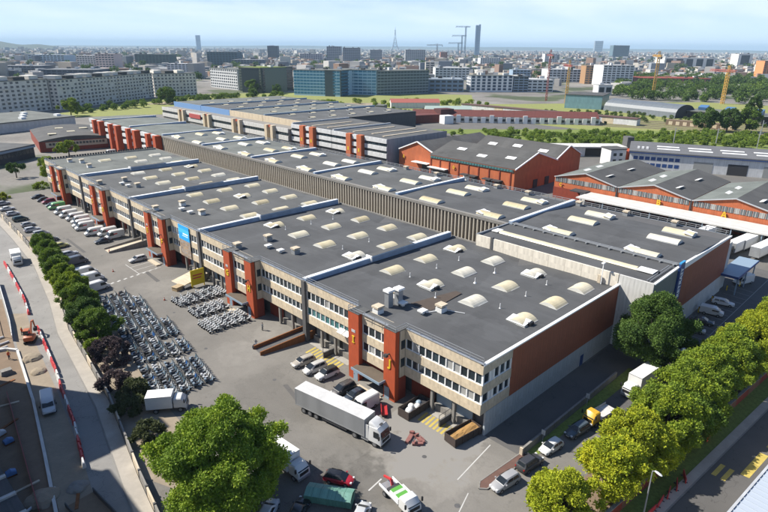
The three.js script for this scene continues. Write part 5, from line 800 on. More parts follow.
// ------------------------------------------------------------------ parked scooters
function scooterGeo(seat, shield, body, box = false) {
  const g = new GB(); const C = (c) => { g.col = c; return g; };
  C([0.02, 0.02, 0.022]).rod([-0.62, 0.24, -0.06], [-0.62, 0.24, 0.06], 0.24, 0.24, 10).rod([0.64, 0.24, -0.06], [0.64, 0.24, 0.06], 0.24, 0.24, 10);
  C(body).box(-0.85, -0.15, 0.36, 0.66, -0.17, 0.17).box(-0.15, 0.32, 0.24, 0.34, -0.18, 0.18);
  C(shield).quad([0.34, 0.3, -0.2], [0.34, 0.3, 0.2], [0.52, 1.0, 0.16], [0.52, 1.0, -0.16]).quad([0.44, 0.3, 0.2], [0.44, 0.3, -0.2], [0.6, 1.0, -0.14], [0.6, 1.0, 0.14]).quad([0.44, 0.3, -0.2], [0.34, 0.3, -0.2], [0.52, 1, -0.16], [0.6, 1, -0.14]).quad([0.34, 0.3, 0.2], [0.44, 0.3, 0.2], [0.6, 1, 0.14], [0.52, 1, 0.16]); g.box(0.44, 0.86, 0.46, 0.52, -0.08, 0.08);
  C(seat).box(-0.82, -0.1, 0.66, 0.8, -0.15, 0.15); C(shield); if (box) g.box(-1.02, -0.72, 0.82, 1.1, -0.18, 0.18);
  C([0.03, 0.03, 0.035]).bar([0.5, 0.98, -0.34], [0.5, 1.02, 0.34], 0.03).bar([0.5, 0.95, 0.3], [0.46, 1.26, 0.34], 0.02).bar([0.5, 0.95, -0.3], [0.46, 1.26, -0.34], 0.02); C([0.5, 0.55, 0.6]).quad([0.6, 1.02, -0.18], [0.6, 1.02, 0.18], [0.5, 1.4, 0.15], [0.5, 1.4, -0.15]);
  return g.geo();
}
const scootM = std([1, 1, 1], 0.5, { vc: true });
const scootG = [scooterGeo([0.02, 0.02, 0.025], [0.30, 0.38, 0.46], [0.05, 0.09, 0.14], true), scooterGeo([0.26, 0.29, 0.32], [0.10, 0.17, 0.23], [0.03, 0.04, 0.06]), scooterGeo([0.03, 0.03, 0.04], [0.58, 0.61, 0.64], [0.16, 0.19, 0.22]), scooterGeo([0.6, 0.6, 0.6], [0.66, 0.68, 0.70], [0.06, 0.07, 0.08], true)];
scootG.push(scooterGeo([0.02, 0.02, 0.02], [0.03, 0.03, 0.035], [0.03, 0.03, 0.03], true), scooterGeo([0.03, 0.03, 0.03], [0.03, 0.14, 0.42], [0.05, 0.06, 0.08]));
function scooter(u, v, turn, label, group, white) { const pick = R() < 0.12 ? 4 + Math.floor(R() * 1.99) : Math.floor(R() * 3.4), m = put('scooter', scootG[white ? (R() < 0.65 ? 3 : 2) : pick], scootM); m.position.set(u, 0, -v); m.rotation.set(0, turn, (R() - 0.5) * 0.05); m.rotation.x = 0.12; return tag(m, white ? label : label.replace('COLOUR', ['blue grey', 'dark slate', 'pale grey', 'white', 'black', 'bright blue'][pick]), 'scooter', group); }
{
  let n = 0; const L1 = 'parked COLOUR scooter in the long dense rows beside the wall trees', G1 = 'scooters in dense rows by the trees';
  for (let c = 0; c < 5; c++) for (let k = 0; k < 55; k++) {
    const v = 41 + k * 0.88, off = lerp(-29.2, -21.4, (v - 41) / 48), u = off + c * 2.1 + (R() - 0.5) * 0.1;
    if (v > 70 && c > 3 || v > 84 && c > 2 || Math.abs(v - 52.5 + (c - 2) * 0.5) < 1.0 || (c > 2 && Math.abs(v - 59.5) < 0.9)) continue; if (n >= 228) break;
    n++; scooter(u, v + (R() - 0.5) * 0.25, (R() - 0.5) * 0.09, L1, G1, false);
  }
  const L2 = 'parked scooter with white cover in the block before towers G and H', G2 = 'scooters before towers G and H';
  for (const [v0, n0, u0, cn] of [[72.6, 6, -10.4, 6], [65.0, 6, -10.2, 4], [57.0, 7, -11.6, 5]]) for (let c = 0; c < cn; c++) for (let k = 0; k < n0; k++) scooter(u0 + c * 1.85 + (R() - 0.5) * 0.2, v0 + k * 0.82 - c * 0.12 + (R() - 0.5) * 0.12, Math.PI + (R() - 0.5) * 0.08, L2, G2, true);
  scooter(-8.8, 46.1, 0.6, 'lone COLOUR scooter standing left of the rusty ramp', undefined, false);
}
// ------------------------------------------------------------------ trees and planting
function leafClump(n, r, s, seed) {
  const q = rng(seed), p = [], nn = [];
  for (let i = 0; i < n; i++) {
    const c = new THREE.Vector3(q() - 0.5, q() - 0.5, q() - 0.5).multiplyScalar(2 * r), a = new THREE.Vector3(q() - 0.5, (q() - 0.5) * 0.8, q() - 0.5).normalize(), b = new THREE.Vector3(q() - 0.5, q() - 0.5, q() - 0.5).cross(a).normalize(), k = s * (0.7 + 0.6 * q());
    const A = c.clone().addScaledVector(a, k), B = c.clone().addScaledVector(a, -k), m1 = c.clone().addScaledVector(b, k * 0.62), m2 = c.clone().addScaledVector(b, -k * 0.62); const up = new THREE.Vector3().crossVectors(a, b).multiplyScalar(k * 0.18); m1.add(up); m2.add(up);
    for (const t of [[B, m1, A], [B, A, m2]]) { const no = new THREE.Vector3().crossVectors(t[1].clone().sub(t[0]), t[2].clone().sub(t[0])).normalize(); for (const w of t) { p.push(w.x, w.y, w.z); nn.push(no.x, no.y, no.z); } }
  }
  const g = new THREE.BufferGeometry(); g.setAttribute('position', new THREE.Float32BufferAttribute(p, 3)); g.setAttribute('normal', new THREE.Float32BufferAttribute(nn, 3)); g.setAttribute('uv', new THREE.Float32BufferAttribute(new Float32Array(p.length / 3 * 2), 2)); return g;
}
const leafM = std([1.48, 1.48, 1.48], 0.75, { phys: true, transmission: 0.38, specularIntensity: 0.35 });
const leaves = { fine: leafClump(8, 0.36, 0.15, 5), mid: leafClump(7, 0.5, 0.26, 9), big: leafClump(8, 0.95, 0.5, 21), needle: leafClump(8, 0.4, 0.2, 31) };
function crownPoints(q, o) {                  // lobes spread over an uneven ellipsoid, leaves on and inside each lobe
  const pts = [], lobes = [], nl = Math.round((o.lobes ?? 34) * 1.35);
  for (let i = 0; i < nl; i++) {
    const th = q() * 2 * Math.PI, y = lerp(-0.85, 1, Math.pow((i + 0.5) / nl, 0.8)), rr = Math.sqrt(Math.max(0, 1 - y * y)), k = (0.45 + 0.50 * Math.sqrt(q())) * (o.cone ? 1 - 0.28 * Math.max(0, y) : 1);
    const spray = q() < 0.3, ex = spray ? 1.08 + 0.2 * q() : 0.8 + 0.24 * q(); lobes.push([o.rx * rr * k * ex * Math.cos(th), o.cy + o.ry * y * (0.68 + 0.28 * q()), o.rx * rr * k * ex * Math.sin(th), (spray ? 0.1 + 0.07 * q() : 0.14 + 0.22 * q() * q()) * Math.min(o.rx, o.ry), q()]);
  }
  const tot = lobes.reduce((s, l) => s + l[3] ** 2, 0);
  for (const l of lobes) { const n = Math.round(o.n * l[3] ** 2 / tot); for (let k = 0; k < n; k++) { const d = new THREE.Vector3(q() - 0.5, q() - 0.42, q() - 0.5).normalize(), rad = l[3] * (0.55 + 0.5 * Math.pow(q(), 0.6)); pts.push([l[0] + d.x * rad, l[1] + d.y * rad * 0.85, l[2] + d.z * rad, l[4]]); } }
  return pts;
}
function crown(parent, name, pts, geo, cols, q, sc = 1) {
  const m = new THREE.InstancedMesh(geo, leafM, pts.length), M4 = new THREE.Matrix4(), E = new THREE.Euler(), Qn = new THREE.Quaternion(), c = new THREE.Color(); m.name = name; m.userData.kind = 'stuff'; m.castShadow = m.receiveShadow = true;
  pts.forEach(([x, y, z, t], i) => { Qn.setFromEuler(E.set(q() * 6.28, q() * 6.28, q() * 6.28)); const s = sc * (0.75 + 0.5 * q()); M4.compose(new THREE.Vector3(x, Math.max(0.1, y), z), Qn, new THREE.Vector3(s, s, s)); m.setMatrixAt(i, M4); const k = clamp01(t * 0.45 + q() * 0.55) * (cols.length - 1), a = cols[Math.floor(k)], b = cols[Math.min(cols.length - 1, Math.floor(k) + 1)], f = k % 1, v = 0.9 + 0.2 * q(); c.setRGB(...a.map((w, j) => lerp(w, b[j], f) * v)); m.setColorAt(i, c); });
  parent.add(m); return m;
}
const GREEN = [[0.075, 0.135, 0.018], [0.135, 0.215, 0.022], [0.20, 0.285, 0.03]], LIME = [[0.17, 0.23, 0.015], [0.30, 0.35, 0.018], [0.46, 0.46, 0.02]], LIMEG = [[0.11, 0.18, 0.018], [0.21, 0.29, 0.02], [0.34, 0.39, 0.022]], DEEP = [[0.04, 0.085, 0.016], [0.075, 0.14, 0.022], [0.115, 0.19, 0.03]], PURPLE = [[0.055, 0.038, 0.042], [0.10, 0.07, 0.072], [0.15, 0.11, 0.105]], MAPLE = [[0.10, 0.18, 0.016], [0.20, 0.30, 0.022], [0.33, 0.42, 0.03]], OLIVE = [[0.06, 0.08, 0.025], [0.10, 0.115, 0.04]];
const YLW = [[0.20, 0.27, 0.015], [0.38, 0.42, 0.018], [0.60, 0.56, 0.02]];
let seedT = 100;
function tree(name, label, u, v, o) {
  const t = thing(name, label, o.cat ?? 'tree', u, v, 0, o.group), q = rng(seedT += 7), g = new GB(), th = o.trunk ?? o.cy - o.ry * 0.45, tr = o.tr ?? 0.05 * o.rx + 0.08;
  g.rod([0, 0, 0], [0.1, th, 0.05], tr, tr * 0.7, 8); const limbs = o.limbs ?? 6;
  for (let i = 0; i < limbs; i++) { const a = i / limbs * 6.28 + q(), k = 0.55 + 0.25 * q(), m = [Math.cos(a) * o.rx * k * 0.5, lerp(th, o.cy, 0.6), Math.sin(a) * o.rx * k * 0.5]; g.rod([0.08, th * 0.92, 0.04], m, tr * 0.5, tr * 0.32, 6); g.rod(m, [Math.cos(a) * o.rx * k, o.cy + o.ry * (0.2 + 0.4 * q()), Math.sin(a) * o.rx * k], tr * 0.32, tr * 0.1, 5); }
  g.rod([0.1, th, 0.05], [0, o.cy + o.ry * 0.6, 0], tr * 0.7, tr * 0.15, 6); g.add('trunk', M.bark, t);
  crown(t, 'crown', crownPoints(q, o), o.leaf ?? leaves.fine, o.cols ?? GREEN, q, o.sc ?? 1); return t;
}
tree('broad_tree', 'large bright green tree in the lower left foreground', -33.2, 14.0, { rx: 7.6, ry: 6.6, cy: 6.9, n: 24000, lobes: 105, cols: MAPLE });
tree('round_tree', 'tall dark green round tree at the corner of the end wall', 38.6, -8.8, { rx: 6.6, ry: 6.6, cy: 7.6, n: 18000, lobes: 75, cols: DEEP.concat([[0.11, 0.19, 0.03]]), cone: true });
// the double row along the right hand street
const ROWT = [['yellow green tree cut by the lower picture edge', -5.6, -16.4, 4.0, 3.4, 4.0, YLW.slice(0, 2).concat([[0.33, 0.36, 0.02]])], ['bright yellow tree nearest the street lamp', 3.2, -18.4, 4.2, 3.7, 4.7, YLW], ['yellow green tree behind the yellow truck', 10.4, -18.5, 4.6, 4.1, 5.2, LIME], ['yellow tipped tree between truck and street crossing', 11.5, -20.2, 3.2, 3.0, 4.2, YLW], ['leafy green tree over the brick wall', 18.0, -19.4, 5.0, 4.5, 5.5, LIMEG], ['green tree beside the white box lorry', 25.8, -19.5, 5.2, 4.7, 5.7, LIMEG], ['green tree at the bend of the brick wall', 22.8, -21.4, 3.6, 3.4, 4.4, GREEN], ['green tree behind the white box lorry', 33.6, -19.6, 5.0, 4.6, 5.8, LIMEG], ['green tree before the shaded car park', 42, -20.4, 5.0, 4.6, 5.8, LIMEG], ['lime tree near the right picture edge', 50.5, -21.2, 5.0, 4.7, 5.8, LIME], ['lime tree at the right picture edge', 59, -22, 5.2, 4.8, 5.9, LIME], ['lime tree past the right picture edge', 68, -22.8, 5, 4.8, 5.8, LIMEG]];
for (const [l, u, v, rx, ry, cy, cols] of ROWT) tree('street_tree', l, u, v, { rx, ry, cy, n: Math.round(430 * rx * ry), lobes: 55, cols, group: 'trees along the right hand street', cone: rx * 10 % 2 < 1 });
// tree row along the boundary wall
const ROWL = [[-22.3, 131, 2.9, GREEN, 'first and farthest tree of the row along the wall'], [-23.2, 123.5, 3.0, GREEN, 'second tree of the row along the wall'], [-24.0, 116, 3.1, GREEN, 'third tree of the row along the wall'], [-25.0, 108.5, 3.2, GREEN, 'fourth tree of the row along the wall'], [-25.7, 101, 3.2, LIMEG, 'fifth, lighter tree of the row along the wall'], [-26.6, 93, 3.4, LIMEG, 'sixth, lighter tree of the row along the wall'], [-27.6, 85, 3.6, GREEN, 'seventh tree of the row along the wall'], [-28.6, 77, 3.5, DEEP, 'dark tree next to last in the row along the wall'], [-29.6, 68.6, 4.1, GREEN, 'last and largest tree of the row along the wall']];
for (const [u, v, r, cols, l] of ROWL) tree('row_tree', l, u, v, { rx: r, ry: r * 0.85, cy: 3.0, n: 4800, lobes: 34, cols, trunk: 1.2, group: 'tree row along the wall' });
const bush = (l, u, v, r, ry, cols, n = 1400, o = {}) => { const t = thing(o.name ?? 'bush', l, 'bush', u, v, 0, o.group), q = rng(seedT += 3), st = new GB(); for (let i = 0; i < 5; i++) { const a = q() * 6.28; st.rod([0, 0, 0], [Math.cos(a) * r * 0.5, ry * 1.1, Math.sin(a) * r * 0.5], 0.06, 0.02, 5); } st.add('stems', M.bark, t); crown(t, 'foliage', crownPoints(q, { rx: r, ry, cy: ry * 0.75, n, lobes: 16 }), o.leaf ?? leaves.fine, cols, q, o.sc ?? 1); return t; };
bush('purple leaved bush below the row of trees', -30.9, 58.6, 3.9, 2.6, PURPLE, 4200); bush('small bright green bush against the wall', -31.6, 63.8, 1.9, 1.7, LIMEG, 1300); bush('dull olive bush near the white box van', -31.8, 45.5, 2.4, 1.7, OLIVE, 1500); bush('dark olive bush at the shadow edge by the wall', -34.2, 41.6, 2.6, 1.8, OLIVE, 1600); bush('dark purple bush at the shadow edge by the wall', -33.2, 49.8, 2.5, 1.9, PURPLE, 1700); bush('olive bush left of the large foreground tree', -34.6, 33, 2.3, 1.7, OLIVE, 1500);
// far end of the facade
tree('lime_tree', 'light green tree at the far left corner of the beige hall', 5, 224, { rx: 4.6, ry: 4.6, cy: 6, n: 4200, lobes: 28, cols: LIMEG }); bush('trimmed hedge at the foot of the corner tree', -1, 215, 3.2, 1.3, LIMEG, 1200, { name: 'hedge' }); bush('trimmed round hedge at the left picture edge', -17, 206, 3.2, 1.2, LIME, 1200, { name: 'hedge' });
tree('lime_tree', 'light green tree before the low arched hall', 30, 283, { rx: 6, ry: 3.2, cy: 4.6, n: 2600, lobes: 24, cols: LIMEG, leaf: leaves.mid }); tree('small_tree', 'small sparse tree on the far left verge', -3, 243, { rx: 3.4, ry: 2, cy: 4.4, n: 700, lobes: 12, cols: DEEP, leaf: leaves.mid });
tree('lime_tree', 'green tree between arched hall and apartments', 88, 470, { rx: 8, ry: 6, cy: 7.5, n: 1500, lobes: 26, cols: LIMEG, leaf: leaves.big, sc: 1 });
for (const [i, [u, v, r]] of [[190, 520, 9], [205, 548, 8], [330, 590, 9], [345, 560, 6], [300, 540, 5]].entries()) tree('broad_tree', ['broad tree before the right end of the long apartment block', 'dark tree beside the broad apartment tree', 'dark tree in front of the green office cube', 'small tree on the sandy lot before the offices', 'bushy tree on the sandy lot edge'][i], u, v, { rx: r, ry: r * 0.8, cy: r * 0.95, n: 1400, lobes: 24, cols: i % 2 ? DEEP : GREEN, leaf: leaves.big });
// railway bank and trees to the right
tree('poplar_tree', 'tall dark poplar right of the tree clump', 454, 84, { rx: 5.6, ry: 11, cy: 10.5, n: 1700, lobes: 34, cols: DEEP, leaf: leaves.big, trunk: 3 });
for (const [i, [u, v]] of [[390, 96], [398, 84], [404, 74]].entries()) tree('broad_tree', ['left dark tree of the clump beyond the tracks', 'middle dark tree of the clump beyond the tracks', 'right dark tree of the clump beyond the tracks'][i], u, v, { rx: 8, ry: 7.5, cy: 8.4, n: 1500, lobes: 26, cols: i === 2 ? GREEN : DEEP, leaf: leaves.big, group: 'tree clump beyond the tracks' });
tree('broad_tree', 'round tree beside the long white roofed hall', 560, 520, { rx: 8, ry: 7, cy: 8, n: 900, lobes: 20, cols: GREEN, leaf: leaves.big });
function woods(name, label, category, n, place, r, cols, per = 90) {   // a wood that reads as one mass
  const q = rng(seedT += 13), pts = []; for (let i = 0; i < n; i++) { const [u, v] = place(q), k = r * (0.6 + 0.8 * q()), t = q(); for (let j = 0; j < per; j++) { const d = new THREE.Vector3(q() - 0.5, q() - 0.35, q() - 0.5).normalize().multiplyScalar(k * (0.5 + 0.5 * q())); pts.push([u + d.x, k * 0.85 + d.y * 0.8, -v + d.z, t]); } }
  const m = crown(scene, name, pts, leaves.big, cols, q, r / 3.4); m.name = numbered(name); stuff(tag(m, label, category)); return m;
}
woods('scrub', 'green scrub and bushes on the railway bank', 'bushes', 420, (q) => { const s = q(), k = q(); return [lerp(246, 410, s) + k * 36 - 18, lerp(176, 10, s) + (q() - 0.5) * 60]; }, 1.9, GREEN.concat(LIMEG));
woods('scrub', 'bushes scattered over the dry railway land', 'bushes', 300, (q) => { const s = q(); return [lerp(250, 470, s) + (q() - 0.5) * 50, lerp(360, 120, s) + (q() - 0.5) * 100]; }, 1.5, OLIVE.concat(GREEN));
woods('scrub', 'bushes between the apartments and the cream hall', 'bushes', 60, (q) => { const s = q(); return [lerp(100, 330, s) + (q() - 0.5) * 12, lerp(498, 560, s) + (q() - 0.5) * 30 - (s > 0.6 ? 90 * (s - 0.6) : 0)]; }, 3, GREEN);
woods('scrub', 'bushes before the glass offices', 'bushes', 60, (q) => { const s = q(); return [lerp(270, 420, s) + (q() - 0.5) * 16, lerp(430, 330, s) + (q() - 0.5) * 50]; }, 2.6, LIMEG);
woods('woodland', 'belt of woodland beyond the rail depot at right', 'woodland', 330, (q) => { const d = 730 + 620 * q(), a = lerp(0.17, 0.43, q()); return [d * Math.cos(a) - 58, d * Math.sin(a) - 40]; }, 6, DEEP.concat(GREEN), 60);
woods('woodland', 'woodland patches among the far houses', 'woodland', 260, (q) => { const d = 900 + 2600 * q(), a = lerp(0.15, 1.42, q()); return [d * Math.cos(a), d * Math.sin(a)]; }, 9, DEEP, 40);
// ------------------------------------------------------------------ the far city and hills
{
  const q = rng(4242), shapes = [], cols = [];
  const house = new GB().box(-0.5, 0.5, 0, 1, -0.5, 0.5).geo(), N = 9000, m = new THREE.InstancedMesh(house, std([1, 1, 1], 0.9), N), M4 = new THREE.Matrix4(), Qn = new THREE.Quaternion(), c = new THREE.Color();
  const pal = [[0.62, 0.58, 0.52], [0.66, 0.65, 0.63], [0.48, 0.46, 0.44], [0.40, 0.26, 0.19], [0.52, 0.46, 0.38], [0.30, 0.33, 0.37], [0.72, 0.70, 0.66], [0.22, 0.24, 0.28], [0.44, 0.30, 0.24]];
  for (let i = 0; i < N; i++) {
    const near = i < 2600, d = near ? (q() < 0.35 ? 900 : 1150) + 1500 * Math.pow(q(), 0.8) : 2000 + 9500 * Math.pow(q(), 1.3), a = lerp(0.02, 1.53, q()), big = q();
    const w = 7 + 12 * q() * (big > 0.88 ? 2.0 : 1), l = 7 + 14 * q() * (big > 0.88 ? 2.2 : 1), h = (4 + 9 * q()) * (big > 0.95 ? 2.3 : 1) * (near ? 0.85 : 1);
    Qn.setFromAxisAngle(new THREE.Vector3(0, 1, 0), Math.floor(q() * 6) * 0.53 + (q() - 0.5) * 0.3); M4.compose(new THREE.Vector3(d * Math.cos(a) - 58, -0.1, -(d * Math.sin(a) - 40)), Qn, new THREE.Vector3(w * (near ? 1 : 1.3), h, l * (near ? 1 : 1.3))); m.setMatrixAt(i, M4); const p = pal[Math.floor(q() * pal.length)], k = 0.75 + 0.4 * q(); c.setRGB(p[0] * k, p[1] * k, p[2] * k); m.setColorAt(i, c);
  }
  m.name = 'distant_city'; m.castShadow = m.receiveShadow = true; scene.add(m); stuff(tag(m, 'pale mass of distant city houses reaching to the horizon', 'city'));
  const ridge = (name, d0, a0, a1, H, seed, n = 60) => { const f = fbmField(seed, 8, 4), g = new GB(), P = (i, k) => { const s = i / n, a = lerp(a0, a1, s), hh = k === 1 ? H * (0.35 + 0.9 * f(s, 0.3)) * Math.sin(Math.PI * clamp01(0.08 + s * 0.84)) : -5, d = d0 + [0, 1400, 4200][k]; return [d * Math.cos(a), hh, d * Math.sin(a)]; }; for (let i = 0; i < n; i++) { g.quad(P(i, 0), P(i + 1, 0), P(i + 1, 1), P(i, 1)).quad(P(i, 1), P(i + 1, 1), P(i + 1, 2), P(i, 2)); } structure(g.add(name, std([0.075, 0.10, 0.05], 1, { map: G, size: 900 }))); };
  ridge('hills', 7600, 1.30, 1.66, 150, 5); ridge('hills', 17500, 0.05, 1.3, 85, 9, 90);
}
// ------------------------------------------------------------------ around the docks
{
  M.wornPaint = std([0.42, 0.42, 0.40], 0.9, { map: G, size: 2 });
  M.scrap = std([0.36, 0.15, 0.13], 0.8, { map: G, size: 2 });
  const skip = (name, label, u, v, turn, load, loadMat) => { const t = thing(name, label, 'skip', u, v, turn), w = new GB(), rr = [[-2.6, 2.6, 0.15, -1.05, 1.05, 1.5]]; const s = std([0.085, 0.06, 0.05], 0.8, { map: S, size: 3 }); w.box(-2.6, 2.6, 0.15, 0.25, -1.05, 1.05).box(-2.6, 2.6, 0.25, 1.5, -1.12, -1.05).box(-2.6, 2.6, 0.25, 1.5, 1.05, 1.12).box(-2.68, -2.6, 0.15, 1.5, -1.12, 1.12).box(2.6, 2.68, 0.15, 1.5, -1.12, 1.12); w.add('tub', s, t); for (let k = 0; k < 5; k++) for (const z of [-1.2, 1.12]) pk('rib', s, t, -2.4 + k * 1.15, -2.28 + k * 1.15, 0.2, 1.5, z, z + 0.08); load(t); for (const s2 of [1, -1]) { const r = new THREE.CylinderGeometry(0.16, 0.16, 0.2, 10).rotateX(Math.PI / 2); put('roller', r, M.tyre, t).position.set(-2.2, 0.16, s2 * 0.8); } return t; };
  const heap = (t, mat, h) => { const f = fbmField(61, 4, 3), g = new GB(), n = 12, P = (i, j) => { const x = lerp(-2.58, 2.58, i / n), z = lerp(-1.04, 1.04, j / n); return [x, 0.7 + h * (f(i / n, j / n)) * Math.sin(Math.PI * clamp01(j / n)) + 0.35 * (i / n), z]; }; for (let i = 0; i < n; i++) for (let j = 0; j < n; j++) g.quad(P(i, j), P(i + 1, j), P(i + 1, j + 1), P(i, j + 1)); g.add('load', mat, t); };
  skip('skip_container', 'dark open skip filled with sawdust at the building corner', -1.2, 1.9, -0.12, (t) => heap(t, std([0.50, 0.29, 0.10], 1, { map: G, size: 2 }), 0.6)); skip('skip_container', 'dark open skip with white sacks beside tower J', -1.6, 11.2, 0.02, (t) => { heap(t, M.dark, 0.2); for (const [x, z, r] of [[-1.4, 0.2, 0.7], [-0.4, -0.4, 0.6], [0.3, 0.3, 0.6], [1.2, -0.2, 0.55]]) { const g = new THREE.IcosahedronGeometry(r, 1); put('sack', g, x > 1 ? M.blueGrey : M.whiteRough, t).position.set(x, 0.85, z); } });
  const paintSheet = (name, mat, quads) => { const g = new GB(); for (const q of quads) g.quad(...q.map(([u, v]) => [u, 0.006, v])); return structure(g.add(name, mat)); };
  const hatch = (u0, u1, v0, v1, n) => Array.from({ length: n }, (_, k) => { const a = lerp(v0, v1, (k + 0.2) / n), b = lerp(v0, v1, (k + 0.75) / n); return [[u0, a], [u1, a + 0.35], [u1, b + 0.35], [u0, b]]; });
  paintSheet('yellow_hatching', M.yellowPaint, hatch(-2.9, -0.4, 3.6, 9.6, 8)); paintSheet('yellow_hatching', M.yellowPaint, hatch(-3.0, -0.4, 29.2, 38.2, 10));
  paintSheet('dock_apron', std([0.52, 0.49, 0.44], 0.95, { map: G, size: 4 }), [[[-0.3, 3.4], [1.1, 3.4], [1.1, 9.4], [-0.3, 9.4]], [[-0.3, 29], [1.1, 29], [1.1, 40.4], [-0.3, 40.4]]]);
  const bay = (a, b, w) => { const dx = b[0] - a[0], dy = b[1] - a[1], l = Math.hypot(dx, dy), nx = -dy / l * w / 2, ny = dx / l * w / 2; return [[a[0] - nx, a[1] - ny], [b[0] - nx, b[1] - ny], [b[0] + nx, b[1] + ny], [a[0] + nx, a[1] + ny]]; };
  paintSheet('bay_markings', M.whitePaint, [bay([-9.6, 107], [-9.6, 98.2], 0.16), bay([-9.6, 104], [-3.6, 104.6], 0.15), bay([-9.6, 101.2], [-3.6, 101.8], 0.15), bay([-9.6, 98.3], [-3.6, 99], 0.15)]);
  paintSheet('give_way_dashes', M.whitePaint, Array.from({ length: 10 }, (_, k) => { const s = k / 9, u = lerp(-20.6, -5.4, s), v = lerp(95.6, 98.6, s); return bay([u, v], [u + 0.9, v + 0.5], 0.5); }));
  paintSheet('lane_line', M.whitePaint, [bay([-18.5, 3.6], [-15.8, 4.0], 0.2), bay([0.4, -1.9], [-8.6, -3.1], 0.16), bay([-9.5, -5.6], [-14, -7.2], 0.14)]);
  // dock blades, bumpers, loose things
  const blade = (label, u, v, h) => { const t = thing('dock_blade', label, 'dock blade', u, v); piece('blade_wall', M.concreteDark, t, -1.8, 1.0, 0, h, -0.12, 0.12); const r = new GB(); r.bar([-1.8, h + 0.9, 0], [1.0, h + 0.9, 0], 0.03); for (const x of [-1.8, -0.4, 1]) r.bar([x, h, 0], [x, h + 0.9, 0], 0.03); r.add('hand_rail', M.dark, t); };
  blade('low dark blade wall between the near dock bays', 0.0, 6.0, 1.1); blade('low dark blade wall between the dock bays left of tower I', 0.0, 34, 1.1);
  const win = thing('window_sash', 'two open white window sashes left of tower I', 'window', -0.6, 28.6, 0, undefined, 6.2); for (const d of [0, 1.6]) { const s = piece('sash', M.white, win, -0.55, 0.55, 0.35, 0.43, d - 0.7, d + 0.7); s.rotation.z = 0.5; }
  // rusty ramp pair
  const ramp = thing('loading_ramp', 'rusty brown steel loading ramp rising to the dock', 'ramp', -3.0, 43.4, -0.12); for (const dv of [-1.5, 1.35]) { const g = new GB(); g.quad([-6.6, 0.0, dv - 0.12], [6.2, 0.0, dv - 0.12], [6.2, 1.9, dv - 0.12], [-6.6, 0.75, dv - 0.12]).quad([6.2, 0, dv + 0.12], [-6.6, 0, dv + 0.12], [-6.6, 0.75, dv + 0.12], [6.2, 1.9, dv + 0.12]).quad([-6.6, 0.75, dv - 0.12], [6.2, 1.9, dv - 0.12], [6.2, 1.9, dv + 0.12], [-6.6, 0.75, dv + 0.12]).quad([-6.6, 0, dv + 0.12], [-6.6, 0, dv - 0.12], [-6.6, 0.75, dv - 0.12], [-6.6, 0.75, dv + 0.12]); g.add('side_wall', M.rust, ramp); } { const g = new GB(); g.quad([-6.4, 0.05, -1.38], [6.2, 1.1, -1.38], [6.2, 1.1, 1.23], [-6.4, 0.05, 1.23]); g.add('deck', M.concreteDark, ramp); }
  const ramp2 = thing('concrete_ramp', 'pale concrete ramp with side wall left of tower E', 'ramp', -3.4, 120.4, -0.06); for (const dv of [-2.0, 1.9]) { const g = new GB(); g.quad([-6, 0, dv - 0.15], [5, 0, dv - 0.15], [5, 1.8, dv - 0.15], [-6, 0.5, dv - 0.15]).quad([-6, 0.5, dv - 0.15], [5, 1.8, dv - 0.15], [5, 1.8, dv + 0.15], [-6, 0.5, dv + 0.15]).quad([5, 0, dv + 0.15], [-6, 0, dv + 0.15], [-6, 0.5, dv + 0.15], [5, 1.8, dv + 0.15]); g.add('side_wall', M.concrete, ramp2); } { const g = new GB(); g.quad([-6, 0.04, -1.85], [5, 1.1, -1.85], [5, 1.1, 1.75], [-6, 0.04, 1.75]); g.add('deck', M.beige2, ramp2); }
  const board = thing('advertising_board', 'yellow board with red lettering standing by the dock ramp', 'board', -2.6, 80.6, 0); piece('panel', std([0.80, 0.62, 0.01], 0.6), board, -1.7, 1.7, 0.6, 4.4, -0.08, 0.08); for (const [a, b, h] of [[-1.2, 1.2, 2.9], [-1.2, 0.9, 2.2]]) piece('red_line', M.red, board, a, b, h, h + 0.3, -0.12, -0.085); for (const u of [-1.5, 1.5]) piece('post', M.yellow, board, u - 0.1, u + 0.1, 0, 0.6, -0.08, 0.08);
  const r3 = thing('concrete_ramp', 'pale wedge shaped ramp behind the yellow board', 'ramp', -1.6, 85.6, 0.1); { const g = new GB(); g.quad([-4, 0.02, -2], [4, 1.5, -2], [4, 1.5, 3], [-4, 0.02, 3]).quad([-4, 0, -2], [4, 0, -2], [4, 1.5, -2], [-4, 0.02, -2]); g.add('deck', M.beige2, r3); }
  const cr = thing('packing_crate', 'open pale wooden crate beside the yellow board', 'crate', -6.6, 82.2, 0.3); piece('panel', std([0.62, 0.45, 0.25], 0.9, { map: S, size: 2 }), cr, -1.5, 0.6, 0, 0.9, -0.8, 0.8); piece('lid', std([0.66, 0.50, 0.30], 0.9, { map: S, size: 2 }), cr, -1.6, 0.7, 0.9, 0.98, -0.9, 0.9); 
  const cart = thing('roll_cart', 'dark steel cart beside the wooden crate', 'cart', -4.9, 81.4, 0.2); piece('tray', M.concreteDark, cart, -1.1, 1.1, 0.35, 0.6, -0.7, 0.7); for (const x of [-0.9, 0.9]) for (const z of [-0.55, 0.55]) { put('wheel', new THREE.CylinderGeometry(0.18, 0.18, 0.1, 10).rotateX(Math.PI / 2), M.tyre, cart).position.set(x, 0.18, z); }
  const bench = thing('red_trailer', 'small red steel trailer frame before tower J', 'trailer', -5.4, 14.2, 0.85); piece('frame', M.red, bench, -1.3, 1.3, 0.45, 0.62, -0.5, 0.5); piece('back', M.red, bench, -1.3, 1.3, 0.62, 1.1, 0.42, 0.5); for (const x of [-1, 1]) piece('leg', M.dark, bench, x - 0.06, x + 0.06, 0, 0.45, -0.4, 0.4);
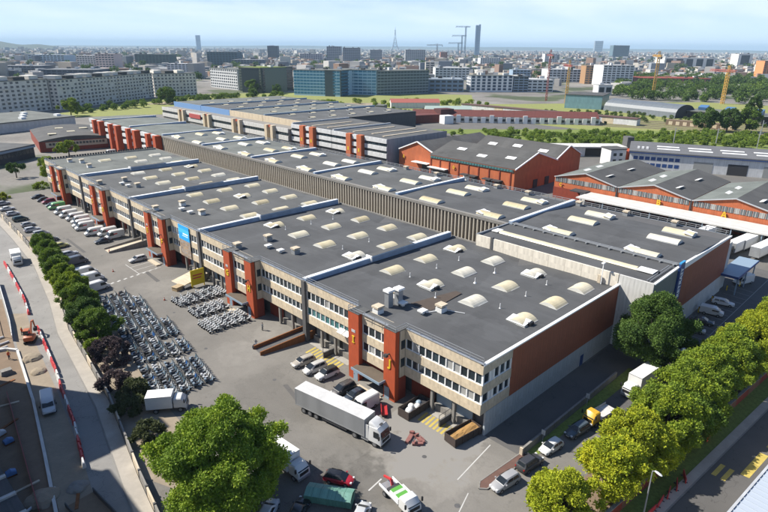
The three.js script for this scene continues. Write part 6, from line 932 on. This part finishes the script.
  for (const [i, [u, v, k]] of [[-6.9, 7.2, 1.4], [-6.2, 6.0, 1.1], [-7.2, 5.4, 0.8]].entries()) { const d = thing('steel_scrap', ['long piece of red steel scrap on the pale ground', 'middle piece of red steel scrap on the pale ground', 'short piece of red steel scrap on the pale ground'][i], 'scrap', u, v, 0.4 + i); piece('channel', M.scrap, d, -k, k, 0.0, 0.35, -0.25, 0.25); piece('bracket', M.scrap, d, k * 0.4, k * 0.6, 0.35, 0.7, -0.3, 0.3); piece('rod', M.scrap, d, -k * 0.8, k * 0.3, 0.36, 0.44, -0.4, -0.3); }
  for (const [i, [u, v]] of [[-8.9, 120.2], [-13.8, 104], [-19.6, 94.4], [-11.9, 78.5], [-18.4, 88]].entries()) { const c = thing('traffic_cone', ['red cone at the foot of the concrete ramp', 'red cone beside the marked bays', 'red cone near the white vans', 'red cone left of the yellow board', 'red cone at the head of the scooter rows'][i], 'cone', u, v); put('cone', new THREE.CylinderGeometry(0.04, 0.2, 0.7, 10).translate(0, 0.38, 0), std([0.75, 0.10, 0.02], 0.6), c); piece('foot', M.dark, c, -0.24, 0.24, 0, 0.04, -0.24, 0.24); put('band', new THREE.CylinderGeometry(0.11, 0.135, 0.12, 10).translate(0, 0.42, 0), M.white, c); }
  // kerb island, low wall and lane on the right
  flat('kerb_island', std([0.20, 0.11, 0.085], 0.95, { map: G, size: 3 }), [[-7.9, -6.1], [-7.2, -6.9], [2.4, -7.3], [2.4, -6.0], [-6.8, -5.4]], 0.13); { const g = new GB(), P = [[-7.9, -6.1], [-7.2, -6.9], [2.4, -7.3], [2.4, -6.0], [-6.8, -5.4]]; for (let i = 0; i < 5; i++) { const a = P[i], b = P[(i + 1) % 5]; g.bar([a[0], 0.07, a[1]], [b[0], 0.07, b[1]], 0.09); } structure(g.add('island_kerb', M.concrete)); }
  const lw = thing('low_wall', 'low pale concrete wall beside the shaded lane', 'wall', 1.9, -6.2, -0.002); for (let k = 0; k < 7; k++) piece('wall_panel', M.concrete, lw, k * 4.2, k * 4.2 + 4.15, 0, 1.1, -0.16, 0.16); piece('end_block', M.beige2, lw, -0.3, -0.02, 0, 1.25, -0.24, 0.24);
  flat('grass_strip', M.grass, [[2.4, -7.8], [36, -8.6], [36, -6.5], [2.4, -6.45]], 0.03); flat('lane', M.asphaltDark, [[1.5, -5.9], [32, -5.9], [32, -0.1], [1.5, -0.1]], 0.008); 
  for (const [i, u] of [6.2, 19.5].entries()) { const s = thing('road_sign', ['small sign on a post by the low wall start', 'small sign on a post halfway along the low wall'][i], 'sign', u, -6.9); new GB().bar([0, 0, 0], [0, 2, 0], 0.04).add('post', M.galv, s); piece('plate', M.steelWhite, s, -0.04, 0.0, 1.5, 2.3, -0.3, 0.3); }
  for (const [i, [u, v]] of [[78.5, -6.9], [88, -7.2], [93, -8.6], [70, -6.9]].entries()) { const p = thing('bollard', ['yellow bollard at the foot of the red end wall', 'yellow bollard near the awning post', 'yellow bollard beside the white delivery van', 'yellow bollard beside the short white van'][i], 'bollard', u, v); put('post', new THREE.CylinderGeometry(0.14, 0.14, 1.3, 10).translate(0, 0.65, 0), M.yellow, p); put('cap', new THREE.CylinderGeometry(0.15, 0.15, 0.12, 10).translate(0, 1.31, 0), M.dark, p); }
  structure(new GB().quad([57, 0.012, -12.4], [104, 0.012, -12.4], [104, 0.012, -12.25], [57, 0.012, -12.25]).add('parking_line', M.wornPaint)); { const g = new GB(); for (let k = 0; k < 12; k++) g.quad([57 + k * 3.1, 0.012, -12.2], [57.12 + k * 3.1, 0.012, -12.2], [57.7 + k * 3.1, 0.012, -7.2], [57.58 + k * 3.1, 0.012, -7.2]); structure(g.add('parking_markings', M.wornPaint)); }
  // brick wall, verge, street and crossing on the right
  const rot = -0.085, bw = thing('brick_wall', 'low red brick wall with coping along the right hand street', 'wall', -8, -19.6, rot); for (let k = 0; k < 16; k++) { piece('wall_panel', k % 2 ? M.brickDark : std([0.30, 0.14, 0.075], 0.9, { map: S, size: 3 }), bw, k * 5, k * 5 + 4.96, 0, 1.6, -0.15, 0.15); piece('coping', M.concrete, bw, k * 5, k * 5 + 4.96, 1.6, 1.72, -0.22, 0.22); }
  const along = (name, mat, w0, w1, h) => flat(name, mat, [[-60, -18.9 - w0 + 52 * 0.085], [140, -18.9 - w0 - 148 * 0.085], [140, -18.9 - w1 - 148 * 0.085], [-60, -18.9 - w1 + 52 * 0.085]].reverse(), h);
  along('planted_bed', M.soil, -5.4, 0.6, 0.02); along('verge', M.grass, 0.7, 3.2, 0.05); along('footway', M.pavement, 3.2, 4.4, 0.13); along('street_kerb', M.concrete, 4.4, 4.62, 0.135); along('street', M.asphaltDark, 4.6, 10.4, 0.014); along('far_kerb', M.concrete, 10.4, 10.62, 0.135); along('far_footway', M.pavement, 10.6, 11.6, 0.13);
  { const g = new GB(); for (let k = 0; k < 5; k++) { const u = 19.2 - k * 0.15, v = -23.2 - k * 1.18; g.quad([u - 1.6, 0.022, v], [u + 1.6, 0.022, v - 0.27], [u + 1.6, 0.022, v + 0.33], [u - 1.6, 0.022, v + 0.6]); } structure(g.add('crossing_stripes', M.yellowPaint)); const y = new GB(); y.quad([20, 0.024, -30.0], [27, 0.024, -30.6], [27, 0.024, -29.5], [20, 0.024, -28.9]).quad([29, 0.024, -30.8], [34, 0.024, -31.2], [34, 0.024, -30.2], [29, 0.024, -29.8]); structure(y.add('yellow_paving', M.yellowPaint)); structure(new GB().quad([14.0, 0.02, -24.6], [15.6, 0.02, -24.75], [15.6, 0.02, -24.0], [14.0, 0.02, -23.85]).add('manhole', M.dark)); }
  const lamp = thing('street_lamp', 'tall grey street lamp beside the brick wall', 'street lamp', 2.6, -23.0, -1.9); { const g = new GB(); g.rod([0, 0, 0], [0, 7.2, 0], 0.11, 0.06, 8).rod([0, 7.2, 0], [0.5, 7.5, 0], 0.06, 0.05, 6); g.add('pole', M.galv, lamp); put('lamp_head', loft([[0.3, 7.42, 7.52, 0.1, 0.08], [0.6, 7.4, 7.58, 0.18, 0.14], [1.1, 7.4, 7.56, 0.18, 0.14], [1.3, 7.42, 7.5, 0.08, 0.06]], 0.6), M.steelWhite, lamp); piece('door', M.concreteDark, lamp, 0.08, 0.12, 0.5, 1.1, -0.06, 0.06); }
  const lamp2 = thing('sign_post', 'slim post with orange barrier net at its foot on the verge', 'post', 23.6, -23.0); new GB().rod([0, 0, 0], [0, 4.4, 0], 0.06, 0.05, 7).add('pole', M.galv, lamp2); piece('orange_net', std([0.75, 0.10, 0.02], 0.8), lamp2, 0.2, 1.3, 0.1, 1.2, -0.5, -0.4);
  for (let k = 0; k < 5; k++) { const b = thing('plastic_barrier', ['red plastic barrier nearest the street lamp', 'second red plastic barrier from the street lamp', 'third red plastic barrier from the street lamp', 'red plastic barrier panel by the brick wall', 'last red plastic barrier up the verge'][k], 'barrier', 4.2 + k * 2.3, -23.4 - k * 0.15, -0.1 + 0.15 * k); piece('panel', M.redPlastic, b, -1.0, 1.0, 0.15, 0.9, -0.05, 0.05); piece('foot', M.dark, b, -0.8, -0.6, 0, 0.15, -0.3, 0.3); piece('foot', M.dark, b, 0.6, 0.8, 0, 0.15, -0.3, 0.3); }
  const rb = thing('ribbed_roof_building', 'low building with pale ribbed metal roof at the lower right corner', 'building', -14, -29.7, rot); piece('wall', M.whiteClad, rb, 0, 60, 0, 4.6, -22, 0); const ribRoof = std([0.52, 0.58, 0.66], 0.45); for (let k = 0; k < 60; k++) piece('roof_sheet', ribRoof, rb, k, k + 0.96, 4.6, 4.75, -22, 0.3); for (let k = 0; k < 60; k++) piece('roof_rib', ribRoof, rb, k + 0.92, k + 1.04, 4.75, 4.85, -22, 0.3); piece('gutter', M.steelWhite, rb, -0.2, 60.2, 4.5, 4.9, 0.32, 0.6);
}
// ------------------------------------------------------------------ road works on the left
{
  flat('works_ground', M.dirt, [[-44.6, 26], [-43.0, 36], [-40.6, 55], [-38.6, 75], [-36.2, 92], [-38.6, 94], [-41.4, 77], [-43.6, 58], [-47.6, 33], [-49.4, 22]].reverse().reverse(), 0.012);
  flat('excavation', M.soil, [[-48.9, 24], [-44.3, 55], [-42.2, 74], [-38.2, 104], [-46, 104], [-50, 74], [-53, 40], [-54, 20]].reverse().reverse(), 0.02);
  // low concrete edge beside the excavation
  const E = [[-49.3, 24], [-46.6, 40], [-44.2, 55], [-42.4, 70], [-41.8, 75]], e = thing('concrete_edging', 'pale concrete edge beam between excavation and works lane', 'kerb'); for (let i = 0; i < E.length - 1; i++) { const a = E[i], b = E[i + 1]; new GB().bar([a[0], 0.2, a[1]], [b[0], 0.2, b[1]], 0.2).add('edge_length', M.concreteWhite, e); } for (const [a, b] of [[[-41.8, 75], [-43.2, 77]], [[-43.2, 77], [-48, 78.4]]]) new GB().bar([a[0], 0.25, a[1]], [b[0], 0.25, b[1]], 0.24).add('edge_length', M.concreteWhite, e);
  const F = [[-36.6, 114], [-38.4, 100], [-40.0, 88], [-41.4, 80]], f = thing('white_hoarding', 'white hoarding boards along the left picture edge', 'hoarding'); for (let i = 0; i < F.length - 1; i++) { const a = F[i], b = F[i + 1], n = 5; for (let k = 0; k < n; k++) { const s = (k + 0.5) / n, L = Math.hypot(b[0] - a[0], b[1] - a[1]), m = piece('board', M.whiteClad, f, -0.05, 0.05, 0, 1.3, -L / n / 2 + 0.03, L / n / 2 - 0.03); m.position.set(lerp(a[0], b[0], s), 0.65, -lerp(a[1], b[1], s)); m.rotation.y = -Math.atan2(b[0] - a[0], b[1] - a[1]); } }
  const bl = [[-32.2, 129], [-33.2, 116], [-34.6, 100], [-36.0, 90.6]], b2 = [[-36.4, 82.6], [-37.4, 74], [-38.8, 62], [-39.8, 56], [-41.4, 44], [-43.6, 33]];
  const body = new GB().quad([-0.78, 0, -0.26], [0.78, 0, -0.26], [0.78, 0.85, -0.1], [-0.78, 0.85, -0.1]).quad([0.78, 0, 0.26], [-0.78, 0, 0.26], [-0.78, 0.85, 0.1], [0.78, 0.85, 0.1]).quad([-0.78, 0.85, -0.1], [0.78, 0.85, -0.1], [0.78, 0.85, 0.1], [-0.78, 0.85, 0.1]).quad([-0.78, 0, 0.26], [-0.78, 0, -0.26], [-0.78, 0.85, -0.1], [-0.78, 0.85, 0.1]).quad([0.78, 0, -0.26], [0.78, 0, 0.26], [0.78, 0.85, 0.1], [0.78, 0.85, -0.1]).geo();
  let i = 0; for (const path of [bl, b2]) for (let s = 0; s < path.length - 1; s++) { const a = path[s], b = path[s + 1], L = Math.hypot(b[0] - a[0], b[1] - a[1]), n = Math.floor(L / 1.72); for (let k = 0; k < n; k++, i++) { const t = (k + 0.5) / n, red = i % 5 < 3; const m = put('water_barrier', body, red ? M.redPlastic : M.whitePlastic); m.position.set(lerp(a[0], b[0], t), 0, -lerp(a[1], b[1], t)); m.rotation.y = Math.atan2(b[1] - a[1], b[0] - a[0]) + (R() - 0.5) * 0.16; tag(m, red ? 'red plastic water barrier in the line along the road works' : 'white plastic water barrier in the line along the road works', 'barrier', red ? 'red road works barriers' : 'white road works barriers'); } }
  // excavator
  const x = thing('mini_excavator', 'orange mini excavator digging in the works lane', 'excavator', -38.9, 77.6, 1.1), o = std([0.50, 0.12, 0.035], 0.55); for (const z of [-0.75, 0.75]) put('track', loft([[-1.3, 0.15, 0.5, 0.2, 0.2], [-1.1, 0, 0.62, 0.22, 0.22], [1.1, 0, 0.62, 0.22, 0.22], [1.3, 0.15, 0.5, 0.2, 0.2]], 0.6), M.tyre, x).position.z = z;
  put('house', loft([[-1.4, 0.75, 1.5, 0.85, 0.8], [-0.9, 0.7, 1.75, 0.95, 0.85], [0.5, 0.7, 1.5, 0.95, 0.9], [0.9, 0.75, 1.2, 0.8, 0.75]], 0.6), o, x); const cab = piece('cab', M.glass, x, -0.55, 0.6, 1.2, 2.5, 0.0, 0.85); piece('cab_roof', o, cab, -0.62, 0.66, 0.65, 0.74, -0.48, 0.48); { const g = new GB(); g.bar([0.8, 1.3, 0], [2.4, 3.1, 0], 0.16, 0.13).bar([2.4, 3.1, 0], [3.5, 2.9, 0], 0.13); g.add('boom', o, x); new GB().bar([3.4, 3.0, 0], [3.9, 1.3, 0], 0.12, 0.1).add('stick', o, x); put('bucket', loft([[3.5, 0.5, 1.2, 0.3, 0.32], [3.9, 0.4, 1.4, 0.32, 0.34], [4.2, 0.7, 1.3, 0.3, 0.3]], 0.4), M.dark, x); } piece('blade', M.dark, x, 1.35, 1.5, 0.05, 0.5, -0.9, 0.9);
  // heaps, pipes, pallets
  for (const [n, [u, v, r, c]] of [[-40.6, 70.4, 1.6, 'sand'], [-41, 64.5, 1.3, 'sand'], [-49.3, 31, 1.8, 'dirt'], [-45.4, 30, 1.2, 'concrete']].entries()) { const g = new THREE.IcosahedronGeometry(r, 3), p = g.attributes.position, f2 = fbmField(71 + n, 4, 4); for (let k = 0; k < p.count; k++) { const w = 0.75 + 0.6 * f2(p.getX(k) * 0.3 + 0.5, p.getZ(k) * 0.3 + 0.5 + p.getY(k) * 0.2); p.setXYZ(k, p.getX(k) * w, Math.max(0, p.getY(k) * 0.45 * w), p.getZ(k) * w); } g.computeVertexNormals(); const m = put('spoil_heap', g, M[c]); m.position.set(u, 0, -v); tag(m, ['sandy spoil heap nearest the excavator', 'sandy spoil heap inside the barriers', 'brown spoil heap in the shaded excavation', 'grey rubble heap in the shaded works lane'][n], 'heap'); }
  for (const [n, [u, v, a]] of [[-49.6, 30.6, 0.5], [-44.3, 79.6, 0.2], [-44.6, 82.4, 0.2], [-45.0, 77.6, 0.2]].entries()) { const m = put('pipe', new THREE.CylinderGeometry(0.2, 0.2, 4.6, 12).rotateZ(Math.PI / 2), M.whitePlastic); m.position.set(u, 0.24, -v); m.rotation.y = a; tag(m, ['white pipe across the shaded excavation', 'first white pipe by the excavation edge', 'farthest white pipe by the excavation edge', 'nearest white pipe by the excavation edge'][n], 'pipe'); }
  for (const [n, [u, v]] of [[-51.0, 38.5], [-49.6, 46.2], [-50.0, 49]].entries()) { const p = thing('pallet_load', ['blue wrapped pallet at the excavation edge', 'blue wrapped pallet in the middle of the excavation', 'pale wrapped pallet in the excavation'][n], 'pallet', u, v, 0.2 * n); piece('pallet', M.rust, p, -0.6, 0.6, 0, 0.15, -0.5, 0.5); put('load', loft([[-0.6, 0.15, 0.7, 0.5, 0.42], [0, 0.15, 0.95, 0.52, 0.4], [0.6, 0.15, 0.66, 0.5, 0.42]], 0.5), n < 2 ? std([0.12, 0.25, 0.5], 0.6) : M.whitePlastic, p); }
  for (const [n, [u, v, a, l]] of [[-46.2, 64, 0.3, 'first plank lying across the dig'], [-47.4, 57, -0.2, 'second plank lying across the dig'], [-48.6, 51, 0.5, 'third plank lying across the dig'], [-50.2, 34.6, 0.1, 'plank beside the brown spoil heap'], [-46.2, 27.6, 1.2, 'plank beside the grey rubble heap']].entries()) { const m = put('plank', new THREE.BoxGeometry(3.2, 0.12, 0.4), n % 2 ? M.beige2 : M.rust); m.position.set(u, 0.09, -v); m.rotation.y = a; tag(m, 'pale ' + l, 'plank'); }
  for (const [n, [u, v]] of [[-45.2, 67.5], [-44.6, 86], [-43.2, 92], [-47.8, 71]].entries()) { const t = thing('material_stack', ['stack of grey pipes near the dig edge', 'stack of pale slabs before the hoarding', 'stack of slabs at the far hoarding', 'stack of dark crates in the dig'][n], 'stack', u, v, 0.4 * n); for (let k = 0; k < 3; k++) piece('layer', [M.concrete, M.concreteWhite, M.beige2, M.concreteDark][n], t, -0.9 + 0.05 * k, 0.9 - 0.04 * k, k * 0.3, k * 0.3 + 0.27, -0.6, 0.6); }
  const trench = thing('trench_box', 'steel lined trench opening in the shaded works lane', 'trench', -45.6, 24.6, 0.1); piece('floor', M.soil, trench, -1.6, 1.6, 0.02, 0.1, -3, 3); for (const x of [-1.7, 1.7]) piece('side_sheet', M.concreteDark, trench, x - 0.06, x + 0.06, 0, 0.7, -3.1, 3.1);
  const pole = thing('site_mast', 'thin dark site mast beside the hoarding', 'mast', -42.3, 83); new GB().rod([0, 0, 0], [0, 7, 0], 0.09, 0.06, 7).add('pole', M.dark, pole); piece('floodlight', M.dark, pole, -0.3, 0.3, 6.9, 7.2, -0.4, 0.4);
  const fen = thing('red_fence', 'red and white mesh fence along the shaded excavation', 'fence', -50.3, 28, 1.46); for (let k = 0; k < 9; k++) piece('mesh_panel', std([0.42, 0.10, 0.10], 0.8), fen, k * 3.5, k * 3.5 + 3.4, 0.1, 1.2, -0.04, 0.04);
  const canopy = thing('beam_canopy', 'dark terrace with pale cross beams at the lower left corner', 'building', -56.8, 22, 0.04); piece('deck', M.concreteDark, canopy, -2, 5.4, 0, 2.4, -6, 34); for (let k = 0; k < 9; k++) piece('cross_beam', M.concreteWhite, canopy, 0, 5.4, 2.4, 2.7, -4 + k * 4.2, -3.5 + k * 4.2); piece('edge_beam', M.steelWhite, canopy, 1.6, 2.0, 2.72, 2.95, -6, 34);
  // the flats beyond the left picture edge whose shade lies on the road
  block('flats', 'tall slab of flats left of the picture', 'building', [-84, 66], [-53, 66], 9.6, 37, { wall: M.concreteWhite, cols: 7, floors: 12, side: 3 }); block('flats', 'tall block of flats at the lower left outside the picture', 'building', [-92, 8], [-63.5, 8], 55, 38, { wall: M.concreteWhite, cols: 7, floors: 11, side: 0 });
  // workers: one skin each
  const bodyGeo = () => { const mc = new MarchingCubes(44, new THREE.MeshBasicMaterial(), false, false, 60000); mc.isolation = 0; const N = 44, S1 = 1.05, bones = [[[0, 1.5, 0], [0, 1.68, 0.02], 0.06, 0.105], [[0, 0.95, 0], [0, 1.38, 0], 0.15, 0.17], [[-0.17, 1.4, 0], [-0.27, 1.12, 0.03], 0.065, 0.05], [[-0.27, 1.12, 0.03], [-0.2, 0.92, 0.22], 0.05, 0.04], [[0.17, 1.4, 0], [0.28, 1.12, 0.0], 0.065, 0.05], [[0.28, 1.12, 0.0], [0.26, 0.86, 0.12], 0.05, 0.04], [[-0.09, 0.92, 0], [-0.12, 0.48, 0.06], 0.1, 0.07], [[-0.12, 0.48, 0.06], [-0.12, 0.06, 0], 0.07, 0.05], [[0.09, 0.92, 0], [0.13, 0.48, -0.04], 0.1, 0.07], [[0.13, 0.48, -0.04], [0.14, 0.06, -0.1], 0.07, 0.05], [[-0.12, 0.05, 0], [-0.12, 0.04, 0.16], 0.05, 0.04], [[0.14, 0.05, -0.1], [0.14, 0.04, 0.06], 0.05, 0.04]];
    for (let z = 0; z < N; z++) for (let y = 0; y < N; y++) for (let xx = 0; xx < N; xx++) { const P = new THREE.Vector3((xx / N * 2 - 1) * S1, (y / N * 2 - 1) * S1 + 0.92, (z / N * 2 - 1) * S1); let d = 9; for (const [a, b, ra, rb] of bones) { const A = new THREE.Vector3(...a), B = new THREE.Vector3(...b), ab = B.clone().sub(A), t = clamp01(P.clone().sub(A).dot(ab) / ab.lengthSq()), w = P.distanceTo(A.addScaledVector(ab, t)) - lerp(ra, rb, t), k = 0.05, h = clamp01(0.5 + 0.5 * (d - w) / k); d = lerp(d, w, h) - k * h * (1 - h); } mc.field[xx + y * N + z * N * N] = -d; }
    mc.update(); const n = mc.count, p = new Float32Array(mc.positionArray.slice(0, n * 3)); for (let k = 0; k < n; k++) { p[k * 3] *= S1; p[k * 3 + 1] = p[k * 3 + 1] * S1 + 0.92; p[k * 3 + 2] *= S1; } const g = new THREE.BufferGeometry(); g.setAttribute('position', new THREE.BufferAttribute(p, 3)); g.setAttribute('normal', new THREE.BufferAttribute(new Float32Array(mc.normalArray.slice(0, n * 3)), 3)); const c = new Float32Array(n * 3); for (let k = 0; k < n; k++) { const y = p[k * 3 + 1]; (y > 1.62 ? [0.75, 0.7, 0.1] : y > 1.5 ? [0.45, 0.27, 0.2] : y > 0.92 ? [0.80, 0.13, 0.02] : y > 0.1 ? [0.05, 0.06, 0.09] : [0.03, 0.03, 0.03]).forEach((w, j) => c[k * 3 + j] = w); } g.setAttribute('color', new THREE.BufferAttribute(c, 3)); g.setAttribute('uv', new THREE.BufferAttribute(new Float32Array(n * 2), 2)); return g; };
  const wg = bodyGeo(), wg2 = wg.clone(); { const c = wg2.attributes.color, p = wg2.attributes.position; for (let k = 0; k < c.count; k++) { const y = p.getY(k); if (y > 1.62) c.setXYZ(k, 0.05, 0.035, 0.025); else if (y > 0.92 && y < 1.5) c.setXYZ(k, 0.22, 0.24, 0.27); } } const wm = std([1, 1, 1], 0.8, { vc: true }); for (const [n, [u, v, a]] of [[-43.6, 72.8, 0.4], [-39.4, 81.6, 2], [-3.9, 51, 1.2]].entries()) { const m = put('person', n === 2 ? wg2 : wg, wm); m.position.set(u, 0, -v); m.rotation.y = a; tag(m, ['person in orange jacket among the white pipes', 'person in orange jacket standing by the excavator', 'person in grey top walking before tower H'][n], 'person'); }
}
renderer.render(scene, camera);
